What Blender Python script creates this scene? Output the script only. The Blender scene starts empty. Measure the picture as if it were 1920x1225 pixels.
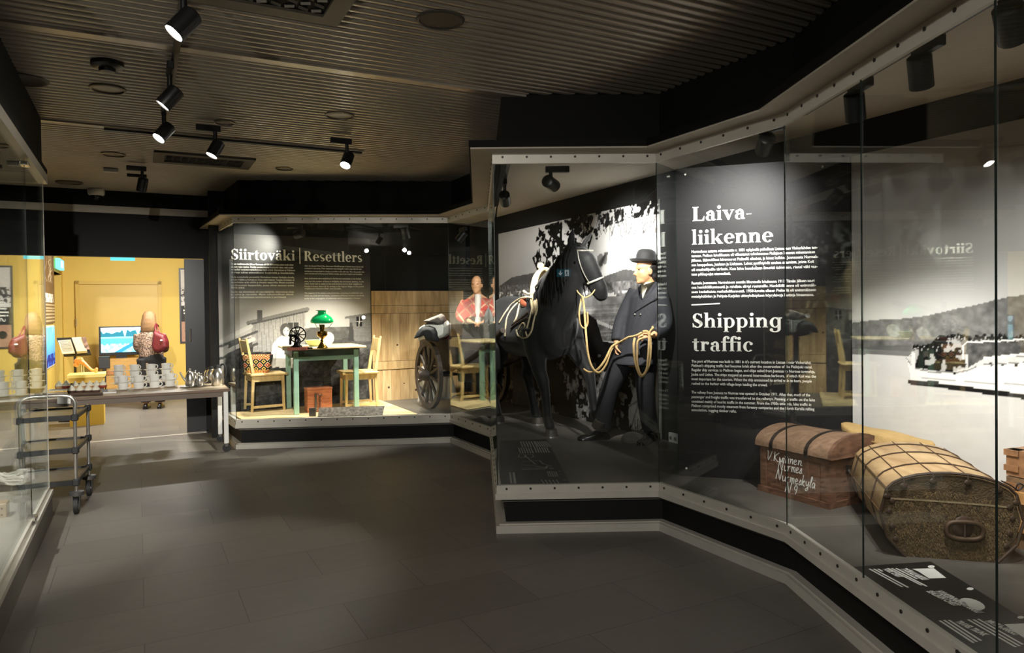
import bpy, bmesh, math, random
import numpy as np
from mathutils import Vector, Matrix
random.seed(7)
SC = bpy.context.scene
COL = SC.collection
R = math.radians
# ------------------------------------------------------------------ camera
F, PITCH, ROLL, CX, CY = 1331.16, R(.8023), R(.6977), 960.0, 595.76
cp_, sp_, cr_, sr_ = math.cos(PITCH), math.sin(PITCH), math.cos(ROLL), math.sin(ROLL)
RIGHT0, FWD, UP0 = Vector((1, 0, 0)), Vector((0, cp_, -sp_)), Vector((0, sp_, cp_))
EYE = Vector((0, 0, 1.5))
ex = RIGHT0 * cr_ - UP0 * sr_
ey = RIGHT0 * sr_ + UP0 * cr_
cam = bpy.data.cameras.new('camera')
cam.sensor_fit = 'HORIZONTAL'; cam.sensor_width = 36.0; cam.lens = F / 1920 * 36
cam.shift_y = (CY - 612.5) / 1920
cam.clip_start = .05
co = bpy.data.objects.new('camera', cam); COL.objects.link(co)
m = Matrix((ex, ey, -FWD)).transposed().to_4x4(); m.translation = EYE
co.matrix_world = m
SC.camera = co
# ------------------------------------------------------------------ world, exposure
w = bpy.data.worlds.new('world'); SC.world = w; w.use_nodes = True
w.node_tree.nodes['Background'].inputs[0].default_value = (.9, .95, 1, 1)
w.node_tree.nodes['Background'].inputs[1].default_value = .004
SC.view_settings.view_transform = 'Standard'; SC.view_settings.look = 'None'
SC.view_settings.exposure = 1.1; SC.view_settings.gamma = 1
SC.view_settings.use_curve_mapping = False
try:
    cy = SC.cycles
    cy.max_bounces = 10; cy.diffuse_bounces = 4; cy.glossy_bounces = 5; cy.transparent_max_bounces = 24
    cy.transmission_bounces = 4; cy.sample_clamp_indirect = 4; cy.caustics_reflective = False; cy.caustics_refractive = False
    cy.use_denoising = True; cy.use_light_tree = True
except Exception: pass
WARM, NEUT = (1, .93, .82), (1, .975, .94)
def area(name, loc, size, power, col, target=None, sizey=None):
    l = bpy.data.lights.new(name, 'AREA'); l.energy = power; l.color = col; l.size = size
    if sizey: l.shape = 'RECTANGLE'; l.size_y = sizey
    o = bpy.data.objects.new(name, l); COL.objects.link(o); o.location = loc
    d = (Vector(target) - Vector(loc)) if target else Vector((0, 0, -1))
    o.rotation_euler = d.to_track_quat('-Z', 'Y').to_euler(); return o
def spot(name, loc, target, power, angle, blend=.5, col=WARM, radius=.03):
    l = bpy.data.lights.new(name, 'SPOT'); l.energy = power; l.color = col; l.spot_size = R(angle); l.spot_blend = blend; l.shadow_soft_size = radius
    o = bpy.data.objects.new(name, l); COL.objects.link(o); o.location = loc
    o.rotation_euler = (Vector(target) - Vector(loc)).to_track_quat('-Z', 'Y').to_euler(); return o
# yellow room beyond the doorway: its ceiling lamp, then an added fill
area('yellow_room_light', (-4.9, 10.4, 2.52),   .22, 64, (1, .96, .88), (-5.2, 11.0, 0))
area('yellow_room_light', (-4.75, 9.3, 2.5), .7, 40, (1, .96, .88), (-6.3, 11.6, .7))  # fill added inside the lintel to light the plinth front
# hall: unseen fill spots added behind the visitor to light the floor
for x_, y_, tx_, ty_ in ((-1.6, -1.0, -.9, 3.2), (-.75, -.8, .2, 3.4), (-.6, -1.6, .6, 1.8)):
    spot('hall_fill', (x_, y_, 2.86), (tx_, ty_, 0), 72, 100, .9, (1, .965, .9), .04)
spot('hall_fill', (-.3, -.6, 2.86), (-4.1, 7.25, .75), 1000, 28, .8, (1, .965, .9), .04)  # added fill, stands in for ambient light on the serving table
# unseen uplights added behind the visitor to brighten the ceiling slats
for x_, tx_ in ((-1.7, -1.0), (-2.6, -2.6)):
    spot('ceiling_fill', (x_, -2.4, 1.3), (tx_, 4.2, 2.92), 70, 58, 1, (1, .94, .84), .04)
# ------------------------------------------------------------------ rays
def ray(px, py):
    x, y = px - CX, py - CY
    u, v = x * cr_ - y * sr_, x * sr_ + y * cr_
    return FWD * F + RIGHT0 * u - UP0 * v
def on_z(px, py, z):
    d = ray(px, py); return EYE + d * ((z - EYE.z) / d.z)
def at_y(px, py, Y):
    d = ray(px, py); return EYE + d * (Y / d.y)
def on_line(px, py, P, D):       # vertical plane through P (x,y) along D (x,y)
    n = Vector((D[1], -D[0])); d = ray(px, py)
    k = (n.x * P[0] + n.y * P[1]) / (n.x * d.x + n.y * d.y)
    return EYE + d * k
A2, B2 = Vector((-.466, .885)), Vector((.885, .466))
A3, B3, Z3 = Vector((-.466, .885, 0)), Vector((.885, .466, 0)), Vector((0, 0, 1))
ANG_A = math.atan2(.885, -.466); ANG_B = math.atan2(.466, .885)
# ------------------------------------------------------------------ materials
def lin(c):
    c = c / 255 if c > 1 else c
    return c / 12.92 if c <= .04045 else ((c + .055) / 1.055) ** 2.4
def rgb(r, g, b): return (lin(r), lin(g), lin(b), 1)
MATS = {}
def mat(name, col, rough=.5, metal=0, spec=None, emit=None, estr=0, noise=None, bump=0, bscale=40, coat=0, scale3=None, alpha=None, sheen=0):
    """principled; noise=(scale, amount) varies the colour; bump>0 adds a noise bump"""
    if name in MATS: return MATS[name]
    mt = bpy.data.materials.new(name); mt.use_nodes = True
    nt = mt.node_tree; b = nt.nodes['Principled BSDF']; L = nt.links
    if len(col) == 3: col = (*col, 1)
    b.inputs['Base Color'].default_value = col; b.inputs['Roughness'].default_value = rough; b.inputs['Metallic'].default_value = metal
    if spec is not None: b.inputs['Specular IOR Level'].default_value = spec
    if coat: b.inputs['Coat Weight'].default_value = coat; b.inputs['Coat Roughness'].default_value = .1
    if sheen: b.inputs['Sheen Weight'].default_value = sheen
    if emit: b.inputs['Emission Color'].default_value = (*emit[:3], 1); b.inputs['Emission Strength'].default_value = estr
    if noise or bump:
        tc = nt.nodes.new('ShaderNodeTexCoord'); src = tc.outputs['Object']
        if scale3:
            mp = nt.nodes.new('ShaderNodeMapping'); mp.inputs['Scale'].default_value = scale3; L.new(src, mp.inputs[0]); src = mp.outputs[0]
    if noise:
        n = nt.nodes.new('ShaderNodeTexNoise'); n.inputs['Scale'].default_value = noise[0]; n.inputs['Detail'].default_value = 6; L.new(src, n.inputs['Vector'])
        r = nt.nodes.new('ShaderNodeValToRGB'); a = noise[1]
        r.color_ramp.elements[0].position = .3; r.color_ramp.elements[1].position = .7
        r.color_ramp.elements[0].color = (*[c * (1 - a) for c in col[:3]], 1); r.color_ramp.elements[1].color = (*[min(1, c * (1 + a)) for c in col[:3]], 1)
        L.new(n.outputs['Fac'], r.inputs[0]); L.new(r.outputs[0], b.inputs['Base Color'])
    if bump:
        n2 = nt.nodes.new('ShaderNodeTexNoise'); n2.inputs['Scale'].default_value = bscale; n2.inputs['Detail'].default_value = 5; L.new(src, n2.inputs['Vector'])
        bp = nt.nodes.new('ShaderNodeBump'); bp.inputs['Strength'].default_value = bump; bp.inputs['Distance'].default_value = .01
        L.new(n2.outputs['Fac'], bp.inputs['Height']); L.new(bp.outputs[0], b.inputs['Normal'])
    MATS[name] = mt; return mt
def glass_mat(name, tint=(.97, .985, .98), boost=1.0):
    mt = bpy.data.materials.new(name); mt.use_nodes = True; nt = mt.node_tree; L = nt.links
    nt.nodes.remove(nt.nodes['Principled BSDF']); out = nt.nodes['Material Output']
    tr = nt.nodes.new('ShaderNodeBsdfTransparent'); tr.inputs[0].default_value = (*tint, 1)
    gl = nt.nodes.new('ShaderNodeBsdfGlossy'); gl.inputs['Roughness'].default_value = 0.0; gl.inputs[0].default_value = (.96, 1, .98, 1)
    ge = nt.nodes.new('ShaderNodeNewGeometry'); mx = nt.nodes.new('ShaderNodeMix'); mx.data_type = 'FLOAT'
    mx.inputs[2].default_value = 1.5; mx.inputs[3].default_value = 1 / 1.5
    L.new(ge.outputs['Backfacing'], mx.inputs[0])
    fr = nt.nodes.new('ShaderNodeFresnel'); L.new(mx.outputs[0], fr.inputs['IOR'])
    mu = nt.nodes.new('ShaderNodeMath'); mu.operation = 'MULTIPLY'; mu.inputs[1].default_value = boost; L.new(fr.outputs[0], mu.inputs[0])
    ms = nt.nodes.new('ShaderNodeMixShader'); L.new(mu.outputs[0], ms.inputs[0]); L.new(tr.outputs[0], ms.inputs[1]); L.new(gl.outputs[0], ms.inputs[2])
    L.new(ms.outputs[0], out.inputs[0]); return mt
def vcol_mat(name, rough=.55, emit=0, spec=.25):
    mt = bpy.data.materials.new(name); mt.use_nodes = True; nt = mt.node_tree; b = nt.nodes['Principled BSDF']
    a = nt.nodes.new('ShaderNodeVertexColor'); a.layer_name = 'Col'
    nt.links.new(a.outputs[0], b.inputs['Base Color']); b.inputs['Roughness'].default_value = rough; b.inputs['Specular IOR Level'].default_value = spec
    if emit: nt.links.new(a.outputs[0], b.inputs['Emission Color']); b.inputs['Emission Strength'].default_value = emit
    return mt
def wood_mat(name, c0, c1, scale=(1, 1, 14), rough=.5, nscale=6, planks=None, bump=.15, gap=(.12, .07, .03)):
    """streaky wood; grain runs along the axis with the smallest scale; planks=(axis, width)"""
    mt = bpy.data.materials.new(name); mt.use_nodes = True; nt = mt.node_tree; b = nt.nodes['Principled BSDF']; L = nt.links
    tc = nt.nodes.new('ShaderNodeTexCoord'); mp = nt.nodes.new('ShaderNodeMapping'); mp.inputs['Scale'].default_value = scale
    L.new(tc.outputs['Object'], mp.inputs[0])
    n = nt.nodes.new('ShaderNodeTexNoise'); n.inputs['Scale'].default_value = nscale; n.inputs['Detail'].default_value = 7; n.inputs['Distortion'].default_value = .6
    L.new(mp.outputs[0], n.inputs['Vector'])
    r = nt.nodes.new('ShaderNodeValToRGB'); r.color_ramp.elements[0].position = .32; r.color_ramp.elements[1].position = .68
    r.color_ramp.elements[0].color = (*c0[:3], 1); r.color_ramp.elements[1].color = (*c1[:3], 1)
    L.new(n.outputs['Fac'], r.inputs[0]); last = r.outputs[0]
    bp = nt.nodes.new('ShaderNodeBump'); bp.inputs['Strength'].default_value = bump; bp.inputs['Distance'].default_value = .004
    L.new(n.outputs['Fac'], bp.inputs['Height']); L.new(bp.outputs[0], b.inputs['Normal'])
    if planks:
        ax, wd = planks
        sx = nt.nodes.new('ShaderNodeSeparateXYZ'); L.new(tc.outputs['Object'], sx.inputs[0])
        d = nt.nodes.new('ShaderNodeMath'); d.operation = 'DIVIDE'; d.inputs[1].default_value = wd; L.new(sx.outputs[ax], d.inputs[0])
        fl = nt.nodes.new('ShaderNodeMath'); fl.operation = 'FLOOR'; L.new(d.outputs[0], fl.inputs[0])
        wn = nt.nodes.new('ShaderNodeTexWhiteNoise'); wn.noise_dimensions = '1D'; L.new(fl.outputs[0], wn.inputs['W'])
        ml = nt.nodes.new('ShaderNodeMath'); ml.operation = 'MULTIPLY_ADD'; ml.inputs[1].default_value = .3; ml.inputs[2].default_value = .82; L.new(wn.outputs[0], ml.inputs[0])
        vm = nt.nodes.new('ShaderNodeVectorMath'); vm.operation = 'SCALE'; L.new(last, vm.inputs[0]); L.new(ml.outputs[0], vm.inputs['Scale'])
        fm = nt.nodes.new('ShaderNodeMath'); fm.operation = 'FRACT'; L.new(d.outputs[0], fm.inputs[0])
        lt = nt.nodes.new('ShaderNodeMath'); lt.operation = 'LESS_THAN'; lt.inputs[1].default_value = .03; L.new(fm.outputs[0], lt.inputs[0])
        mx = nt.nodes.new('ShaderNodeMix'); mx.data_type = 'RGBA'; L.new(lt.outputs[0], mx.inputs[0]); L.new(vm.outputs[0], mx.inputs[6]); mx.inputs[7].default_value = (*gap, 1)
        last = mx.outputs[2]
    L.new(last, b.inputs['Base Color']); b.inputs['Roughness'].default_value = rough
    return mt
BLACK = mat('black_paint', rgb(20, 20, 19), .6, spec=.2, noise=(3, .15))
BLACKWALL = mat('black_wall_paint', rgb(30, 30, 29), .65, spec=.2, noise=(2, .1), bump=.05, bscale=200)
BLKMETAL = mat('black_metal', rgb(24, 24, 24), .38, noise=(30, .1))
ALU = mat('aluminium', rgb(200, 195, 183), .42, .25, noise=(8, .05))
RIVET = mat('dark_rivet', rgb(40, 36, 30), .5, noise=(40, .1))
CREAM = mat('cream_paint', rgb(205, 197, 182), .7, noise=(3, .03))
STEEL = mat('steel', rgb(206, 202, 194), .24, .9, noise=(20, .04))
GREYSTEEL = mat('grey_steel', rgb(120, 118, 114), .3, .8, noise=(20, .05))
WHITE = mat('white_ceramic', rgb(232, 230, 224), .18, noise=(20, .01))
WHITEPT = mat('white_paint', rgb(228, 226, 220), .5, noise=(6, .03))
RUBBER = mat('rubber', rgb(30, 30, 30), .7, noise=(30, .1))
BRASS = mat('brass', rgb(205, 165, 80), .22, 1, noise=(15, .12))
TEXTW = mat('white_print', rgb(240, 238, 230), .55, noise=(60, .02))
GLASS = glass_mat('case_glass')
GLEDGE = mat('glass_edge', rgb(30, 40, 36), .35, noise=(10, .1), spec=.4)
# ------------------------------------------------------------------ mesh builder
def frame_from(d, up=None):
    d = d.normalized(); up = up or (Vector((0, 0, 1)) if abs(d.z) < .95 else Vector((1, 0, 0)))
    s = d.cross(up).normalized(); return s, s.cross(d).normalized(), d
class MB:
    def __init__(s): s.v = []; s.f = []; s.m = []
    def add(s, vs, fs, mi=0):
        o = len(s.v); s.v += [Vector(p) for p in vs]; s.f += [tuple(i + o for i in f) for f in fs]; s.m += [mi] * len(fs); return s
    def box(s, c, size, rz=0, mi=0, M=None, bev=0):
        x, y, z = [d / 2 for d in size]; c = Vector(c)
        if bev:
            b = min(bev, x * .9, y * .9, z * .9); pts = []
            for sz, q in ((-z, b), (-z + b, 0), (z - b, 0), (z, b)):
                for (a, e) in ((-x, -y), (x, -y), (x, y), (-x, y)):
                    sx, sy = (1 if a > 0 else -1), (1 if e > 0 else -1)
                    pp = [Vector((a - sx * b, e - sy * q, sz)), Vector((a - sx * q, e - sy * b, sz))]
                    if sx * sy > 0: pp.reverse()
                    # order around ring
                    pts += pp if (sx, sy) in ((-1, -1), (1, 1)) else pp
            # build ring order by angle
            rings = []
            for k in range(4):
                rg = pts[k * 8:(k + 1) * 8]; rg.sort(key=lambda p: math.atan2(p.y / y, p.x / x)); rings.append(rg)
            vs = [p for rg in rings for p in rg]; fs = []
            for k in range(3):
                for i in range(8): j = (i + 1) % 8; fs.append((k * 8 + i, k * 8 + j, k * 8 + 8 + j, k * 8 + 8 + i))
            fs.append(tuple(range(7, -1, -1))); fs.append(tuple(24 + i for i in range(8)))
        else:
            vs = [Vector(p) for p in ((-x, -y, -z), (x, -y, -z), (x, y, -z), (-x, y, -z), (-x, -y, z), (x, -y, z), (x, y, z), (-x, y, z))]
            fs = [(3, 2, 1, 0), (4, 5, 6, 7), (0, 1, 5, 4), (1, 2, 6, 5), (2, 3, 7, 6), (3, 0, 4, 7)]
        T = Matrix.Translation(c) @ (M.to_4x4() if M else Matrix.Rotation(rz, 4, 'Z'))
        return s.add([T @ p for p in vs], fs, mi)
    def prism(s, poly, z0, z1, mi=0):
        n = len(poly); vs = [Vector((p[0], p[1], z0)) for p in poly] + [Vector((p[0], p[1], z1)) for p in poly]
        fs = [(i, (i + 1) % n, n + (i + 1) % n, n + i) for i in range(n)] + [tuple(range(n - 1, -1, -1)), tuple(range(n, 2 * n))]
        return s.add(vs, fs, mi)
    def extrude(s, poly3, vec, mi=0):
        n = len(poly3); vec = Vector(vec); p = [Vector(q) for q in poly3]
        fs = [(i, (i + 1) % n, n + (i + 1) % n, n + i) for i in range(n)] + [tuple(range(n - 1, -1, -1)), tuple(range(n, 2 * n))]
        return s.add(p + [q + vec for q in p], fs, mi)
    def loft(s, rings, closed=True, cap=True, mi=0):
        n = len(rings[0]); vs = [Vector(p) for r in rings for p in r]; fs = []
        for k in range(len(rings) - 1):
            for i in range(n if closed else n - 1):
                j = (i + 1) % n; fs.append((k * n + i, k * n + j, (k + 1) * n + j, (k + 1) * n + i))
        if cap and closed: fs += [tuple(range(n - 1, -1, -1)), tuple((len(rings) - 1) * n + i for i in range(n))]
        return s.add(vs, fs, mi)
    def tube(s, pts, rad, n=8, cap=True, mi=0, flat=1.0, up=None):
        pts = [Vector(p) for p in pts]; rs = rad if isinstance(rad, (list, tuple)) else [rad] * len(pts)
        rings = []; prev = None
        for i, p in enumerate(pts):
            d = (pts[min(i + 1, len(pts) - 1)] - pts[max(i - 1, 0)])
            if d.length < 1e-7: d = Vector((0, 0, 1))
            d.normalize()
            if prev is None: a, b, _ = frame_from(d, Vector(up) if up else None)
            else:
                a = (prev - d * prev.dot(d))
                a = a.normalized() if a.length > 1e-6 else frame_from(d)[0]; b = d.cross(a) * -1
                b = a.cross(d)
            prev = a
            r = rs[i]; rx, ry = (r if isinstance(r, (tuple, list)) else (r, r * flat))
            rings.append([p + a * (rx * math.cos(t)) + b * (ry * math.sin(t)) for t in [2 * math.pi * k / n for k in range(n)]])
        return s.loft(rings, cap=cap, mi=mi)
    def cyl(s, p0, p1, r0, r1=None, n=16, mi=0): return s.tube([p0, p1], [r0, r0 if r1 is None else r1], n, mi=mi)
    def lathe(s, prof, o=(0, 0, 0), n=24, mi=0, M=None, sy=1.0):
        o = Vector(o); rings = []
        for r, z in prof:
            rg = [Vector((r * math.cos(2 * math.pi * k / n), sy * r * math.sin(2 * math.pi * k / n), z)) for k in range(n)]
            rings.append([o + ((M @ q) if M else q) for q in rg])
        return s.loft(rings, mi=mi)
    def ball(s, c, r, n=14, m=9, mi=0, M=None):
        r = r if isinstance(r, (tuple, list)) else (r, r, r); c = Vector(c); rings = []
        for k in range(m + 1):
            t = math.pi * (k + .02) / (m + .04); rg = []
            for i in range(n):
                a = 2 * math.pi * i / n
                q = Vector((r[0] * math.sin(t) * math.cos(a), r[1] * math.sin(t) * math.sin(a), -r[2] * math.cos(t)))
                rg.append(c + ((M @ q) if M else q))
            rings.append(rg)
        return s.loft(rings, mi=mi)
    def disc(s, c, nrm, r, n=20, mi=0):
        a, b, d = frame_from(Vector(nrm)); c = Vector(c)
        return s.add([c + a * r * math.cos(2 * math.pi * k / n) + b * r * math.sin(2 * math.pi * k / n) for k in range(n)], [tuple(range(n))], mi)
    def strip(s, path, o0, o1, z0, z1, mi=0, closed=False):
        a, b = offset(path, o0, closed), offset(path, o1, closed); n = len(path)
        rings = [[(a[i].x, a[i].y, z0), (b[i].x, b[i].y, z0), (b[i].x, b[i].y, z1), (a[i].x, a[i].y, z1)] for i in range(n)]
        if closed: rings.append(rings[0])
        return s.loft(rings, cap=not closed, mi=mi)
    def build(s, name, mats, parent=None, smooth=35, world=False, **props):
        me = bpy.data.meshes.new(name)
        off = Vector(parent.location) if (world and parent is not None) else Vector((0, 0, 0))
        me.from_pydata([tuple(p - off) for p in s.v], [], s.f)
        for mt in (mats if isinstance(mats, (list, tuple)) else [mats]): me.materials.append(mt)
        if any(s.m): me.polygons.foreach_set('material_index', s.m)
        bm = bmesh.new(); bm.from_mesh(me); bmesh.ops.recalc_face_normals(bm, faces=bm.faces); bm.to_mesh(me); bm.free()
        if smooth: me.shade_smooth(); me.set_sharp_from_angle(angle=R(smooth))
        me.update()
        o = bpy.data.objects.new(name, me); COL.objects.link(o)
        if parent is not None: o.parent = parent
        for k, v in props.items(): o[k] = v
        return o
    def remeshed(s, voxel, smooth=4):
        me = bpy.data.meshes.new('tmp'); me.from_pydata([tuple(p) for p in s.v], [], s.f)
        bm = bmesh.new(); bm.from_mesh(me); bmesh.ops.recalc_face_normals(bm, faces=bm.faces); bm.to_mesh(me); bm.free()
        o = bpy.data.objects.new('tmp', me); COL.objects.link(o)
        rm = o.modifiers.new('r', 'REMESH'); rm.mode = 'VOXEL'; rm.voxel_size = voxel; rm.use_smooth_shade = True
        if smooth: sm = o.modifiers.new('s', 'SMOOTH'); sm.iterations = smooth; sm.factor = .5
        dg = bpy.context.evaluated_depsgraph_get(); dg.update()
        me2 = bpy.data.meshes.new_from_object(o.evaluated_get(dg))
        bpy.data.objects.remove(o); bpy.data.meshes.remove(me)
        out = MB(); out.v = [v.co.copy() for v in me2.vertices]; out.f = [tuple(p.vertices) for p in me2.polygons]; out.m = [0] * len(out.f)
        bpy.data.meshes.remove(me2); return out
    def xf(s, M):
        s.v = [M @ p for p in s.v]; return s
def offset(path, o, closed=False):
    P = [Vector((p[0], p[1])) for p in path]; n = len(P); out = []
    for i in range(n):
        ds = []
        if i > 0 or closed: ds.append((P[i] - P[i - 1]).normalized())
        if i < n - 1 or closed: ds.append((P[(i + 1) % n] - P[i]).normalized())
        ns = [Vector((d.y, -d.x)) for d in ds]
        nn = sum(ns, Vector((0, 0))).normalized(); k = 1 / max(.35, nn.dot(ns[0]))
        out.append(P[i] + nn * (o * k))
    return out
def thing(name, label, cat, loc=(0, 0, 0), rz=0, group=None):
    o = bpy.data.objects.new(name, None); COL.objects.link(o); o.empty_display_size = .1
    o.location = loc; o.rotation_euler = (0, 0, rz); o['label'] = label; o['category'] = cat
    if group: o['group'] = group
    return o
def tag(o, label, cat, group=None):
    o['label'] = label; o['category'] = cat
    if group: o['group'] = group
    return o
def struct(o): o['kind'] = 'structure'; return o
def kids(o): return [c for c in ALLKIDS.get(o.name, [])]
def dup(root, loc, rz=None, label=None, group=None):
    def rec(o, par):
        c = o.copy(); COL.objects.link(c)
        if par is not None: c.parent = par
        for ch in list(o.children): rec(ch, c)
        return c
    r = rec(root, None); r.location = loc
    if rz is not None: r.rotation_euler = (0, 0, rz)
    if label: r['label'] = label
    if group: r['group'] = group
    return r
def smooth_path(pts, n=6):
    P = [Vector(p) for p in pts]; out = []
    for i in range(len(P) - 1):
        p0, p1, p2, p3 = P[max(i - 1, 0)], P[i], P[i + 1], P[min(i + 2, len(P) - 1)]
        for k in range(n):
            t = k / n
            out.append(.5 * ((2 * p1) + (p2 - p0) * t + (2 * p0 - 5 * p1 + 4 * p2 - p3) * t * t + (3 * p1 - p0 - 3 * p2 + p3) * t ** 3))
    out.append(P[-1]); return out
# ================================================================== plan of the place
F0, F1, F2, F3 = (-3.46, 8.43), (-3.0, 7.68), (-.70, 7.91), (-.22, 6.99)
N1, N2, N3 = (-.11, 4.70), (.968, 4.722), (1.46, 3.788)
def P3(y): return (1.46 + .048 * (3.788 - y), y)
N4, N5, N6 = P3(3.10), P3(2.27), P3(.9)
N4 = tuple(on_line(1617, 700, N3, (P3(1)[0] - N3[0], 1 - N3[1]))[:2]); N5 = tuple(on_line(1868, 700, N3, (P3(1)[0] - N3[0], 1 - N3[1]))[:2])
L1 = (-3.42, 5.2); L9 = (L1[0] + .466 * 3.2, L1[1] - .885 * 3.2)
ZP, ZRIM, ZRAIL, ZT0, ZT1, ZCC, ZC = .30, .227, .32, 2.45, 2.505, 2.68, 2.92
W0 = Vector((2.24, 4.655))                     # back wall of the large case, runs along A
M0 = Vector((-1.83, 9.28))                     # back wall of the far case, runs along B
def wA(t): return W0 + A2 * t
def mB(t): return M0 + B2 * t
# ---- floor
def floor_mat():
    mt = bpy.data.materials.new('vinyl_tiles'); mt.use_nodes = True; nt = mt.node_tree; b = nt.nodes['Principled BSDF']; L = nt.links
    tc = nt.nodes.new('ShaderNodeTexCoord'); mp = nt.nodes.new('ShaderNodeMapping'); mp.inputs['Rotation'].default_value = (0, 0, -ANG_B)
    L.new(tc.outputs['Object'], mp.inputs[0])
    br = nt.nodes.new('ShaderNodeTexBrick'); br.inputs['Scale'].default_value = 1; br.inputs['Brick Width'].default_value = .9; br.inputs['Row Height'].default_value = .45
    br.inputs['Mortar Size'].default_value = .0022; br.inputs['Mortar Smooth'].default_value = .3
    br.inputs['Color1'].default_value = rgb(112, 106, 98); br.inputs['Color2'].default_value = rgb(98, 93, 86); br.inputs['Mortar'].default_value = rgb(66, 62, 57)
    L.new(mp.outputs[0], br.inputs['Vector'])
    n = nt.nodes.new('ShaderNodeTexNoise'); n.inputs['Scale'].default_value = 5; n.inputs['Detail'].default_value = 9; n.inputs['Roughness'].default_value = .7
    ms = nt.nodes.new('ShaderNodeMapping'); ms.inputs['Scale'].default_value = (1, 4, 1); L.new(mp.outputs[0], ms.inputs[0]); L.new(ms.outputs[0], n.inputs['Vector'])
    mx = nt.nodes.new('ShaderNodeMix'); mx.data_type = 'RGBA'; mx.blend_type = 'MULTIPLY'; mx.inputs[0].default_value = .55
    r = nt.nodes.new('ShaderNodeValToRGB'); r.color_ramp.elements[0].position = .3; r.color_ramp.elements[0].color = (.55, .55, .55, 1); r.color_ramp.elements[1].position = .7
    L.new(n.outputs['Fac'], r.inputs[0]); L.new(br.outputs[0], mx.inputs[6]); L.new(r.outputs[0], mx.inputs[7]); L.new(mx.outputs[2], b.inputs['Base Color'])
    rr = nt.nodes.new('ShaderNodeMapRange'); rr.inputs[3].default_value = .42; rr.inputs[4].default_value = .6; L.new(n.outputs['Fac'], rr.inputs[0]); L.new(rr.outputs[0], b.inputs['Roughness'])
    bp = nt.nodes.new('ShaderNodeBump'); bp.inputs['Strength'].default_value = .12; bp.inputs['Distance'].default_value = .003; L.new(n.outputs['Fac'], bp.inputs['Height']); L.new(bp.outputs[0], b.inputs['Normal'])
    return mt
struct(MB().box((0, 5, -.05), (24, 24, .1)).build('floor', floor_mat(), smooth=0))
# ---- slatted ceiling: slats run along B
SLAT = mat('satin_slat', rgb(176, 168, 154), .34, .5, noise=(4, .06))
sl = MB(); pitch = .069
ca, cb = Vector((-1.2, 4.0)), None
def slat_frame(a, b): return Vector((0, 0)) + A2 * a + B2 * b
nsl = 0
a = -3.0
while a < 11.2:
    p0, p1 = slat_frame(a, -9), slat_frame(a, 7.5)
    prof = [(-.022, .045), (-.022, .006), (-.015, .0015), (0, 0), (.015, .0015), (.022, .006), (.022, .045)]
    rings = [[(p.x + A2.x * q, p.y + A2.y * q, ZC + z) for q, z in prof] for p in (p0, p1)]
    sl.loft(rings, closed=False); a += pitch; nsl += 1
struct(sl.build('ceiling', SLAT, smooth=60))
struct(MB().box((0, 4, ZC + .09), (26, 26, .08)).build('ceiling_backing', BLACK, smooth=0))
def seam(px0, py0, px1, py1, name, wd=.075):
    p, q = on_z(px0, py0, ZC), on_z(px1, py1, ZC); d = (q - p).normalized(); n = Vector((-d.y, d.x, 0))
    p -= d * 3; q += d * (2.5 if name.endswith('1') else .2)
    m_ = MB()
    for o, w_, z0, z1, mi in ((0, wd, -.012, .02, 0), (wd * .75, .03, -.002, .03, 1)):
        m_.extrude([(p + n * (o - w_ / 2)) + Z3 * z0, (p + n * (o + w_ / 2)) + Z3 * z0, (p + n * (o + w_ / 2)) + Z3 * z1, (p + n * (o - w_ / 2)) + Z3 * z1], q - p, mi)
    struct(m_.build(name, [SLAT, BLACK], smooth=0))
seam(0, 40, 640, 132, 'trim_1'); seam(50, 221, 640, 279.5, 'trim_2', .05)
# ---- dark bulkheads over the cases
FAR = [F0, F1, F2, F3]; NEAR = [F3, N1, N2, N3, N6]
BULK = mat('black_bulkhead', rgb(15, 15, 14), .7, spec=.12, noise=(2, .1))
bk = MB().strip([(-3.75, 8.9), F1, F2, F3, N1, N2, N3, N6], -.10, -.06, ZT1, ZC + .05)
struct(bk.build('trim_3', BULK, smooth=0))
# ledge under the bulkhead: black fascia and grey underside
lg = MB().strip([(-3.75, 8.9), F1, F2, F3, N1, N2, N3, N6], -.08, .16, ZT1 + .022, ZT1 + .065)
struct(lg.build('trim_4', BULK, smooth=0))
ls = MB().strip([(-3.75, 8.9), F1, F2, F3, N1, N2, N3, N6], -.02, .15, ZT1 + .012, ZT1 + .0225)
struct(ls.build('trim_5', mat('grey_soffit', rgb(176, 166, 150), .6, noise=(5, .08)), smooth=0))
lb = MB().strip([(L9[0] - 1.1, L9[1] - .58), L9, L1, (L1[0] - 1.2, L1[1] - .63)], -.15, .0, ZT1 + .012, ZC + .05).strip([(L9[0] - 1.1, L9[1] - .58), L9, L1, (L1[0] - 1.2, L1[1] - .63)], -.1, .03, ZT1 + .012, ZT1 + .05)
struct(lb.build('trim_6', BULK, smooth=0))
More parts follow.
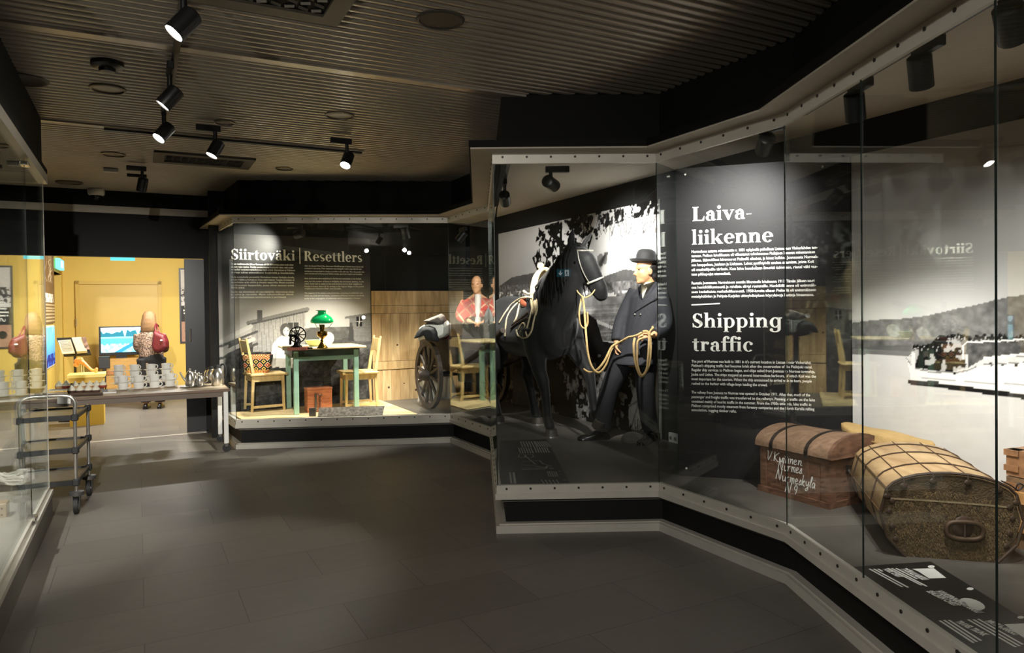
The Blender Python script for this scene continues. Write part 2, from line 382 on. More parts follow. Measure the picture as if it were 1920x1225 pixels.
# ---- walls of the hall
YEL = mat('yellow_wall', rgb(224, 192, 92), .6, noise=(1.5, .04), bump=.03, bscale=150)
jr = on_z(388, 811, 0); JR = Vector((jr.x, jr.y)); TH = .12
def wB(t): return JR + B2 * t                     # far wall with the doorway, runs along B
wl = MB()
def wall_seg(mb, p, q, z0, z1, th, side, mi=0):
    d = (q - p).normalized(); n = Vector((d.y, -d.x)) * side
    mb.prism([p, q, q + n * th, p + n * th], z0, z1, mi); return mb
OPW = 2.75; ZO = 2.155
wall_seg(wl, wB(0), wB(1.0), 0, ZC + .02, TH, -1)
wall_seg(wl, wB(-OPW), wB(0), ZO, ZC + .02, TH, -1)
wall_seg(wl, wB(-6.5), wB(-OPW), 0, ZC + .02, TH, -1)
struct(wl.build('wall_far', BLACKWALL, smooth=0))
struct(MB().prism([wB(-OPW) - A2 * .02, wB(0) - A2 * .02, wB(0) + A2 * .03, wB(-OPW) + A2 * .03], 0, .004).build('trim_7', mat('threshold', rgb(200, 195, 185), .4, .4, noise=(9, .05)), smooth=0))
# sliding door leaf, half open
dl = MB(); q0 = on_line(349, 700, wB(0) + A2 * .03, B2); q0 = Vector((q0.x, q0.y))
wall_seg(dl, q0, wB(.25) + A2 * .03, .01, ZO - .01, .035, -1)
dr = struct(dl.build('door_1', mat('door_black', rgb(20, 20, 21), .35, noise=(3, .1)), smooth=0))
hp = on_line(357, 640, wB(0) + A2 * .03, B2); hq = on_line(357, 617, wB(0) + A2 * .03, B2); nh = -A3 * .035
MB().tube([hp, hp + nh, hq + nh, hq], .008, 8).build('door_handle', STEEL, dr)
# yellow room
LW = Vector((-7.93, 12.55))                       # its far left corner
yw = MB(); wall_seg(yw, LW, LW + B2 * 4.6, 0, 2.66, .1, -1); struct(yw.build('wall_yellow_back', YEL, smooth=0))
yl = MB()
g0 = on_line(117, 600, LW, A2); g1 = on_line(100, 600, LW, A2)
g0 = Vector((g0.x, g0.y)); g1 = Vector((g1.x, g1.y)); top = on_line(100, 508, LW, A2).z
wall_seg(yl, LW - A2 * 5.2, g1, 0, 2.66, .1, -1); wall_seg(yl, g0, LW, 0, 2.66, .1, -1)
wall_seg(yl, g1, g0, top, 2.66, .1, -1)
yl.prism([g1, g1 - B2 * .6, g0 - B2 * .6, g0], -.01, 0)
wall_seg(yl, g1 - B2 * .62, g0 - B2 * .62, 0, top + .1, .1, -1)
wall_seg(yl, g0, g0 - B2 * .62, 0, top + .1, .05, -1); wall_seg(yl, g1 - B2 * .62, g1, 0, top + .1, .05, -1)
yl.prism([g1, g1 - B2 * .62, g0 - B2 * .62, g0], top, top + .05)
struct(yl.build('wall_yellow_left', YEL, smooth=0))
yr = MB(); wall_seg(yr, LW + B2 * 4.6, LW + B2 * 4.6 - A2 * 4.2, 0, 2.66, .1, -1); struct(yr.build('wall_yellow_right', YEL, smooth=0))
cc = LW + B2 * 2.2 - A2 * 2.2
struct(MB().box((cc.x, cc.y, 2.7), (5.4, 6.2, .08), ANG_B).build('ceiling_yellow_room', CREAM, smooth=0))
# double door and its frame in the yellow back wall
def yb(px, py): return on_line(px, py, LW - A2 * .005, B2)
dA, dB = yb(141, 527), yb(302, 527)
fm = MB(); d3 = B3; n3 = -A3
zt = dA.z
a0 = Vector((dA.x, dA.y, 0)); a1 = a0 + d3 * (Vector((dB.x - dA.x, dB.y - dA.y, 0)).dot(d3))
for (p, q) in ((a0, a0 + d3 * .06), (a1 - d3 * .06, a1)): fm.prism([p.xy, q.xy, (q + n3 * .05).xy, (p + n3 * .05).xy], 0, zt)
fm.prism([a0.xy, a1.xy, (a1 + n3 * .05).xy, (a0 + n3 * .05).xy], zt - .06, zt)
dd = struct(fm.build('trim_8', mat('yellow_trim', rgb(210, 176, 80), .5, noise=(3, .04)), smooth=0))
lf = MB(); lf.prism([(a0 + d3 * .06).xy, (a1 - d3 * .06).xy, (a1 - d3 * .06 + n3 * .012).xy, (a0 + d3 * .06 + n3 * .012).xy], 0, zt - .06)
d2 = struct(lf.build('door_2', mat('yellow_door', rgb(212, 178, 82), .45, noise=(2, .05)), smooth=0))
hd = yb(143, 612); MB().tube([hd + n3 * .012, hd + n3 * .06, hd + n3 * .06 + Z3 * .14, hd + n3 * .012 + Z3 * .14], .008, 8).build('door_handle', STEEL, d2)
# ---- back walls of the cases and the unseen sides of the hall
bw = MB(); wall_seg(bw, wA(-5), wA(6.05), 0, ZC, .1, 1); struct(bw.build('wall_right', BLACKWALL, smooth=0))
fw = MB(); wall_seg(fw, mB(-1.95), mB(1.35), 0, ZC, .1, -1); struct(fw.build('wall_far_case', BLACKWALL, smooth=0))
lw = MB(); lq0, lq1 = Vector(L9) - B2 * 1.25, Vector(L1) - B2 * 1.25
wall_seg(lw, lq0 - A2 * 2, lq1 + A2 * 4.0, 0, ZC, .1, -1); struct(lw.build('wall_left', BLACKWALL, smooth=0))
struct(MB().box((1, -3.2, 1.5), (14, .1, 3.2)).build('wall_near', mat('dark_grey_wall', rgb(58, 56, 54), .6, noise=(2, .1)), smooth=0))
# ================================================================== display cases
def pane(name, p, q, z0, z1, parent, th=.006, inset=.002):
    p, q = Vector(p[:2]), Vector(q[:2]); d = (q - p).normalized(); n = Vector((d.y, -d.x)); p = p + d * inset; q = q - d * inset
    m_ = MB(); m_.prism([p - n * th / 2, q - n * th / 2, q + n * th / 2, p + n * th / 2], z0, z1)
    m_.m = [0, 1, 0, 1, 1, 1]
    return m_.build(name, [GLASS, GLEDGE], parent, smooth=0, world=True)
def rivets(mb, p, q, off, z, step=.16, mi=1):
    p, q = Vector(p[:2]), Vector(q[:2]); d = (q - p); L_ = d.length; d.normalize(); n = Vector((d.y, -d.x)); k = max(1, int((L_ - .1) / step))
    for i in range(k + 1):
        c = p + d * (.06 + (L_ - .12) * i / k) + n * off
        mb.cyl((c.x, c.y, z), (c.x + n.x * .004, c.y + n.y * .004, z), .008, n=8, mi=mi)
def case(label, path, joints, base=(0,), loc=None, zr=ZRAIL, zrim=ZRIM, white=True):
    t = thing('display_case', label, 'display case', (path[1][0], path[1][1], 0))
    MB().strip(path, -.3, -.055, .03, zrim).build('plinth', BLACK, t, 0, True)
    s_ = MB().strip(path, -.2, .012, 0, .052); s_.strip(path, -.2, -.01, .052, .06); s_.build('base_trim', ALU, t, 30, True)
    s_ = MB().strip(path, -.3, .016, zrim, zrim + .04).strip(path, -.024, .006, zrim + .04, zr)
    for i in range(len(path) - 1): rivets(s_, path[i], path[i + 1], .006, zrim + .07)
    s_.build('sill_rail', [ALU, RIVET], t, 30, True)
    s_ = MB().strip(path, -.012, .008, ZT0, ZT1 + .012)
    for i in range(len(path) - 1): rivets(s_, path[i], path[i + 1], .008, ZT0 + .043)
    s_.build('top_rail', [ALU, RIVET], t, 30, True)
    for (p, q) in joints: pane('glass_pane', p, q, zr - .015, ZT0 + .02, t)
    return t
far_case = case('glazed display case in the far corner with table, chairs and cart', [F0, F1, F2, F3], [(F0, F1), (F1, (-1.393, 7.841)), ((-1.393, 7.841), F2), (F2, F3)])
near_case = case('large glazed display case along the right with horse and chests', [F3, N1, N2, N3, N6], [(F3, N1), (N1, N2), (N2, N3), (N3, N4), (N4, N5), (N5, N6)])
PLAT = mat('dark_platform', rgb(88, 84, 77), .42, noise=(4, .2), bump=.08, bscale=25)
poly = [Vector(F0), Vector(F1), Vector(F2), Vector(F3)]
fi = offset(FAR, -.03)
MB().prism([fi[0], fi[1], fi[2], fi[3], wA(5.2), wA(6.02), mB(1.3), mB(-1.85)], .2, ZP).build('platform', PLAT, far_case, 0, True)
ni = offset(NEAR, -.03)
MB().prism([ni[0], ni[1], ni[2], ni[3], ni[4], wA(-4), wA(5.15)], .2, ZP).build('platform', PLAT, near_case, 0, True)
ci = offset(NEAR, -.12)
MB().prism([ci[0], ci[1], ci[2], ci[3], ci[4], wA(-4), wA(5.2)], ZCC, ZCC + .04).build('case_ceiling', CREAM, near_case, 0, True)
di = offset(FAR, -.12)
MB().prism([di[0], di[1], di[2], di[3], wA(5.25), wA(6.02), mB(1.3), mB(-1.85)], ZCC, ZCC + .04).build('case_ceiling', CREAM, far_case, 0, True)
left_case = thing('display_case', 'tall glazed display case along the left edge of the hall', 'display case', (L1[0], L1[1], 0))
LP = [(L9[0] - B2.x * 1.2, L9[1] - B2.y * 1.2), L9, L1, (L1[0] - B2.x * 1.2, L1[1] - B2.y * 1.2)]
GREYP = mat('grey_plinth', rgb(104, 100, 92), .5, .2, noise=(5, .08))
MB().strip(LP, -.2, .02, 0, .17).build('plinth', GREYP, left_case, 0, True)
s_ = MB().strip(LP, -.2, .028, .17, .2); s_.strip(LP, -.02, .006, .2, .225); s_.build('sill_rail', ALU, left_case, 0, True)
MB().strip(LP, -.012, .03, ZT0, ZT1 + .012).build('top_rail', ALU, left_case, 0, True)
MB().cyl((L1[0], L1[1], .22), (L1[0], L1[1], ZT0), .006, n=8).build('corner_bead', ALU, left_case, 0, True)
LJ = on_line(54, 700, L1, A2); LJ = (LJ.x, LJ.y)
LJ2 = (LJ[0] + .466 * 1.35, LJ[1] - .885 * 1.35)
for p, q in ((LJ, L1), (LJ2, LJ), (L9, LJ2), (LP[2], LP[3]), (LP[0], L9)): pane('glass_pane', p, q, .19, ZT0 + .02, left_case)
MB().prism(offset(LP, -.03), .1, .19).build('platform', mat('left_platform', rgb(120, 112, 100), .4, noise=(4, .1)), left_case, 0, True)
for z in (.232, 2.42):
    c = Vector((LJ[0], LJ[1], z)); MB().box(c, (.05, .10, .025), ANG_A - math.pi / 2, bev=.005).build('glass_clip', STEEL, left_case, 30, True)
# ================================================================== printed photo walls
def vnoise(h, w_, cells, rng):
    gy, gx = max(2, int(cells * h / w_) + 2), int(cells) + 2
    g = rng.random((gy, gx)); yy = np.linspace(0, gy - 1.001, h); xx = np.linspace(0, gx - 1.001, w_)
    y0 = yy.astype(int); x0 = xx.astype(int); fy = (yy - y0)[:, None]; fx = (xx - x0)[None, :]
    fy = fy * fy * (3 - 2 * fy); fx = fx * fx * (3 - 2 * fx)
    return (g[y0][:, x0] * (1 - fx) + g[y0][:, x0 + 1] * fx) * (1 - fy) + (g[y0 + 1][:, x0] * (1 - fx) + g[y0 + 1][:, x0 + 1] * fx) * fy
class Canvas:
    """a greyscale (or coloured) print laid out in metres on a vertical board"""
    def __init__(s, O, eu, wd, ht, res, seed=1):
        s.O, s.eu, s.w, s.h = Vector(O), Vector(eu), wd, ht
        s.nx, s.ny = int(wd / res) + 1, int(ht / res) + 1
        s.u = np.linspace(0, wd, s.nx); s.z = np.linspace(0, ht, s.ny); s.U, s.Z = np.meshgrid(s.u, s.z)
        s.c = np.zeros((s.ny, s.nx, 3)); s.rng = np.random.default_rng(seed)
        n = Vector((-s.eu.y, s.eu.x)); s.n = n
    def P(s, px, py):
        q = on_line(px, py, s.O.xy, (s.eu.x, s.eu.y)) - s.O; return (q.xy.dot(s.eu.xy), q.z)
    def pp(s, pts): return [s.P(*p) for p in pts]
    def fbm(s, cells, octv=4, seed=None):
        t = np.zeros((s.ny, s.nx)); a = 1; tot = 0
        for k in range(octv): t += a * vnoise(s.ny, s.nx, cells * 2 ** k, s.rng); tot += a; a *= .55
        return t / tot
    def inside(s, pts):
        m_ = np.zeros(s.U.shape, bool); n = len(pts)
        for i in range(n):
            (x0, y0), (x1, y1) = pts[i], pts[(i + 1) % n]
            if y0 == y1: continue
            m_ ^= ((s.Z >= min(y0, y1)) & (s.Z < max(y0, y1)) & (s.U < x0 + (s.Z - y0) * (x1 - x0) / (y1 - y0)))
        return m_
    def fill(s, mask, val, k=1.0):
        val = np.asarray(val, float)
        if val.ndim == 2: val = val[..., None]
        kk = (mask * k)[..., None] if np.ndim(mask) == 2 else mask
        s.c = s.c * (1 - kk) + val * kk
    def poly(s, pts, val, k=1.0): s.fill(s.inside(pts), val, k)
    def ppoly(s, pts, val, k=1.0): s.poly(s.pp(pts), val, k)
    def ell(s, c, rx, rz, val, k=1.0): s.fill(((s.U - c[0]) / rx) ** 2 + ((s.Z - c[1]) / rz) ** 2 < 1, val, k)
    def line(s, pts, wd, val, k=1.0):
        for (x0, y0), (x1, y1) in zip(pts[:-1], pts[1:]):
            dx, dy = x1 - x0, y1 - y0; L2 = dx * dx + dy * dy + 1e-9
            t = np.clip(((s.U - x0) * dx + (s.Z - y0) * dy) / L2, 0, 1)
            s.fill((s.U - x0 - t * dx) ** 2 + (s.Z - y0 - t * dy) ** 2 < (wd / 2) ** 2, val, k)
    def pline(s, pts, wd, val, k=1.0): s.line(s.pp(pts), wd, val, k)
    def build(s, name, parent=None, emit=0, th=.012, tintrgb=(1, .97, .93), rough=.5):
        pts = np.zeros((s.ny, s.nx, 3)); pts[..., 0] = s.U * s.eu.x; pts[..., 1] = s.U * s.eu.y; pts[..., 2] = s.Z
        nv = s.ny * s.nx; idx = np.arange(nv).reshape(s.ny, s.nx)
        q = np.stack([idx[:-1, :-1], idx[:-1, 1:], idx[1:, 1:], idx[1:, :-1]], -1).reshape(-1, 4)
        n = Vector((s.eu.y, -s.eu.x)); bk = [Vector((0, 0, 0)), s.eu * s.w, s.eu * s.w + Z3 * s.h, Z3 * s.h]
        back = np.array([tuple(p - Vector((n.x, n.y, 0)) * th) for p in bk])
        co_ = np.concatenate([pts.reshape(-1, 3), back]); c4 = [idx[0, 0], idx[0, -1], idx[-1, -1], idx[-1, 0]]
        extra = [(nv + 3, nv + 2, nv + 1, nv)] + [(c4[i], nv + i, nv + (i + 1) % 4, c4[(i + 1) % 4]) for i in range(4)]
        me = bpy.data.meshes.new(name); nq = len(q); nf = nq + len(extra)
        me.vertices.add(nv + 4); me.vertices.foreach_set('co', co_.ravel())
        loops = np.concatenate([q.ravel(), np.array(extra).ravel()]); me.loops.add(len(loops)); me.loops.foreach_set('vertex_index', loops.astype(np.int32))
        me.polygons.add(nf); me.polygons.foreach_set('loop_start', np.arange(0, nf * 4, 4, dtype=np.int32))
        me.update(calc_edges=True); me.validate()
        col = np.ones((nv + 4, 4), np.float32); g = np.clip(s.c.reshape(-1, 3), 0, 1) ** 2.2
        col[:nv, :3] = g * np.array(tintrgb); col[nv:, :3] = .5
        at = me.color_attributes.new('Col', 'FLOAT_COLOR', 'POINT'); at.data.foreach_set('color', col.ravel())
        k = 'print_%s_%s' % (emit, rough)
        if k not in MATS: MATS[k] = vcol_mat(k, rough, emit)
        me.materials.append(MATS[k])
        o = bpy.data.objects.new(name, me); COL.objects.link(o); o.location = s.O
        if parent is not None: o.parent = parent; o.location = s.O - Vector(parent.location)
        return o
# ---- landscape behind the horse (runs from its right edge along A)
tr_ = 1.93; tl_ = 5.13
O = wA(tl_) - B2 * .014; c = Canvas((O.x, O.y, ZP), -A3, tl_ - tr_, 2.455 - ZP, .0085, 3)
px = lambda *p: c.P(*p)
f1, f2, f3 = c.fbm(6), c.fbm(30), c.fbm(90, 3)
sky = .62 + .22 * (c.Z / c.h) ** .5 * (c.U / c.w) + .05 * (f1 - .5); c.fill(np.ones_like(c.U), sky)
c.ppoly([(925, 545), (960, 520), (1000, 512), (1040, 500), (1070, 498), (1130, 520), (1170, 505), (1238, 512), (1238, 560), (925, 560)], .34 + .16 * (f2 - .5))
c.ppoly([(925, 536), (1238, 525), (1238, 640), (925, 640)], .42 + .5 * (f3 - .5))
town = (c.fbm(70, 2) > .60) & c.inside(c.pp([(925, 548), (1060, 543), (1140, 548), (1238, 540), (1238, 556), (1100, 562), (1000, 575), (925, 572)])); c.fill(town, .92)
c.ppoly([(1060, 560), (1238, 552), (1238, 600), (1060, 610)], .52 + .35 * (f2 - .5))
for k in range(14):
    y = 572 + k * 7; c.pline([(1090, y + 3), (1150, y), (1238, y - 5)], .012, .70 if k % 3 else .36, .5)
c.pline([(1120, 603), (1165, 622), (1238, 640)], .035, .85, .8)
dk = c.inside(c.pp([(925, 566), (985, 566), (1000, 590), (1060, 600), (1100, 586), (1118, 600), (1130, 640), (1180, 650), (1238, 690), (1238, 860), (925, 860)]))
c.fill(dk, .07 + .07 * f2)
spk = dk & (c.fbm(48, 3) > .585) & (c.fbm(7, 2) > .42) & (c.Z < px(1000, 650)[1]); c.fill(spk, .30 + .45 * f3)
c.ppoly([(1095, 700), (1125, 690), (1135, 740), (1120, 790), (1100, 760)], .45 * (f3 > .45) + .1, .8)
c.ppoly([(965, 690), (990, 690), (1010, 770), (960, 755)], .36, .9)
c.ppoly([(1205, 690), (1190, 730), (1178, 770), (1180, 805), (1240, 812), (1240, 690)], .62)
c.pline([(1208, 715), (1196, 760), (1184, 800)], .02, .42); c.pline([(1213, 720), (1200, 750), (1180, 762)], .018, .45); c.ppoly([(1200, 808), (1212, 765), (1218, 800), (1216, 808)], .95)
for k in range(16):
    x = 1176 + k * 2.4; c.pline([(x, 812), (x + random.uniform(-1, 1), 812 - random.uniform(6, 26))], .012, .06)
# tree and hanging branches
tree = c.inside(c.pp([(1000, 430), (1040, 418), (1090, 400), (1112, 404), (1112, 440), (1100, 480), (1080, 530), (1040, 520), (1012, 520), (998, 485), (1006, 460)])) & (c.fbm(62, 3) > .455); c.fill(tree, .06)
c.pline([(1052, 420), (1050, 520)], .05, .06)
br = c.inside(c.pp([(1070, 404), (1238, 366), (1238, 400), (1180, 412), (1140, 424), (1120, 450), (1085, 440)])) & (c.fbm(64, 3) > .485); c.fill(br, .12)
for k in range(26):
    x, y = random.uniform(1090, 1232), random.uniform(390, 410); p = [(x, y)]
    for i in range(4): x += random.uniform(-4, 4); y += random.uniform(5, 12); p.append((x, y))
    c.pline(p, .010, .3, .8)
leaf = c.inside(c.pp([(1115, 478), (1140, 472), (1142, 490), (1130, 500), (1116, 498)])) & (c.fbm(40, 2) > .5); c.fill(leaf, .45)
for x in (1045, 1143, 1200): c.pline([(x, 380), (x, 850)], .003, .25, .5)
m1 = c.build('photo_mural', tintrgb=(1, .96, .92)); tag(m1, 'black and white lake landscape photo wall with tree behind the horse', 'photo mural')
# ---- steamship photo
O = W0 - B2 * .014; c = Canvas((O.x, O.y, ZP), -A3, 3.2, 2.462 - ZP, .0075, 5)
f1, f2, f3 = c.fbm(5), c.fbm(40), c.fbm(120, 3)
hz = px = c.P(1601, 648)[1]
t = np.clip((c.Z - hz) / (c.h - hz), 0, 1); c.fill(np.ones_like(c.U), .90 - .24 * t ** .7 + .03 * (f1 - .5))
hill = c.inside(c.pp([(1595, 606), (1640, 600), (1690, 598), (1740, 592), (1790, 580), (1830, 572), (1868, 562), (1895, 556), (1925, 553)]) + [(3.3, c.P(1920, 553)[1]), (3.3, hz - .06), (-.1, hz - .06)]); c.fill(hill, .46 + .22 * (f2 - .5) + .2 * (f3 - .5))
c.poly([(-.1, hz - .02), (3.4, hz - .02), (3.4, -.1), (-.1, -.1)], .86 + .05 * (f2 - .5))
c.ppoly([(1595, 652), (1710, 646), (1710, 668), (1595, 664)], .34 + .1 * f2, .8)
# hull, crowd, rails
b0 = c.P(1703, 690); deck = c.P(1920, 668); wl0, wl1 = c.P(1706, 716), c.P(1920, 744)
hull = [c.P(1700, 672), c.P(1712, 690), c.P(1740, 697), c.P(1790, 700), c.P(1815, 695), c.P(1830, 688), (deck[0] + .0, c.P(1920, 678)[1]), (3.3, c.P(1920, 678)[1] + .08), (3.3, wl1[1] - .1), wl1, wl0, c.P(1706, 700)]
c.poly(hull, .97); c.line(hull[:6], .008, .55); c.line([c.P(1712, 706), c.P(1800, 716), c.P(1920, 722)], .006, .7); c.line([wl0, wl1, (3.3, wl1[1] - .1)], .028, .12)
c.ppoly([(1708, 712), (1760, 716), (1760, 722), (1708, 722)], .25)
for xx in (1790, 1858, 1880, 1905): c.ell(c.P(xx, 700 + (xx - 1790) * .02 - (18 if xx > 1850 else 0)), .009, .010, .08)
crowd = c.inside(c.pp([(1712, 688), (1708, 664), (1720, 650), (1745, 644), (1762, 628), (1780, 632), (1800, 640), (1808, 660), (1812, 690), (1780, 698), (1735, 694)]))
c.fill(crowd, .10 + .6 * (c.fbm(90, 2) > .60))
c.ppoly([(1812, 640), (1870, 634), (1925, 632), (1925, 664), (1870, 668), (1845, 672), (1815, 690)], .20 + .3 * f3)
for k in range(34):
    q = c.P(1716 + k * 6.2 + random.uniform(-2, 2), (652 if k < 10 else 640) - (k > 6) * 6 + random.uniform(-4, 4)); c.ell(q, .012, .016, .1); c.ell((q[0] + .004, q[1] - .006), .005, .006, .7)
c.pline([(1806, 672), (1806, 648), (1812, 642), (1870, 640), (1925, 636)], .008, .95); c.pline([(1845, 672), (1925, 664)], .012, .95); c.pline([(1845, 684), (1925, 680)], .006, .5)
c.pline([(1712, 664), (1712, 690)], .02, .93); c.poly([c.P(1720, 655), c.P(1722, 652), c.P(1700, 672), c.P(1700, 675)], .9)
m2 = c.build('photo_mural', tintrgb=(1, .97, .92)); tag(m2, 'black and white photo wall of a crowded white steamship on a lake', 'photo mural')
# ---- resettlers photo in the far case
tl2 = -1.86; O = mB(tl2) - A2 * .014; c = Canvas((O.x, O.y, ZP), B3, 1.84, 2.42 - ZP, .0075, 9)
f1, f2, f3 = c.fbm(5), c.fbm(30), c.fbm(100, 3)
y560 = c.P(560, 560)[1]
c.fill(np.ones_like(c.U), .66 - .46 * np.clip((c.Z - y560 + .1) / .45, 0, 1) + .04 * (f1 - .5))
c.ppoly([(580, 615), (700, 612), (700, 760), (430, 790), (430, 640)], .34 + .25 * (f2 - .5))
c.ppoly([(430, 640), (520, 660), (700, 655), (700, 770), (400, 790)], .22 + .3 * (f2 - .5) + .2 * (f3 - .5))
c.ppoly([(470, 606), (572, 582), (572, 660), (475, 660)], .56 + .12 * (f3 - .5))            # barn wall
for k in range(22): c.pline([(478 + k * 4.3, 604 - k * 1.0), (478 + k * 4.3, 660)], .004, .36, .6)
c.pline([(466, 606), (576, 580)], .05, .45); c.pline([(466, 609), (576, 584)], .02, .3)
c.ppoly([(482, 582), (492, 582), (492, 604), (482, 604)], .33)
for k, x in enumerate((540, 551)):
    c.ppoly([(x, 605), (x + 9, 605), (x + 9, 632), (x, 632)], .22); c.pline([(x, 618), (x + 9, 618)], .008, .85)
c.pline([(415, 640), (470, 612)], .05, .75); c.pline([(412, 650), (482, 622)], .03, .3); c.pline([(415, 664), (475, 636)], .05, .7); c.pline([(412, 673), (482, 645)], .03, .28)
c.ppoly([(578, 640), (610, 622), (612, 660), (580, 660)], .28); c.ell(c.P(588, 640), .10, .15, .32)
for k in range(24):
    x = 605 + k * 2.6; c.ppoly([(x - 1.6, 634), (x, 634 - random.uniform(8, 22)), (x + 1.6, 634)], .33)
c.ppoly([(655, 592), (700, 588), (700, 640), (655, 640)], .46 + .1 * (f3 - .5)); c.pline([(648, 596), (700, 588)], .03, .42)
for k in range(9): c.pline([(655, 596 + k * 5), (700, 594 + k * 5)], .004, .4, .7)
c.ppoly([(668, 594), (679, 594), (679, 612), (668, 612)], .12); c.pline([(673.5, 594), (673.5, 612)], .008, .8); c.pline([(668, 603), (679, 603)], .006, .7)
for k in range(9): c.pline([(640, 652 - k * 1.0), (700, 646 + k * 3)], .006, .55, .5)
c.ppoly([(655, 612), (662, 612), (664, 640), (653, 640)], .25); c.ell(c.P(658, 609), .022, .03, .3)
# woman with a head scarf and a pale coat
c.ppoly([(512, 645), (521, 634), (533, 628), (548, 634), (552, 660), (548, 690), (510, 690), (509, 660)], .88 + .1 * (f3 - .5))
c.ppoly([(509, 660), (518, 660), (516, 688), (508, 686)], .80); c.pline([(520, 640), (515, 684)], .008, .6)
c.ell(c.P(535, 619), .062, .085, .28); c.ell(c.P(537, 622), .038, .055, .72)
c.ell(c.P(533.5, 620), .006, .006, .2); c.ell(c.P(540, 620), .006, .006, .2); c.pline([(535, 628), (539, 628)], .006, .4)
c.ppoly([(517, 688), (524, 688), (524, 720), (515, 720)], .2)
m3 = c.build('photo_mural', tintrgb=(1, .95, .90)); tag(m3, 'black and white farmyard photo wall with a woman in headscarf under Siirtoväki text', 'photo mural')
# ================================================================== lettering
class Glyphs:
    """fat-face serif letters drawn as ribbons, unit = cap height"""
    def __init__(s): s.q = []
    def poly(s, pts): s.q.append(pts)
    def rect(s, x0, y0, x1, y1): s.poly([(x0, y0), (x1, y0), (x1, y1), (x0, y1)])
    def ring(s, cx_, cy_, rx, ry, tx, ty, a0=0, a1=360, n=28):
        a0, a1 = R(a0), R(a1); n = max(6, int(n * abs(a1 - a0) / 6.283)); P = []
        for i in range(n + 1):
            t = a0 + (a1 - a0) * i / n
            P.append(((cx_ + rx * math.cos(t), cy_ + ry * math.sin(t)), (cx_ + (rx - tx) * math.cos(t), cy_ + (ry - ty) * math.sin(t))))
        for (o0, i0), (o1, i1) in zip(P[:-1], P[1:]): s.poly([o0, o1, i1, i0])
    def dot(s, x, y, r=.1): s.poly([(x + r * math.cos(k * .5236), y + r * math.sin(k * .5236)) for k in range(12)])
    def stem(s, x, y0, y1, w_=.19): s.rect(x, y0, x + w_, y1)
    def foot(s, x, w_=.19, y=0, e=.07): s.poly([(x - e, y), (x + w_ + e, y), (x + w_ + e, y + .03), (x + w_, y + .07), (x, y + .07), (x - e, y + .03)])
    def flag(s, x, y, e=.08): s.poly([(x - e, y), (x - e, y - .035), (x, y - .09), (x + .08, y)])
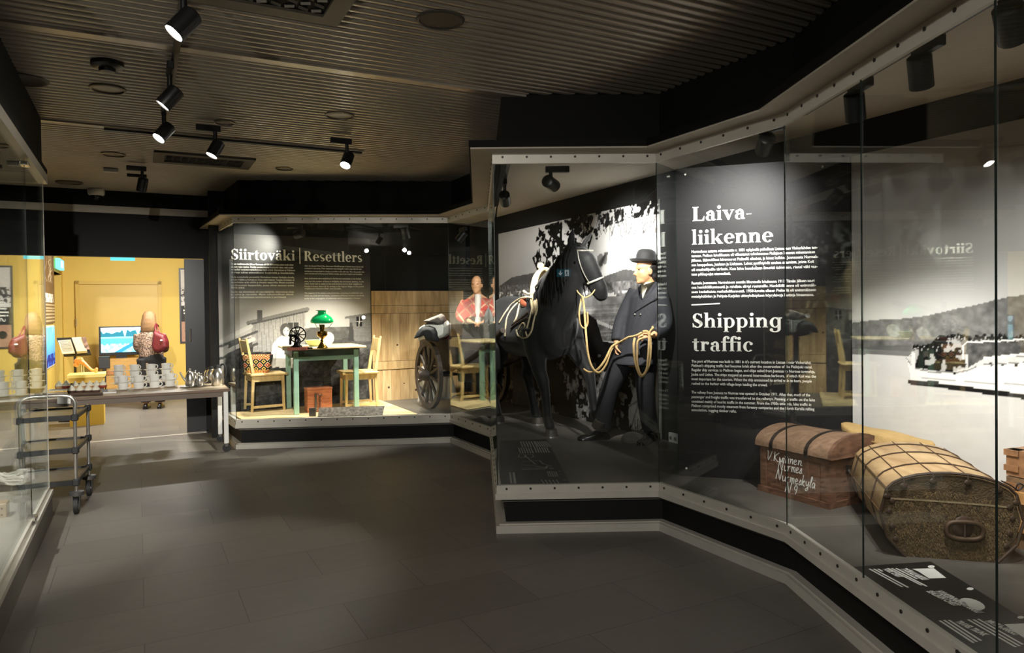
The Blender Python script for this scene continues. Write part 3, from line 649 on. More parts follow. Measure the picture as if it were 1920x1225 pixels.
def glyph(ch):
    g = Glyphs(); X = .68; A_ = 1.06
    if ch in 'äö': g2, wd = glyph({'ä': 'a', 'ö': 'o'}[ch]); g.q = g2.q; g.dot(.2, .88, .085); g.dot(.46, .88, .085); return g, wd
    if ch == 'L': g.stem(.09, 0, 1, .24); g.foot(.09, .24); g.rect(.02, .95, .42, 1); g.poly([(.2, 0), (.78, 0), (.82, .32), (.78, .32), (.66, .06), (.2, .06)]); return g, .84
    if ch == 'S':
        g.ring(.36, .745, .30, .27, .19, .06, 35, 235); g.ring(.36, .265, .34, .28, .2, .06, -145, 75)
        g.poly([(.08, .66), (.16, .46), (.56, .20), (.68, .36), (.60, .46), (.24, .66)]); g.poly([(.60, .98), (.64, .98), (.66, .68), (.61, .68), (.52, .9)]); g.poly([(.05, .02), (.10, .02), (.18, .12), (.08, .32), (.04, .32)]); return g, .74
    if ch == 'R':
        g.stem(.09, 0, 1, .24); g.foot(.09, .24); g.rect(.02, .95, .4, 1); g.ring(.38, .745, .34, .255, .2, .06, -90, 90); g.rect(.3, .94, .4, 1); g.rect(.3, .49, .4, .55)
        g.poly([(.38, .52), (.56, .52), (.84, .05), (.92, .05), (.92, 0), (.66, 0)]); return g, .92
    if ch in 'il': top_ = X if ch == 'i' else A_; g.stem(.09, 0, top_); g.foot(.09); g.flag(.09, top_); (g.dot(.185, .91, .115) if ch == 'i' else None); return g, .38
    if ch == 'k': g.stem(.09, 0, A_); g.foot(.09); g.flag(.09, A_); g.poly([(.26, .30), (.55, .63), (.48, .68), (.78, .68), (.78, .63), (.66, .63), (.33, .27)]); g.poly([(.34, .40), (.50, .46), (.78, .05), (.84, .05), (.84, 0), (.54, 0), (.30, .36)]); return g, .84
    if ch in 'nh': top_ = X if ch == 'n' else A_; g.stem(.09, 0, top_); g.foot(.09); g.flag(.09, top_); g.ring(.44, .44, .27, .25, .19, .10, 0, 165); g.stem(.52, 0, .46); g.foot(.52); return g, .82
    if ch == 'r': g.stem(.09, 0, X); g.foot(.09); g.flag(.09, X); g.ring(.42, .46, .2, .22, .1, .1, 60, 170); g.dot(.48, .57, .105); return g, .60
    if ch == 'p': g.stem(.09, -.32, X); g.foot(.09, y=-.32); g.flag(.09, X); g.ring(.40, .34, .33, .36, .19, .07, -130, 130); return g, .78
    if ch == 'o': g.ring(.37, .34, .34, .36, .2, .06); return g, .74
    if ch == 'c': g.ring(.37, .34, .34, .36, .2, .06, 45, 315); g.dot(.54, .54, .1); return g, .66
    if ch == 'e': g.ring(.37, .34, .34, .36, .2, .06, 0, 318); g.rect(.14, .34, .70, .39); g.poly([(.51, .38), (.70, .38), (.69, .44), (.5, .46)]); return g, .72
    if ch == 'a': g.stem(.40, .06, .48); g.ring(.36, .44, .23, .26, .19, .08, 0, 140); g.dot(.17, .52, .10); g.ring(.27, .19, .23, .21, .17, .06, 60, 300); g.rect(.26, .34, .44, .40); g.poly([(.40, .08), (.46, -.01), (.60, -.01), (.68, .04), (.66, .08), (.59, .08), (.59, .2)]); return g, .70
    if ch == 'v': g.poly([(.06, .64), (.27, .64), (.48, .18), (.41, -.02), (.34, -.02)]); g.poly([(.60, .64), (.67, .64), (.42, -.02), (.36, .0)]); g.rect(0, .635, .34, .68); g.rect(.50, .635, .74, .68); return g, .74
    if ch == 't': g.stem(.12, .1, .86); g.poly([(.12, .86), (.31, .90), (.31, .66), (.12, .6)]); g.rect(0, .62, .46, .68); g.ring(.33, .17, .21, .19, .19, .08, 180, 310); return g, .50
    if ch == 'f': g.stem(.12, 0, .84); g.foot(.12); g.rect(0, .62, .48, .68); g.ring(.36, .82, .24, .26, .19, .08, 40, 180); g.dot(.47, .94, .09); return g, .46
    if ch == 's': g.ring(.27, .50, .23, .19, .14, .05, 40, 240); g.ring(.29, .19, .25, .20, .15, .05, -150, 70); g.poly([(.06, .44), (.14, .32), (.40, .14), (.52, .24), (.44, .34), (.18, .46)]); return g, .58
    if ch == 'g': g.ring(.38, .34, .34, .36, .2, .07, 40, 320); g.stem(.52, -.14, .68); g.ring(.36, -.12, .35, .22, .18, .07, 200, 360); g.dot(.14, -.16, .1); g.rect(.52, .62, .8, .68); return g, .82
    if ch == '-': g.rect(.04, .30, .36, .345); return g, .40
    if ch == '|': g.rect(.1, -.2, .14, 1.15); return g, .26
    return g, .3
def headline(mb, text, O, eu, cap, n, mi=0):
    x = 0; O = Vector(O)
    for ch in text:
        g, wd = glyph(ch)
        for q in g.q: mb.add([O + eu * ((x + a) * cap) + Z3 * (b * cap) + n * .0012 for a, b in q], [tuple(range(len(q)))], mi)
        x += wd + .03
    return x * cap
def text_mesh(text, size, bold=0, shear=0):
    cu = bpy.data.curves.new('t', 'FONT'); cu.body = text; cu.size = size; cu.offset = bold; cu.resolution_u = 2; cu.shear = shear
    o = bpy.data.objects.new('t', cu); COL.objects.link(o)
    dg = bpy.context.evaluated_depsgraph_get(); dg.update()
    me = bpy.data.meshes.new_from_object(o.evaluated_get(dg))
    vs = [v.co.copy() for v in me.vertices]; fs = [tuple(p.vertices) for p in me.polygons]
    bpy.data.objects.remove(o); bpy.data.curves.remove(cu); bpy.data.meshes.remove(me); return vs, fs
def write(mb, text, O, eu, ev, size, n=None, width=None, bold=0, shear=0, lift=.0012, mi=0):
    """one line of sans lettering; width squeezes it to a given length"""
    vs, fs = text_mesh(text, size, bold * size, shear)
    if not vs: return
    wmax = max(v.x for v in vs); k = width / wmax if width else 1
    O, eu, ev = Vector(O), Vector(eu), Vector(ev); n = n or eu.cross(ev)
    mb.add([O + eu * (v.x * k) + ev * v.y + n * lift for v in vs], fs, mi)
# ---- shipping traffic text panel
pd = Vector((math.cos(R(-18)), math.sin(R(-18)), 0)); pn = Vector((pd.y, -pd.x, 0))
pl = on_z(1272.5, 892, ZP); pO = Vector((pl.x, pl.y, ZP)); pW = 1.11
def onp(px, py): return on_line(px, py, pO.xy, (pd.x, pd.y))
tp = thing('text_panel', 'tall black text panel headed Laivaliikenne and Shipping traffic', 'text panel', pO)
mb = MB(); mb.extrude([pO, pO + pd * pW, pO + pd * pW - pn * .03, pO - pn * .03], Z3 * 2.16); mb.build('board', mat('panel_black', rgb(27, 25, 26), .6, spec=.2, noise=(2, .1)), tp, 0, True)
mb = MB()
for txt, x, y, cap in (('Laiva-', 1298, 415, .098), ('liikenne', 1297, 459, .098), ('Shipping', 1297.5, 614.5, .098), ('traffic', 1298, 658.5, .098)):
    o_ = onp(x, y); xr = onp({'Laiva-': 1411, 'liikenne': 1451, 'Shipping': 1468, 'traffic': 1413}[txt], y); ln = (xr - o_).xy.length
    t0 = MB(); w1 = headline(t0, txt, (0, 0, 0), Vector((1, 0, 0)), 1, Vector((0, 0, 0)))
    k = ln / w1
    mb.add([o_ + pd * (v.x * k) + Z3 * (v.z * cap) + pn * .0012 for v in t0.v], t0.f)
p_, q_ = onp(1296.5, 573), onp(1350, 570.5); mb.extrude([p_, q_, q_ + Z3 * .008, p_ + Z3 * .008], pn * .0015)
FI = [("Nurmeksen satama rakennettiin v. 1881 nykyiselle paikalleen Lietsaareen Vinkerlahden tun-", 474.5, 1533), ("tumaan. Pielisen laivaliikenne oli vilkastunut valmistuneen Pielisjoen kanavan rakentamisen", 482.5, 1528),
      ("jälkeen. Säännölliset laivavuorot Pielisellä alkoivat, ja laivat kulkivat Joensuusta Nurmek-", 491, 1534), ("sen kauppalaan, Juukaan ja Lieksaan. Laivat pysähtyivät useissa satamissa, joista Koli", 499.5, 1526),
      ("oli matkailijoille tärkein. Kun laiva huudollaan ilmoitti tulostaan, riensi väki vas-", 508.5, 1533), ("taan pikkupojat etunenässä.", 517, 1370),
      ("Rautatie Joensuusta Nurmekseen avattiin liikenteelle lokakuussa 1911. Tämän jälkeen suuri", 533.5, 1527), ("osa henkilöliikenteestä ja rahdista siirtyi rautateille. Henkilöliikenne oli enimmäk-", 541.5, 1530),
      ("seen kesäaikaista matkailuliikennettä. 1950-luvulta alkaen Pielisellä oli enimmäkseen", 550, 1530), ("metsäyhtiöiden ja Pohjois-Karjalan uittoyhdistyksen höyrylaivoja lauttoja hinaamassa.", 558.5, 1526)]
EN = [("The port of Nurmes was built in 1881 in it's current location in Lietsaari near Vinkerlahti.", 680, 1521), ("Pielinen's shipping traffic had become brisk after the construction of the Pielisjoki canal.", 688, 1523),
      ("Regular ship services to Pielinen began, and ships sailed from Joensuu to Nurmes township,", 696, 1528), ("Juuka and Lieksa. The ships stopped at several intermediate harbours, of which Koli was the", 704.5, 1530),
      ("most important for the tourism. When the ship announced its arrival with its horn, people", 713, 1522), ("rushed to the harbor with village boys leading the crowd.", 721.5, 1439),
      ("The railway from Joensuu to Nurmes was opened in October 1911. After that, much of the", 738, 1519), ("passenger and freight traffic was transferred to the railways. Passenger traffic on the lake", 746.5, 1528),
      ("consisted mainly of tourist traffic in the summer. From the 1950s onwards, lake traffic in", 755, 1521), ("Pielinen comprised mostly steamers from forestry companies and the North Karelia rafting", 763, 1527), ("association, tugging timber rafts.", 771, 1381)]
for txt, y, xr in FI + EN:
    o_ = onp(1296.5, y); write(mb, txt, o_, pd, Z3, .0265, pn, (onp(xr, y) - o_).xy.length, bold=.018)
mb.build('lettering', TEXTW, tp, 0, True)
for x, y in ((1285, 327), (1542, 313), (1287, 878), (1545, 880)): p_ = onp(x, y); MB().cyl(p_, p_ + pn * .006, .008, n=10).build('screw', STEEL, tp, 30, True)
# clear partition from the case corner to the panel
pane('glass_pane', N2, (pO.x, pO.y), ZP, 2.45, near_case)
# ---- lettering on the resettlers wall
mO = Vector((mB(0).x, mB(0).y, 0)); mn = -A3
def onm(px, py): return on_line(px, py, (mB(0) - A2 * .016), B2)
mb = MB()
for txt, x0, x1, y0 in (('Siirtoväki', 433, 554, 486.5), ('Resettlers', 570, 680, 489.5)):
    o_ = onm(x0, y0); ln = (onm(x1, y0) - o_).xy.length
    t0 = MB(); w1 = headline(t0, txt, (0, 0, 0), Vector((1, 0, 0)), 1, Vector((0, 0, 0))); k = ln / w1
    mb.add([o_ + B3 * (v.x * k) + Z3 * (v.z * .125) + mn * .001 for v in t0.v], t0.f)
p_ = onm(561.5, 495); mb.extrude([p_, p_ + B3 * .012, p_ + B3 * .012 + Z3 * .20, p_ + Z3 * .20], mn * .001)
TF = [("Toisen maailmansodan jälkeen Suomessa oli 430 000 henkeä, joiden kodit olivat", 496.5, 550), ("jääneet rajan taakse. Heidän asuttamisensa hoidettiin siten, että uudet", 502, 550), ("asuinpaikat vastasivat mahdollisimman hyvin entisiä. Nurmekseen ja Valtimoon", 507, 553), ("siirretyt tulivat enimmäkseen Suojärveltä ja Soanlahdelta.", 512.5, 552),
      ("Uusia asutusalueita perustettiin Nurmeksen kuntaan Savikylän alueelle,", 521, 552), ("ja myös Höljäkän ja Karhujärven tilojen määrä lisääntyi. Toisaalta siirtolaisten oli", 526, 552), ("sopeuduttava uusiin oloihin ja vieraisiin naapureihin. Monet muuttivat", 531, 551), ("myöhemmin kaupunkiin, jossa olivat saaneet työtä.", 536.5, 552), ("Elämä jatkui.", 541, 459),
      ("Suurin osa siirtoväestä oli maanviljelijöitä, rakennettuja taloja", 549, 551), ("ja pelto-ja raivattiin. Myös uskonnollinen elämä", 554, 550), ("jatkui ortodoksisessa seurakunnassa ja perinteessä.", 559, 537)]
TE = [("After the Second World War, there were 430,000 people in Finland whose homes had", 500, 681), ("remained in lost areas. Their settlement was managed in such a way that the new", 504.5, 678), ("residences corresponded as closely as possible to the old ones. Thus, the people who", 510, 683), ("were transferred to Nurmes and Valtimo mostly came from Suojärvi and Soanlahti.", 514.5, 679),
      ("New settlements were established in the Nurmes municipality in the Savikylä", 523.5, 677), ("area, but the number of farms in Höljäkkä also increased. Settlers, on the", 529, 682), ("other hand, had to adapt to the environment and to their neighbours.", 533.5, 679), ("Karelia is known, above all, for moving to the migrant villages to the ground", 538.5, 682), ("neighbours became their own people.", 542.5, 640),
      ("The majority of the settlers were Orthodox, consisting of smallholders and", 551, 680), ("which was small and new homes. Settlements of Nurmes formed a new parish,", 556, 683), ("partly to the congregation of settlements and the preparation of houses.", 561, 676)]
for txt, y, xr in TF: o_ = onm(433, y); write(mb, txt, o_, B3, Z3, .030, mn, (onm(xr, y) - o_).xy.length, bold=.02, lift=.001)
for txt, y, xr in TE: o_ = onm(571, y); write(mb, txt, o_, B3, Z3, .026, mn, (onm(xr, y) - o_).xy.length, bold=.012, lift=.001)
lt = mb.build('lettering', TEXTW, m3, 0); lt.location = -Vector(m3.location)
# ---- plank wall in the far case
PINE = wood_mat('pine_planks', rgb(166, 134, 90), rgb(208, 176, 128), (1.2, 9, .5), .5, 5)
bl = onm(698, 752); br_ = mB(1.27); zt = onm(700, 546).z
pw = thing('plank_wall', 'knotty pine board partition standing beside the farmyard photo wall', 'partition', (bl.x, bl.y, ZP))
b0 = Vector((bl.x, bl.y, 0)) - A3 * .02; L_ = (Vector((br_.x, br_.y, 0)) - b0).dot(B3); mb = MB(); x = 0; k = 0
mb2 = MB(); rnd = random.Random(4)
hz_ = [(ZP, .36), (ZP + .365, .66), (ZP + 1.03, .0)]
rows = [(ZP + .0, .405), (ZP + .41, .105), (ZP + .52, .62), (ZP + 1.145, .10), (ZP + 1.25, zt - ZP - 1.25)]
for z0, hh in rows:
    x = 0
    if hh < .2:
        mb.extrude([b0, b0 + B3 * L_, b0 + B3 * L_ - A3 * .04, b0 - A3 * .04], Z3 * hh); mb.v[-8:] = [p + Z3 * z0 for p in mb.v[-8:]]; continue
    while x < L_ - .01:
        wd = min(.125, L_ - x); q = b0 + B3 * x + Z3 * z0
        mb.extrude([q, q + B3 * (wd - .003), q + B3 * (wd - .003) - A3 * .03, q - A3 * .03], Z3 * hh, k % 3); x += .125; k += 1
        if rnd.random() < .55:
            kz = z0 + rnd.uniform(.05, hh - .05); kc = q.copy(); kc.z = kz; kc += B3 * rnd.uniform(.03, .09) - A3 * .0302; mb2.disc(kc, -A3, rnd.uniform(.008, .017), 10)
PINE2 = wood_mat('pine_planks_pale', rgb(178, 146, 102), rgb(216, 186, 140), (1.2, 9, .5), .5, 5); PINE3 = wood_mat('pine_planks_warm', rgb(158, 124, 82), rgb(200, 166, 118), (1.2, 9, .5), .5, 5)
mb.build('boards', [PINE, PINE2, PINE3], pw, 0, True); mb2.build('knots', mat('wood_knot', rgb(74, 46, 24), .6, noise=(60, .2)), pw, 0, True)
# ================================================================== figures
from mathutils.bvhtree import BVHTree
def bvh_of(mbs):
    vs, fs = [], []
    for m_ in mbs: o = len(vs); vs += m_.v; fs += [tuple(i + o for i in f) for f in m_.f]
    return BVHTree.FromPolygons(vs, fs)
def drape(bv, px, py, lift=.006, Y=6.4):
    d = ray(px, py).normalized(); h = bv.ray_cast(EYE, d)
    return (h[0] - d * lift) if h[0] is not None else at_y(px, py, Y)
def ellring(c, rx, ry, ang=0, n=18, tilt=None):
    c = Vector(c); a = Vector((math.cos(ang), math.sin(ang), 0)); b = Vector((-math.sin(ang), math.cos(ang), 0)) if tilt is None else tilt
    return [c + a * rx * math.cos(2 * math.pi * k / n) + b * ry * math.sin(2 * math.pi * k / n) for k in range(n)]
def head_mb(mb, c, yaw, s=1.0, pitch_=0):
    """c = centre of the skull; yaw = heading of the face"""
    M = Matrix.Rotation(yaw, 3, 'Z') @ Matrix.Rotation(pitch_, 3, 'Y'); c = Vector(c)
    def B_(p, r): mb.ball(c + M @ (Vector(p) * s), tuple(q * s for q in r), 16, 10, M=M)
    B_((-.012, 0, .03), (.098, .077, .095)); B_((.02, 0, -.03), (.072, .066, .085)); B_((.04, 0, -.085), (.045, .045, .038)); B_((.068, 0, -.103), (.022, .024, .018))
    B_((.066, 0, .022), (.028, .055, .014)); B_((.05, .03, -.025), (.035, .028, .03)); B_((.05, -.03, -.025), (.035, .028, .03))
    mb.tube([c + M @ (Vector(p) * s) for p in ((.078, 0, .018), (.094, 0, -.012), (.108, 0, -.036), (.088, 0, -.048))], [r * s for r in (.010, .012, .016, .010)], 8)
    for z, r in ((-.066, .011), (-.080, .012)): B_((.078, 0, z), (.014, .024, r * .7))
    for y in (.075, -.075): B_((-.01, y, -.012), (.022, .010, .034))
    return M
def eyes(parent, c, yaw, s=1.0):
    M = Matrix.Rotation(yaw, 3, 'Z'); c = Vector(c)
    for y in (.032, -.032): MB().ball(c + M @ (Vector((.079, y, .004)) * s), tuple(q * s for q in (.007, .011, .005)), 10, 6, M=M).build('eye', EYEP, parent)
def hand_mb(mb, wrist, d, palm, s=1.0, curl=.9, thumb=1):
    """d = direction of the fingers, palm = direction the palm faces"""
    w_, d, p = Vector(wrist), Vector(d).normalized(), Vector(palm).normalized(); p = (p - d * p.dot(d)).normalized(); q = d.cross(p)
    mb.tube([w_, w_ + d * .035 * s, w_ + d * .085 * s], [(.026 * s, .018 * s), (.040 * s, .016 * s), (.042 * s, .014 * s)], 10, up=p)
    for i, (o, L_) in enumerate(((-.032, .062), (-.011, .074), (.011, .070), (.031, .054))):
        b = w_ + d * .085 * s + q * o * s; pts = [b - d * .01 * s, b]; dd = d.copy(); a = 0
        for k, fr in enumerate((.45, .32, .23)):
            a += curl * (.55 + .15 * k + .05 * i); pts.append(pts[-1] + (d * math.cos(a) + p * math.sin(a)) * L_ * fr * s)
        mb.tube(pts, [r * s for r in (.0095, .0098, .0092, .0085, .0068)], 7)
    b = w_ + d * .03 * s + q * (-.034 * s * thumb)
    mb.tube([b, b + (d * .5 - q * .55 * thumb + p * .35) * .045 * s, b + (d * .85 - q * .35 * thumb + p * .75) * .07 * s], [.013 * s, .0115 * s, .008 * s], 8)
def limb(mb, pts, rad, n=12): mb.tube(smooth_path(pts, 4), interp(rad, len(pts), 4), n)
def interp(rad, n, k):
    out = []
    for i in range(n - 1):
        for j in range(k): out.append(rad[i] + (rad[i + 1] - rad[i]) * j / k)
    return out + [rad[-1]]
SKIN = mat('mannequin_skin', rgb(214, 160, 116), .45, noise=(9, .06)); HAIR = mat('dark_hair', rgb(28, 22, 19), .5, noise=(80, .3), bump=.4, bscale=120)
EYEP = mat('eye_paint', rgb(40, 28, 22), .3, noise=(40, .2))
# ---- mannequin leading the horse
MO = Vector((1.12, 6.28, ZP))
def mp(px, py, dy=0): q = at_y(px, py, MO.y + dy); return q - MO
man = thing('mannequin', 'mannequin man in bowler hat and dark suit holding the horse rope', 'mannequin', MO)
tf = math.atan2(-.62, -.78); hf = math.atan2(-.22, -.97)
sx_ = Vector((math.cos(tf + math.pi / 2), math.sin(tf + math.pi / 2), 0))     # his left side
hc = mp(1211, 507, -.01); nk = mp(1217, 533, .01); chest = mp(1214, 580); pel = mp(1195, 662)
shL, shR = mp(1240, 550, -.10), mp(1189, 549, .10)
elR, wrR = mp(1166, 602, .10), mp(1156, 645, .03); elL, wrL = mp(1247, 606, -.12), mp(1224, 630, -.26)
hipL, hipR = pel + Vector((.06, -.05, -.03)), pel + Vector((-.06, .05, -.03))
anR, anL = mp(1124, 806, .12), mp(1217, 806, -.03); knR, knL = (hipR + anR) / 2 + Vector((-.05, -.02, .02)), (hipL + anL) / 2 + Vector((-.02, -.02, .0))
body = MB()
hM = head_mb(body, hc, hf, 1.0)
limb(body, [nk + Vector((.01, 0, -.06)), nk, hc + Vector((.02, .01, -.05))], [.066, .056, .056])
body.loft([ellring(p, a, b, tf) for p, a, b in ((pel + Z3 * -.12, .10, .13), (pel, .11, .15), (pel.lerp(chest, .5), .10, .13), (chest, .115, .165), (chest.lerp(nk, .55), .11, .17), (chest.lerp(nk, .85), .08, .10), (nk, .05, .05))])
for a, b, c_ in ((shR, elR, wrR), (shL, elL, wrL)): limb(body, [a, b, c_], [.06, .045, .028])
for a, b, c_ in ((hipR, knR, anR), (hipL, knL, anL)): limb(body, [a, b, c_], [.09, .06, .04])
handd = (mp(1197, 629, -.30) - wrL)
hand_mb(body, wrL, handd, (-.1, .5, -.9), 1.0, 1.0, 1); hand_mb(body, wrR, (-.05, -.15, -1), (.9, -.3, 0), .95, 1.1, -1)
body.remeshed(.0075, 3).build('body', SKIN, man)
eyes(man, hc, hf)
hb = MB()
for p, r in (((-.045, 0, .02), (.078, .082, .085)), ((-.065, 0, -.045), (.05, .07, .06)), ((-.025, .070, .012), (.035, .013, .03)), ((-.025, -.070, .012), (.035, .013, .03))): hb.ball(hc + hM @ Vector(p), r, 14, 9, M=hM)
hb.remeshed(.008, 2).build('hair', HAIR, man)
FELT = mat('black_felt', rgb(20, 19, 19), .75, noise=(30, .15), sheen=.2)
hat = MB(); tl = Matrix.Rotation(hf, 3, 'Z') @ Matrix.Rotation(R(-6), 3, 'Y'); ho = hc + Vector((0, 0, .072))
hat.lathe([(.0, .118), (.045, .115), (.078, .098), (.092, .06), (.096, .01), (.10, .0), (.128, .004), (.148, .018), (.150, .014), (.13, -.004), (.10, -.010), (.088, -.006)], ho, 28, M=tl, sy=.9)
hat.build('hat', FELT, man, 50)
SUIT = mat('dark_suit', rgb(44, 44, 49), .8, noise=(60, .18), bump=.15, bscale=300)
jk = MB()
jk.loft([ellring(p, a, b, tf) for p, a, b in ((pel + Vector((-.03, -.01, -.10)), .165, .215), (pel + Z3 * -.02, .155, .20), (pel.lerp(chest, .45), .135, .178), (chest, .14, .195), (chest.lerp(nk, .5), .13, .195), (chest.lerp(nk, .78), .09, .13), (chest.lerp(nk, .95), .07, .075))])
limb(jk, [shR + Vector((.03, 0, .01)), elR, wrR + (elR - wrR) * .12], [.085, .068, .055]); limb(jk, [shL + Vector((-.03, 0, .01)), elL, wrL + (elL - wrL) * .15], [.088, .07, .055])
jkr = jk.remeshed(.011, 4); jkr.build('jacket', SUIT, man)
jw = MB(); jw.v = [v + MO for v in jkr.v]; jw.f = jkr.f; bvj = bvh_of([jw])
sh = MB(); P = [(1202, 531), (1208, 534), (1222, 529), (1229, 528), (1226, 538), (1205, 560), (1203, 552)]
V = [drape(bvj, *p, lift=.010, Y=6.1) - MO for p in P]; cen = sum(V, Vector()) / len(V); sh.add(V + [cen], [(i, (i + 1) % len(V), len(V)) for i in range(len(V))])
sh.lathe([(.062, -.05), (.066, -.02), (.068, .012), (.060, .016)], nk + Vector((0, 0, .0)), 20); sh.build('shirt', mat('cream_shirt', rgb(226, 218, 196), .7, noise=(40, .06)), man, 50)
lp = MB(); LAP = mat('lapel_cloth', rgb(52, 52, 57), .75, noise=(60, .15))
for P in ([(1229, 528), (1236, 531), (1236, 555), (1190, 585), (1205, 561)], [(1202, 533), (1196, 540), (1198, 556), (1205, 563), (1204, 548)]):
    V = [drape(bvj, *p, lift=.012, Y=6.1) - MO for p in P]; cen = sum(V, Vector()) / len(V); lp.add(V + [cen], [(i, (i + 1) % len(V), len(V)) for i in range(len(V))])
lp.tube([drape(bvj, *p, lift=.012, Y=6.1) - MO for p in ((1236, 556), (1222, 565), (1206, 575), (1189, 586))], .004, 6, mi=1)
lp.build('lapel', [LAP, FELT], man, 0)
for p in ((1190.5, 590), (1201, 590)):
    q = drape(bvj, *p, lift=.006, Y=6.1) - MO; MB().ball(q, .010, 10, 6).build('button', STEEL, man)
tr = MB()
limb(tr, [hipR + Z3 * .06, knR, anR + Vector((.02, 0, .0))], [.12, .085, .082]); limb(tr, [hipL + Z3 * .06, knL, anL + Vector((.012, 0, .0))], [.115, .078, .074]); tr.ball(pel + Z3 * -.02, (.14, .14, .12))
tr.remeshed(.012, 4).build('trousers', mat('dark_trousers', rgb(32, 32, 35), .8, noise=(50, .15)), man)
for a, ya, k in ((anR, math.atan2(-.25, -.97), 'R'), (anL, math.atan2(-.75, -.5), 'L')):
    s_ = MB(); M = Matrix.Rotation(ya, 3, 'Z'); a0 = Vector((a.x, a.y, 0))
    s_.loft([ [a0 + M @ Vector((x, y * wd, z)) for y, z in ((-1, 0), (1, 0), (1, h * .6), (.5, h), (-.5, h), (-1, h * .6))] for x, wd, h in ((-.09, .03, .05), (-.05, .038, .085), (.03, .040, .08), (.10, .047, .055), (.17, .044, .042), (.205, .02, .03))])
    s_.build('shoe', mat('black_leather', rgb(22, 21, 20), .25, noise=(30, .2)), man, 60)
# ---- horse
HC = Vector((.44, 6.60, ZP)); HR = math.atan2(-.885, .466); HM = Matrix.Translation(HC) @ Matrix.Rotation(HR, 4, 'Z')
horse = thing('horse', 'life-size black horse model in harness turned towards the bowler hat mannequin', 'horse', HC, HR)
hb = MB()
def seg(pts, n=16): hb.tube([p for p, r in pts], [r for p, r in pts], n)
seg([((-1.30, 0, 1.06), (.08, .12)), ((-1.22, 0, 1.06), (.20, .22)), ((-1.02, 0, 1.05), (.27, .28)), ((-.72, 0, 1.00), (.28, .30)), ((-.42, 0, 1.00), (.265, .30)), ((-.18, 0, 1.02), (.25, .33)), ((.0, 0, 1.02), (.215, .29)), ((.10, 0, 1.00), (.13, .19))], 24)
seg([((-.30, 0, 1.10), (.17, .30)), ((-.08, 0, 1.24), (.180, .31)), ((.10, 0, 1.40), (.150, .26)), ((.22, .005, 1.56), (.108, .185)), ((.29, .01, 1.66), (.08, .12))], 20)
seg([((.26, .0, 1.70), (.06, .06)), ((.295, .01, 1.66), (.088, .11)), ((.345, .04, 1.58), (.100, .14)), ((.39, .075, 1.50), (.084, .115)), ((.43, .115, 1.41), (.066, .088)), ((.455, .14, 1.34), (.066, .080)), ((.47, .155, 1.28), (.052, .058)), ((.475, .16, 1.25), (.03, .034))], 18)
hb.ball((.315, .03, 1.52), (.07, .085, .10))
for sy in (-1, 1):
    c0 = Vector((.275, .055 * sy + .01, 1.73)); tip = Vector((.33 + .02 * sy, .095 * sy + .055, 1.89 - .015 * sy))
    hb.tube([c0 - Z3 * .03, c0.lerp(tip, .35), c0.lerp(tip, .7), tip], [(.034, .026), (.044, .024), (.032, .016), (.005, .005)], 10)
def leg(pts, hoof_to):
    seg([(Vector(p), r) for p, r in pts], 12)
leg([((-.16, -.16, 1.0), .15), ((-.16, -.17, .80), .105), ((-.12, -.15, .60), .068), ((-.09, -.13, .50), .060), ((-.07, -.12, .40), .045), ((-.05, -.11, .18), .040), ((-.04, -.105, .13), .050), ((-.01, -.10, .065), .048)], 0)
leg([((-.12, .16, 1.0), .15), ((-.02, .18, .82), .105), ((.12, .185, .68), .070), ((.20, .185, .60), .062), ((.235, .185, .50), .046), ((.285, .18, .29), .041), ((.30, .18, .24), .050), ((.345, .18, .185), .048)], 0)
leg([((-1.06, -.15, 1.0), .19), ((-.95, -.17, .78), .14), ((-1.05, -.16, .58), .08), ((-1.14, -.155, .49), .064), ((-1.11, -.15, .40), .048), ((-1.06, -.145, .18), .044), ((-1.05, -.145, .13), .052), ((-1.01, -.145, .06), .05)], 0)
leg([((-1.04, .15, 1.0), .19), ((-.84, .17, .78), .14), ((-.86, .16, .58), .08), ((-.92, .155, .49), .064), ((-.86, .15, .40), .048), ((-.76, .145, .18), .044), ((-.74, .145, .13), .052), ((-.70, .145, .06), .05)], 0)
hbr = hb.remeshed(.016, 5)
COAT = mat('black_horse_coat', rgb(15, 14, 14), .62, spec=.25, noise=(14, .3), bump=.25, bscale=150, scale3=(1, 1, .3), sheen=.15)
hbr.build('body', COAT, horse, 80)
HOOF = mat('hoof_horn', rgb(62, 56, 48), .5, noise=(20, .2))
for p, tz in (((-.005, -.10, 0), 0), ((.36, .18, .12), .5), ((-.995, -.145, 0), 0), ((-.685, .145, 0), 0)):
    h = MB(); M = Matrix.Rotation(tz, 3, 'Y'); h.lathe([(.0, 0), (.066, 0), (.064, .012), (.052, .07), (.0, .075)], p, 16, M=M); h.build('hoof', HOOF, horse, 40)
    if tz == 0: h2 = MB(); h2.lathe([(.035, .0), (.07, .0), (.07, .01), (.035, .01)], p, 18); h2.build('horseshoe', STEEL, horse, 30)
for sy in (-1, 1):
    e = Vector((.355, .045 + .082 * sy - .01, 1.59)); MB().ball(e, (.022, .016, .018), 12, 8).build('eye', mat('dark_eye', rgb(16, 12, 10), .08, noise=(30, .1)), horse)
mn = MB(); rnd = random.Random(11)
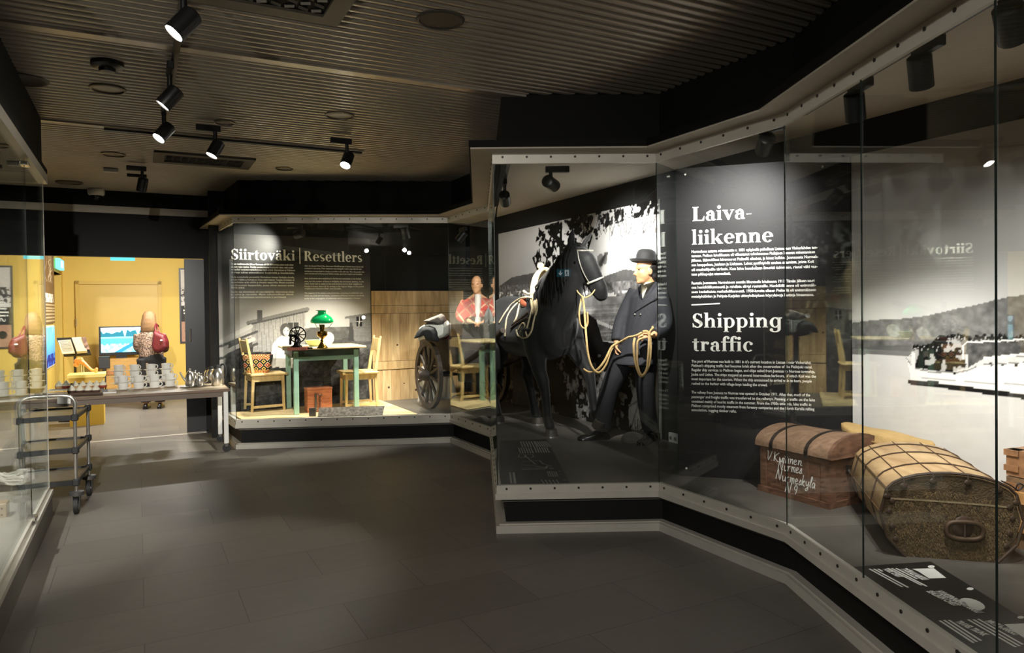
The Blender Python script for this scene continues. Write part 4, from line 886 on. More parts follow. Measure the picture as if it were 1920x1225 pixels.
for k in range(130):
    t = rnd.random(); p0 = Vector((-.22 + .52 * t, rnd.uniform(-.03, .03), 1.39 + .375 * t)) - Vector((.06, 0, -.0)) * (1 - t)
    sd = -1 if rnd.random() < .75 else 1; L_ = rnd.uniform(.22, .40)
    mn.tube([p0 + Z3 * .0, p0 + Vector((.0, .07 * sd, -.03)), p0 + Vector((.02 + rnd.uniform(-.02, .02), (.13 + .05 * (1 - t)) * sd, -.5 * L_)), p0 + Vector((.04 + rnd.uniform(-.03, .03), (.135 + .06 * (1 - t)) * sd, -L_))], [.014, .014, .011, .003], 5)
for k in range(10):
    p0 = Vector((.28, .01 + rnd.uniform(-.02, .02), 1.745)); mn.tube([p0, p0 + Vector((.06, .03, .0)), p0 + Vector((.11, .05, -.08)), p0 + Vector((.12, .06, -.16))], [.012, .012, .01, .003], 5)
mn.build('mane', mat('black_mane', rgb(15, 14, 14), .5, noise=(80, .2)), horse, 60)
tlm = MB()
for k in range(40):
    p0 = Vector((-1.28, rnd.uniform(-.03, .03), 1.16)); o = Vector((rnd.uniform(-.06, .02), rnd.uniform(-.07, .07), 0)); tlm.tube([p0, p0 + Vector((-.06, 0, -.05)) + o * .3, p0 + Vector((-.08, 0, -.4)) + o, p0 + Vector((-.05, 0, -.8)) + o], [.016, .018, .014, .004], 5)
tlm.build('tail', MATS['black_mane'], horse, 60)
# world-space copy for draping the tack
hwv = MB(); hwv.v = [HM @ v for v in hbr.v]; hwv.f = hbr.f; bvhh = bvh_of([hwv]); HI = HM.inverted()
LEATH = mat('worn_leather', rgb(150, 126, 92), .5, noise=(30, .25)); BRIDLE = mat('grey_leather', rgb(120, 116, 106), .4, noise=(40, .2)); HAME = mat('pale_wood_hames', rgb(206, 184, 142), .5, noise=(20, .2))
def dr(mb, pts, r, Y=6.7, lift=.012, flat=1, n=6): mb.tube([HI @ p for p in smooth_path([drape(bvhh, x, y, lift, Y) for x, y in pts], 4)], r, n, flat=flat)
# collar: wooden hames and straw pad
cl = MB(); cm = Matrix.Rotation(R(-24), 3, 'Y'); cc_ = Vector((-.16, 0, 1.21))
ring = [cc_ + cm @ Vector((0, .170 * math.sin(t) * (1 - .18 * math.cos(t)), .34 * math.cos(t))) for t in [2 * math.pi * k / 40 for k in range(41)]]
cl.tube(ring, [(.034, .05)] * 41, 8, cap=False); cl.build('collar_pad', mat('straw_pad', rgb(168, 150, 112), .8, noise=(50, .25), bump=.4, bscale=120), horse, 60)
hm_ = MB()
for sg in (-1, 1):
    pts = [cc_ + cm @ Vector((.05, sg * .19 * math.sin(t) * (1 - .18 * math.cos(t)), .37 * math.cos(t))) for t in [math.pi * k / 16 * .94 + .03 for k in range(17)]]
    hm_.tube(pts, [(.028, .022)] * 17, 8)
tip = cc_ + cm @ Vector((.05, -.03, .40)); hm_.ball(tip, .035); hm_.build('hames', HAME, horse, 60)
st = MB()
for pts in (((1003, 560), (985, 557), (965, 566), (950, 582), (936, 605)), ((1003, 563), (985, 560), (966, 572), (952, 592), (948, 612), (947, 630)), ((976, 562), (972, 580), (968, 596), (964, 604)), ((1008, 545), (996, 552), (984, 549), (982, 545), (990, 551), (1004, 548)), ((1003, 560), (996, 585), (989, 612), (986, 625), (990, 632)), ((1008, 575), (1001, 600), (996, 622), (985, 634), (972, 630), (968, 618)), ((972, 618), (980, 606), (984, 612), (976, 622))): dr(st, pts, .0085)
st.build('harness_straps', mat('pale_straps', rgb(190, 174, 140), .6, noise=(40, .2)), horse, 60)
bs = MB(); dr(bs, ((990, 586), (975, 598), (960, 610)), .012); dr(bs, ((988, 596), (970, 606), (958, 616)), .010); bs.build('breeching_strap', mat('dark_leather', rgb(60, 50, 42), .45, noise=(40, .2)), horse, 60)
pad = MB(); q = HI @ drape(bvhh, 987, 568, .0, 6.75); pad.ball(q + Vector((0, -.01, 0)), (.075, .05, .05), M=Matrix.Rotation(.3, 3, 'Y')); pad.build('saddle_pad', mat('red_brown_leather', rgb(134, 70, 48), .4, noise=(30, .2)), horse, 60)
bd = MB()
dr(bd, ((1082, 469.5), (1094, 470), (1112, 470)), .007, 6.3, .006); dr(bd, ((1083, 471), (1086, 490), (1094, 512), (1104, 530)), .006, 6.3, .006)
bd.build('brow_band', BRIDLE, horse, 60)
nb = MB(); dr(nb, ((1102, 532), (1112, 528), (1124, 523), (1131, 520)), .010, 6.25, .008); nb.build('nose_band', mat('pale_noseband', rgb(176, 170, 156), .35, noise=(40, .15)), horse, 60)
# ---- rope from the bridle to the mannequin's hands
ROPE = mat('hemp_rope', rgb(214, 180, 122), .8, noise=(120, .2), bump=.5, bscale=400)
rp = thing('lead_rope', 'pale hemp lead rope hanging from the horse to the mannequin and coiled over his hand', 'rope', at_y(1120, 660, 6.15))
def rope(mb, pts, r=.008, k=6): mb.tube([Vector(p) for p in smooth_path([at_y(x, y, Y) for x, y, Y in pts], k)], r, 6)
mb = MB()
rope(mb, ((1116, 543, 6.22), (1108, 553, 6.2), (1096, 558, 6.2), (1085, 550, 6.25), (1082, 545, 6.3)), .006)
rope(mb, ((1092, 556, 6.2), (1095, 575, 6.2), (1097, 600, 6.2), (1099, 630, 6.18), (1102, 660, 6.15), (1108, 684, 6.12), (1117, 697, 6.1), (1126, 697.5, 6.1), (1136, 684, 6.12), (1145, 658, 6.15), (1152, 648, 6.18)), .010)
rope(mb, ((1094, 692, 6.16), (1105, 698, 6.14), (1120, 693, 6.1), (1134, 676, 6.1), (1146, 652, 6.15), (1156, 645, 6.15), (1166, 640, 6.1), (1178, 633, 6.04), (1192, 630, 5.98), (1204, 624, 5.96)), .010)
rope(mb, ((1090, 560, 6.22), (1086, 585, 6.2), (1088, 608, 6.2), (1096, 616, 6.2), (1102, 606, 6.2), (1101, 585, 6.2)), .008)
mb.build('rope_lead', ROPE, rp, 60, True)
mb = MB()
rope(mb, ((1190, 634, 5.96), (1188, 650, 5.93), (1191, 680, 5.93), (1198, 701, 5.93), (1203, 706, 5.93), (1210, 700, 5.93), (1218, 682, 5.93), (1220, 655, 5.93), (1219, 634, 5.95), (1214, 622, 5.96), (1205, 622, 5.97)), .010)
rope(mb, ((1206, 634, 5.94), (1196, 640, 5.92), (1195, 660, 5.92), (1195, 680, 5.92), (1200, 700, 5.92), (1206, 703, 5.92), (1213, 690, 5.92), (1216, 660, 5.92), (1217, 640, 5.93), (1218, 624, 5.95), (1224, 616, 5.95), (1223, 613, 5.96)), .010)
mb.build('rope_coil', ROPE, rp, 60, True)
# ---- cart behind the horse
ax = HM @ Vector((-2.32, 0, 0)); OAK = wood_mat('dark_cart_wood', rgb(40, 31, 24), rgb(66, 52, 40), (2, 2, 2), .6, 8); IRON = mat('dark_iron', rgb(34, 31, 29), .5, .4, noise=(30, .2))
whc = at_y(803.5, 703, 8.43)
cart = thing('horse_cart', 'old two-wheeled wooden horse cart with spoked wheel by plank wall', 'cart', (whc.x, whc.y, ZP))
WR = whc.z - ZP - .012
def wheel(c0, name='wheel'):
    w_ = bpy.data.objects
    rim = MB(); c0 = Vector(c0); n = 40
    def rg(r, o): return [c0 + A3 * (r * math.cos(2 * math.pi * k / n)) + Z3 * (r * math.sin(2 * math.pi * k / n)) + B3 * o for k in range(n)]
    rim.loft([rg(WR, -.025), rg(WR, .025), rg(WR - .06, .02), rg(WR - .06, -.02), rg(WR, -.025)], cap=False)
    o = rim.build('wheel', OAK, cart, 40, True)
    hubm = MB(); hubm.tube([c0 - B3 * .13, c0 - B3 * .11, c0 - B3 * .03, c0 + B3 * .03, c0 + B3 * .12], [.04, .055, .075, .075, .055], 16); h = hubm.build('hub', OAK, o); h.location = (0, 0, 0); h.data.transform(Matrix.Translation(-Vector(cart.location)))
    for k in range(12):
        a = 2 * math.pi * (k + .4) / 12; d = A3 * math.cos(a) + Z3 * math.sin(a); s_ = MB(); s_.tube([c0 + d * .06, c0 + d * (WR - .05)], [.021, .017], 8); q = s_.build('spoke', OAK, o); q.data.transform(Matrix.Translation(-Vector(cart.location)))
wheel(whc); wheel(whc + B3 * .86)
mb = MB(); mb.cyl(whc - B3 * .05, whc + B3 * .9, .03); mb.build('axle', IRON, cart, 40, True)
bedc = whc + B3 * .43 + Z3 * .12
mb = MB(); mb.box(bedc + Z3 * .0, (1.15, .62, .05), ANG_A)
for s_ in (-1, 1): mb.box(bedc + B3 * (.31 * s_) + Z3 * .17, (1.15, .03, .28), ANG_A)
mb.box(bedc + A3 * .56 + Z3 * .17, (.03, .62, .28), ANG_A); mb.build('bed', OAK, cart, 0, True)
for s_ in (-1, 1):
    p0 = bedc + B3 * (.30 * s_) - A3 * .4 - Z3 * .03; p1 = HM @ Vector((-.45, -.36 * s_ * -1 * -1, 1.0)); p1 = HM @ Vector((-.50, -.335 if s_ < 0 else .335, .98))
    mb = MB(); mb.tube(smooth_path([p0, p0.lerp(p1, .5) - Z3 * .05, p1], 5), [(.03, .03)] * 11, 8); mb.build('shaft', OAK, cart, 60, True)
CLOTHW = mat('white_linen', rgb(226, 222, 212), .8, noise=(20, .06), bump=.4, bscale=14)
def heap(name, px, py, Y, r, label, cat, mt, seed, squash=.7, M=None, bumps=9):
    c0 = at_y(px, py, Y); o = thing(name, label, cat, c0 - Z3 * r[2]); rnd = random.Random(seed); h = MB()
    for k in range(bumps): h.ball(Vector((rnd.uniform(-.6, .6) * r[0], rnd.uniform(-.5, .5) * r[1], r[2] + rnd.uniform(-.4, .4) * r[2])), (r[0] * rnd.uniform(.4, .6), r[1] * rnd.uniform(.45, .65), r[2] * rnd.uniform(.35, .6)), M=M)
    h.remeshed(.012, 3).build('fabric', mt, o, 80); return o
def shape_cloth(name, label, cat, pts, Y, depth, mt, seed=1, part='cloth'):
    """a soft thick piece of cloth hung at depth Y with the given outline"""
    P = [at_y(x, y, Y) for x, y in pts]; cen = sum(P, Vector()) / len(P); base = Vector((cen.x, cen.y, min(p.z for p in P)))
    o = thing(name, label, cat, base); h = MB()
    rings = []
    for sc, dy in ((.55, -depth), (.86, -depth * .75), (1, 0), (.86, depth * .75), (.55, depth)):
        rings.append([cen + (p - cen) * sc + Vector((0, dy, 0)) - base for p in P])
    h.loft(rings); h2 = h.remeshed(.010, 3); h2.build(part, mt, o, 80); return o
shape_cloth('linen_sheet', 'rumpled white linen draped over cart between black coat and grey cap', 'cloth', [(783, 640), (786, 615), (800, 606), (820, 604), (838, 600), (846, 608), (845, 625), (838, 632), (828, 636), (815, 640), (800, 635)], 8.33, .17, CLOTHW)
shape_cloth('black_coat', 'black coat thrown over the cart wheel', 'coat', [(775, 636), (782, 622), (790, 613), (805, 610), (818, 613), (823, 624), (824, 642), (800, 640), (795, 628), (786, 633)], 8.2, .10, mat('black_wool', rgb(25, 25, 25), .85, noise=(50, .2)))
shape_cloth('grey_blanket', 'folded grey felt blanket on top of the cart load', 'blanket', [(793, 602), (805, 597), (818, 592), (828, 588), (834, 592), (838, 602), (835, 609), (826, 611), (815, 607), (800, 606)], 8.30, .17, mat('grey_felt', rgb(94, 86, 80), .85, noise=(50, .15)))
shape_cloth('red_skirt', 'dark red woollen skirt hanging over the side of the cart', 'skirt', [(826, 634), (842, 626), (846, 640), (846, 664), (838, 668), (828, 660)], 8.46, .08, mat('dark_red_wool', rgb(92, 32, 30), .85, noise=(50, .2)))
shape_cloth('white_sheet', 'white sheet hanging down under the horse cart behind the wheel', 'cloth', [(784, 690), (800, 684), (846, 690), (858, 745), (846, 750), (826, 751), (800, 752), (783, 756)], 8.72, .03, CLOTHW)
# ---- seated mannequin in a red plaid shawl
WO = at_y(893, 640, 8.55); wm = thing('mannequin', 'woman mannequin in a red plaid shawl sitting on the horse cart', 'mannequin', (WO.x, WO.y, WO.z - .1)); W3 = Vector(wm.location)
wp = lambda x, y, dy=0: at_y(x, y, 8.55 + dy) - W3
hy = math.atan2(-.97, -.22); bdy = MB(); hcw = wp(894, 534); head_mb(bdy, hcw, hy, .86)
nkw = wp(895, 551, .03); limb(bdy, [nkw - Z3 * .06, nkw, hcw - Z3 * .04], [.06, .045, .045])
bdy.loft([ellring(p, a, b, 0) for p, a, b in ((wp(895, 640, .03), .16, .12), (wp(895, 600, .03), .13, .10), (wp(895, 575, .03), .17, .11), (wp(895, 560, .03), .13, .08), (nkw, .045, .045))])
for s_ in (-1, 1):
    sh_ = wp(895 + 24 * s_, 566, .02); el_ = wp(895 + 32 * s_, 592, -.02); wr_ = wp(895 + 12 * s_, 604, -.2); limb(bdy, [sh_, el_, wr_], [.05, .038, .026]); hand_mb(bdy, wr_, (-s_ * .8, -.4, -.2), (0, 0, -1), .85, .5, s_)
bdy.remeshed(.009, 3).build('body', SKIN, wm)
eyes(wm, hcw, hy, .86)
def plaid():
    mt = bpy.data.materials.new('red_plaid'); mt.use_nodes = True; nt = mt.node_tree; b = nt.nodes['Principled BSDF']; L = nt.links
    tc = nt.nodes.new('ShaderNodeTexCoord'); mp_ = nt.nodes.new('ShaderNodeMapping'); mp_.inputs['Rotation'].default_value = (0, R(40), 0); L.new(tc.outputs['Object'], mp_.inputs[0])
    sx = nt.nodes.new('ShaderNodeSeparateXYZ'); L.new(mp_.outputs[0], sx.inputs[0]); last = None
    base = nt.nodes.new('ShaderNodeRGB'); base.outputs[0].default_value = rgb(190, 52, 40); last = base.outputs[0]
    for ax_, k, wd, col in ((0, 9, .16, rgb(236, 196, 150)), (2, 9, .16, rgb(236, 196, 150)), (0, 4.5, .3, rgb(120, 30, 28)), (2, 4.5, .3, rgb(120, 30, 28))):
        m1_ = nt.nodes.new('ShaderNodeMath'); m1_.operation = 'MULTIPLY'; m1_.inputs[1].default_value = k; L.new(sx.outputs[ax_], m1_.inputs[0])
        m2_ = nt.nodes.new('ShaderNodeMath'); m2_.operation = 'FRACT'; L.new(m1_.outputs[0], m2_.inputs[0])
        m3_ = nt.nodes.new('ShaderNodeMath'); m3_.operation = 'LESS_THAN'; m3_.inputs[1].default_value = wd; L.new(m2_.outputs[0], m3_.inputs[0])
        m4_ = nt.nodes.new('ShaderNodeMath'); m4_.operation = 'MULTIPLY'; m4_.inputs[1].default_value = .7; L.new(m3_.outputs[0], m4_.inputs[0])
        mx = nt.nodes.new('ShaderNodeMix'); mx.data_type = 'RGBA'; L.new(m4_.outputs[0], mx.inputs[0]); L.new(last, mx.inputs[6]); mx.inputs[7].default_value = col; last = mx.outputs[2]
    L.new(last, b.inputs['Base Color']); b.inputs['Roughness'].default_value = .85; return mt
sw = MB(); sw.loft([ellring(p, a, b, 0) for p, a, b in ((wp(895, 594, .02), .235, .17), (wp(895, 578, .02), .215, .14), (wp(895, 562, .02), .15, .10), (wp(895, 556, .03), .075, .06))])
for s_ in (-1, 1): limb(sw, [wp(895 + 20 * s_, 566, .02), wp(895 + 32 * s_, 592, -.02), wp(895 + 18 * s_, 602, -.16)], [.07, .062, .055])
sw.remeshed(.011, 4).build('shawl', plaid(), wm)
bl_ = MB(); bl_.loft([ellring(wp(896, y, -.10), a, .05, 0) for y, a in ((606, .035), (575, .035), (558, .04), (552, .035))]); bl_.build('blouse', CLOTHW, wm)
hr = MB(); hM2 = Matrix.Rotation(hy, 3, 'Z'); hr.ball(hcw + hM2 @ Vector((-.03, 0, .025)), (.085, .078, .09), M=hM2); hr.ball(hcw + hM2 @ Vector((-.05, 0, -.05)), (.05, .07, .06), M=hM2); hr.remeshed(.009, 2).build('hair', HAIR, wm)
sk = MB(); sk.loft([ellring(p, a, b, 0) for p, a, b in ((wp(895, 598, .03), .16, .13), (wp(895, 640, .03), .2, .16), (wp(895, 655, -.12), .24, .26), (wp(895, 690, -.3), .24, .2), (wp(895, 715, -.33), .22, .12))]); sk.build('skirt', mat('dark_skirt', rgb(40, 34, 32), .85, noise=(40, .2)), wm, 80)
# ================================================================== furniture in the far case
# pale board floor
wf = [on_z(446, 786, ZP), on_z(783, 779.5, ZP), on_z(712, 752.5, ZP), on_z(424, 768, ZP)]
fo = offset(FAR, -.06)
bf = thing('board_floor', 'pale wooden board floor under the green table', 'board floor', (wf[0].x, wf[0].y, ZP))
PALEW = wood_mat('pale_boards', rgb(196, 170, 122), rgb(226, 204, 156), (.6, 8, 1), .5, 4, planks=(1, .14), gap=(.35, .27, .16))
MB().prism([(fo[1].x, fo[1].y), (wf[1].x, wf[1].y), (wf[2].x, wf[2].y), (fo[0].x + .1, fo[0].y - .2)], ZP, ZP + .018).build('boards', PALEW, bf, 0, True)
ZF = ZP + .018
GREENP = mat('mint_paint', rgb(160, 200, 178), .45, noise=(8, .06), bump=.05); DGREEN = mat('dark_green_paint', rgb(54, 68, 56), .5, noise=(8, .1)); SCRUB = wood_mat('scrubbed_top', rgb(196, 174, 124), rgb(226, 206, 156), (1, 8, 1), .5, 5)
fl = on_z(556, 777.5, ZF); fr = on_z(668.5, 769.3, ZF); td = (fr - fl).normalized(); tn = Vector((-td.y, td.x, 0)); TL = (fr - fl).length; TDp = .60
tb = thing('table', 'painted table with pale scrubbed top, dark green apron and mint legs', 'table', fl, math.atan2(td.y, td.x))
TH_ = .735
for x, y in ((0, 0), (TL, 0), (0, TDp), (TL, TDp)): MB().box((x, y, TH_ / 2 - .01), (.055, .055, TH_ - .02), bev=.004).build('leg', GREENP, tb, 0)
MB().box((TL / 2, -.005, TH_ - .105), (TL - .03, .02, .05)).box((TL / 2, TDp, TH_ - .105), (TL - .03, .02, .05)).build('rail', GREENP, tb, 0)
MB().box((TL / 2 , -.012, TH_ - .045), (TL + .07, .02, .075)).box((TL / 2, TDp + .012, TH_ - .045), (TL + .07, .02, .075)).box((-.03, TDp / 2, TH_ - .045), (.02, TDp + .04, .075)).box((TL + .03, TDp / 2, TH_ - .045), (.02, TDp + .04, .075)).build('apron', DGREEN, tb, 0)
MB().box((TL / 2, TDp / 2, TH_ + .011), (TL + .22, TDp + .16, .024), bev=.006).build('tabletop', SCRUB, tb, 0)
TZ = ZF + TH_ + .0245
def ontab(px, py): return on_z(px, py, TZ)
# chairs
CHW = wood_mat('pale_chair_wood', rgb(204, 172, 112), rgb(228, 200, 142), (4, 4, 1), .45, 5)
def make_chair(label, loc, rz):
    t = thing('kitchen_chair', label, 'chair', loc, rz)           # the seat faces +x
    w_, d_, hs = .40, .40, .43
    for y in (-1, 1):
        MB().tube([(.17, y * .17, 0), (.16, y * .17, hs - .02)], [.019, .022], 4, up=(1, 1, 0)).build('leg', CHW, t, 30)
        MB().tube([(-.20, y * .17, 0), (-.18, y * .17, hs), (-.20, y * .17, hs + .15), (-.25, y * .175, hs + .43)], [.019, .024, .022, .015], 4, up=(1, 1, 0)).build('leg', CHW, t, 30)
    MB().box((0, 0, hs), (.43, .42, .028), bev=.008).build('seat', CHW, t, 0)
    MB().box((.165, 0, hs - .05), (.02, .34, .06)).box((-.175, 0, hs - .05), (.02, .34, .06)).box((0, .17, hs - .05), (.34, .02, .06)).box((0, -.17, hs - .05), (.34, .02, .06)).build('seat_frame', CHW, t, 0)
    for y in (-1, 1): MB().box((-.015, y * .17, .055), (.36, .02, .028)).build('stretcher', CHW, t, 0)
    s_ = MB(); M = Matrix.Rotation(R(-10), 3, 'Y'); s_.box((-.225, 0, hs + .33), (.018, .33, .15), M=M, bev=.005); s_.build('backrest', CHW, t, 0); return t
ch1 = make_chair('pale wooden chair holding a patterned bag left of the green table', (on_z(497, 768, ZF) + Vector((0, .02, 0))), ANG_B + R(6))
ch2 = make_chair('pale wooden chair at the right end of the green table by the pine boards', on_z(671, 764, ZF), ANG_B + math.pi + R(-4))
# patterned bag on the first chair
def bag_mat():
    mt = bpy.data.materials.new('patterned_weave'); mt.use_nodes = True; nt = mt.node_tree; b = nt.nodes['Principled BSDF']; L = nt.links
    tc = nt.nodes.new('ShaderNodeTexCoord'); sp = nt.nodes.new('ShaderNodeSeparateXYZ'); L.new(tc.outputs['Object'], sp.inputs[0])
    def M_(op, a, b_=None):
        n = nt.nodes.new('ShaderNodeMath'); n.operation = op
        for i, q in enumerate((a, b_)):
            if q is None: continue
            if isinstance(q, (int, float)): n.inputs[i].default_value = q
            else: L.new(q, n.inputs[i])
        return n.outputs[0]
    u = M_('MULTIPLY', sp.outputs[0], 11.5); v = M_('MULTIPLY', sp.outputs[2], 11.5)
    fu = M_('ABSOLUTE', M_('SUBTRACT', M_('FRACT', u), .5)); fv = M_('ABSOLUTE', M_('SUBTRACT', M_('FRACT', M_('SUBTRACT', v, .55)), .5))
    dd = M_('ADD', fu, fv)                     # diamonds
    stops = nt.nodes.new('ShaderNodeValToRGB'); stops.color_ramp.interpolation = 'CONSTANT'; e = stops.color_ramp.elements
    e[0].position = 0; e[0].color = rgb(236, 216, 150); e[1].position = .10; e[1].color = rgb(186, 66, 52)
    for p, c_ in ((.34, rgb(238, 222, 176)), (.43, rgb(22, 18, 16)), (.70, rgb(222, 190, 100)), (.86, rgb(22, 18, 16))): q = e.new(p); q.color = c_
    L.new(dd, stops.inputs[0])
    band = nt.nodes.new('ShaderNodeTexChecker'); band.inputs['Scale'].default_value = 70; band.inputs['Color1'].default_value = rgb(170, 62, 46); band.inputs['Color2'].default_value = rgb(222, 190, 120)
    L.new(tc.outputs['Object'], band.inputs[0])
    isb = M_('ADD', M_('GREATER_THAN', sp.outputs[2], .165), M_('LESS_THAN', sp.outputs[2], .032))
    mx = nt.nodes.new('ShaderNodeMix'); mx.data_type = 'RGBA'; L.new(isb, mx.inputs[0]); L.new(stops.outputs[0], mx.inputs[6]); L.new(band.outputs[0], mx.inputs[7])
    side = M_('GREATER_THAN', M_('ABSOLUTE', sp.outputs[0]), .155)
    mx2 = nt.nodes.new('ShaderNodeMix'); mx2.data_type = 'RGBA'; L.new(side, mx2.inputs[0]); L.new(mx.outputs[2], mx2.inputs[6]); mx2.inputs[7].default_value = rgb(26, 22, 20)
    L.new(mx2.outputs[2], b.inputs['Base Color']); b.inputs['Roughness'].default_value = .8; return mt
bgp = at_y(483, 703.5, ch1.location.y - .03); bgp.z = ZF + .4445
bg = thing('woven_bag', 'red and black diamond patterned woven bag on the left chair', 'bag', bgp, .12)
bm_ = MB(); rr = []
for z, a, b in ((0, .125, .055), (.03, .14, .065), (.17, .175, .075), (.21, .18, .075), (.212, .172, .068), (.10, .15, .06)):
    rr.append([Vector((a * math.copysign(abs(math.cos(t)) ** .5, math.cos(t)), b * math.copysign(abs(math.sin(t)) ** .5, math.sin(t)), z)) for t in [2 * math.pi * k / 32 for k in range(32)]])
bm_.loft(rr); bm_.build('pouch', bag_mat(), bg, 50)
MB().tube(smooth_path([(-.11, -.03, .2), (-.09, -.02, .23), (0, 0, .24), (.09, -.02, .23), (.11, -.03, .2)], 5), .006, 6).build('handle', FELT, bg)
# oil lamp
lpz = ontab(604.5, 653.5); lamp = thing('oil_lamp', 'brass oil lamp with green glass shade on the painted table', 'lamp', lpz)
MB().lathe([(0, 0), (.058, 0), (.06, .008), (.05, .02), (.03, .05), (.018, .075), (.022, .085), (.014, .10), (.03, .12), (.05, .135), (.058, .15), (.056, .185), (.03, .195), (0, .196)]).build('base', BRASS, lamp, 40)
MB().lathe([(.02, .195), (.024, .20), (.026, .235), (.03, .24), (.028, .262), (0, .264)]).build('burner', mat('dark_brass', rgb(104, 88, 44), .4, .8, noise=(40, .2)), lamp, 40)
shd = mat('green_glass_shade', rgb(20, 176, 96), .08, coat=.6, noise=(5, .03), emit=rgb(20, 170, 90), estr=.12)
MB().lathe([(.112, .275), (.124, .29), (.122, .31), (.10, .345), (.066, .37), (.046, .382), (.042, .40), (.045, .415), (.041, .415), (.038, .40), (.042, .38), (.062, .365), (.095, .34), (.117, .31), (.119, .29), (.108, .277)], n=36).build('lamp_shade', shd, lamp, 60)
MB().lathe([(.046, .414), (.066, .416), (.066, .421), (.046, .421)], n=28).build('shade_rim', WHITE, lamp, 40)
m_ = MB()
for k in range(3):
    a = k * 2.09 + .5; m_.tube([(.025 * math.cos(a), .025 * math.sin(a), .215), (.08 * math.cos(a), .08 * math.sin(a), .235), (.112 * math.cos(a), .112 * math.sin(a), .278)], .003, 5)
m_.build('shade_holder', BRASS, lamp)
# hand sewing machine
smz = ontab(559, 657); sm = thing('sewing_machine', 'black hand-cranked sewing machine with spoked wheel on the painted table', 'sewing machine', smz, .10)
MB().box((0, 0, .017), (.20, .12, .034), bev=.004).build('base', mat('reddish_wood', rgb(170, 92, 66), .5, noise=(14, .15)), sm, 0)
IRB = mat('black_enamel', rgb(18, 18, 19), .18, noise=(20, .1))
b_ = MB(); b_.lathe([(0, .034), (.055, .034), (.052, .048), (.034, .058), (.026, .09), (.024, .13), (.02, .16), (0, .165)], (-.012, 0, 0), 18); b_.tube(smooth_path([(-.012, 0, .14), (-.04, -.01, .155), (-.07, -.02, .14), (-.075, -.02, .06)], 4), .013, 8); b_.build('body', IRB, sm, 50)
w_ = MB(); wc = Vector((.005, -.035, .165)); n = 32
w_.loft([[wc + Vector((r * math.cos(2 * math.pi * k / n), o, r * math.sin(2 * math.pi * k / n))) for k in range(n)] for r, o in ((.088, -.006), (.088, .006), (.076, .006), (.076, -.006), (.088, -.006))], cap=False)
for k in range(10): a = k * .6283; w_.tube([wc, wc + Vector((.08 * math.cos(a), 0, .08 * math.sin(a)))], .0055, 6)
w_.tube([wc + Vector((0, -.012, 0)), wc + Vector((0, .04, 0))], .018, 12); w_.build('hand_wheel', IRB, sm, 40)
c_ = MB(); c_.tube([wc + Vector((0, -.012, 0)), wc + Vector((.03, -.02, -.06)), wc + Vector((.035, -.05, -.09))], .006, 6); c_.build('crank', GREYSTEEL, sm)
k_ = MB(); k_.box((.125, -.01, .02), (.05, .03, .02), bev=.003); k_.build('latch', IRB, sm, 0)
bx = ontab(538.5, 657.5); wb = thing('wooden_box', 'small olive wooden box beside the sewing machine', 'box', bx, .10); MB().box((0, 0, .02), (.085, .07, .036), bev=.003).build('body', wood_mat('olive_wood', rgb(120, 104, 62), rgb(158, 140, 92), (3, 3, 3), .5, 8), wb, 0); MB().box((0, 0, .042), (.09, .075, .008)).build('lid', MATS.get('x') or mat('pale_lid', rgb(196, 176, 124), .5, noise=(20, .1)), wb, 0)
bwl = ontab(588.5, 649.5); bo = thing('bowl', 'pale green bowl between the sewing machine and the oil lamp', 'bowl', bwl); MB().lathe([(0, 0), (.045, 0), (.05, .006), (.085, .04), (.10, .075), (.096, .075), (.08, .042), (.046, .012), (0, .01)], n=28).build('bowl_body', mat('celadon', rgb(176, 190, 140), .3, noise=(20, .05)), bo, 60)
pl_ = ontab(613, 649); po = thing('plate', 'white plate leaning behind the foot of the oil lamp', 'plate', pl_); M = Matrix.Rotation(R(72), 3, 'X'); MB().lathe([(0, 0), (.055, 0), (.085, .012), (.084, .016), (.05, .006), (0, .006)], (0, .015, .082), 28, M=M).build('dish', WHITE, po, 50)
# rusty wooden case on the floor
rx = on_z(600, 773, ZF); cs = thing('wooden_case', 'reddish brown wooden carrying case under the green table', 'case', rx, math.atan2(td.y, td.x) + .02)
RUST = wood_mat('reddish_case_wood', rgb(158, 84, 50), rgb(206, 130, 84), (1.2, 1.2, 7), .5, 6)
MB().box((0, .09, .135), (.285, .18, .268), bev=.006).build('body', RUST, cs, 0)
MB().box((0, .09, .272), (.295, .19, .02), bev=.005).build('lid', RUST, cs, 0)
b_ = MB(); b_.box((-.045, -.004, .115), (.022, .008, .21), bev=.002); b_.build('strap', GREYSTEEL, cs, 0)
b_ = MB()
for k in range(7): M = Matrix.Rotation(R(90), 3, 'X') @ Matrix.Rotation(k * 1.57, 3, 'Y'); pts = [Vector((0, -.006, .045 + k * .022)) + M @ Vector((.011 * math.cos(t), .009 * math.sin(t), 0)) for t in [2 * math.pi * q / 10 for q in range(11)]]; b_.tube(pts, .0028, 5, cap=False)
b_.build('chain', IRON, cs); b_ = MB(); b_.tube(smooth_path([(-.02, -.004, .215), (-.02, -.02, .20), (0, -.025, .195), (.02, -.02, .20), (.02, -.004, .215)], 3), .004, 6); b_.build('handle', IRON, cs)
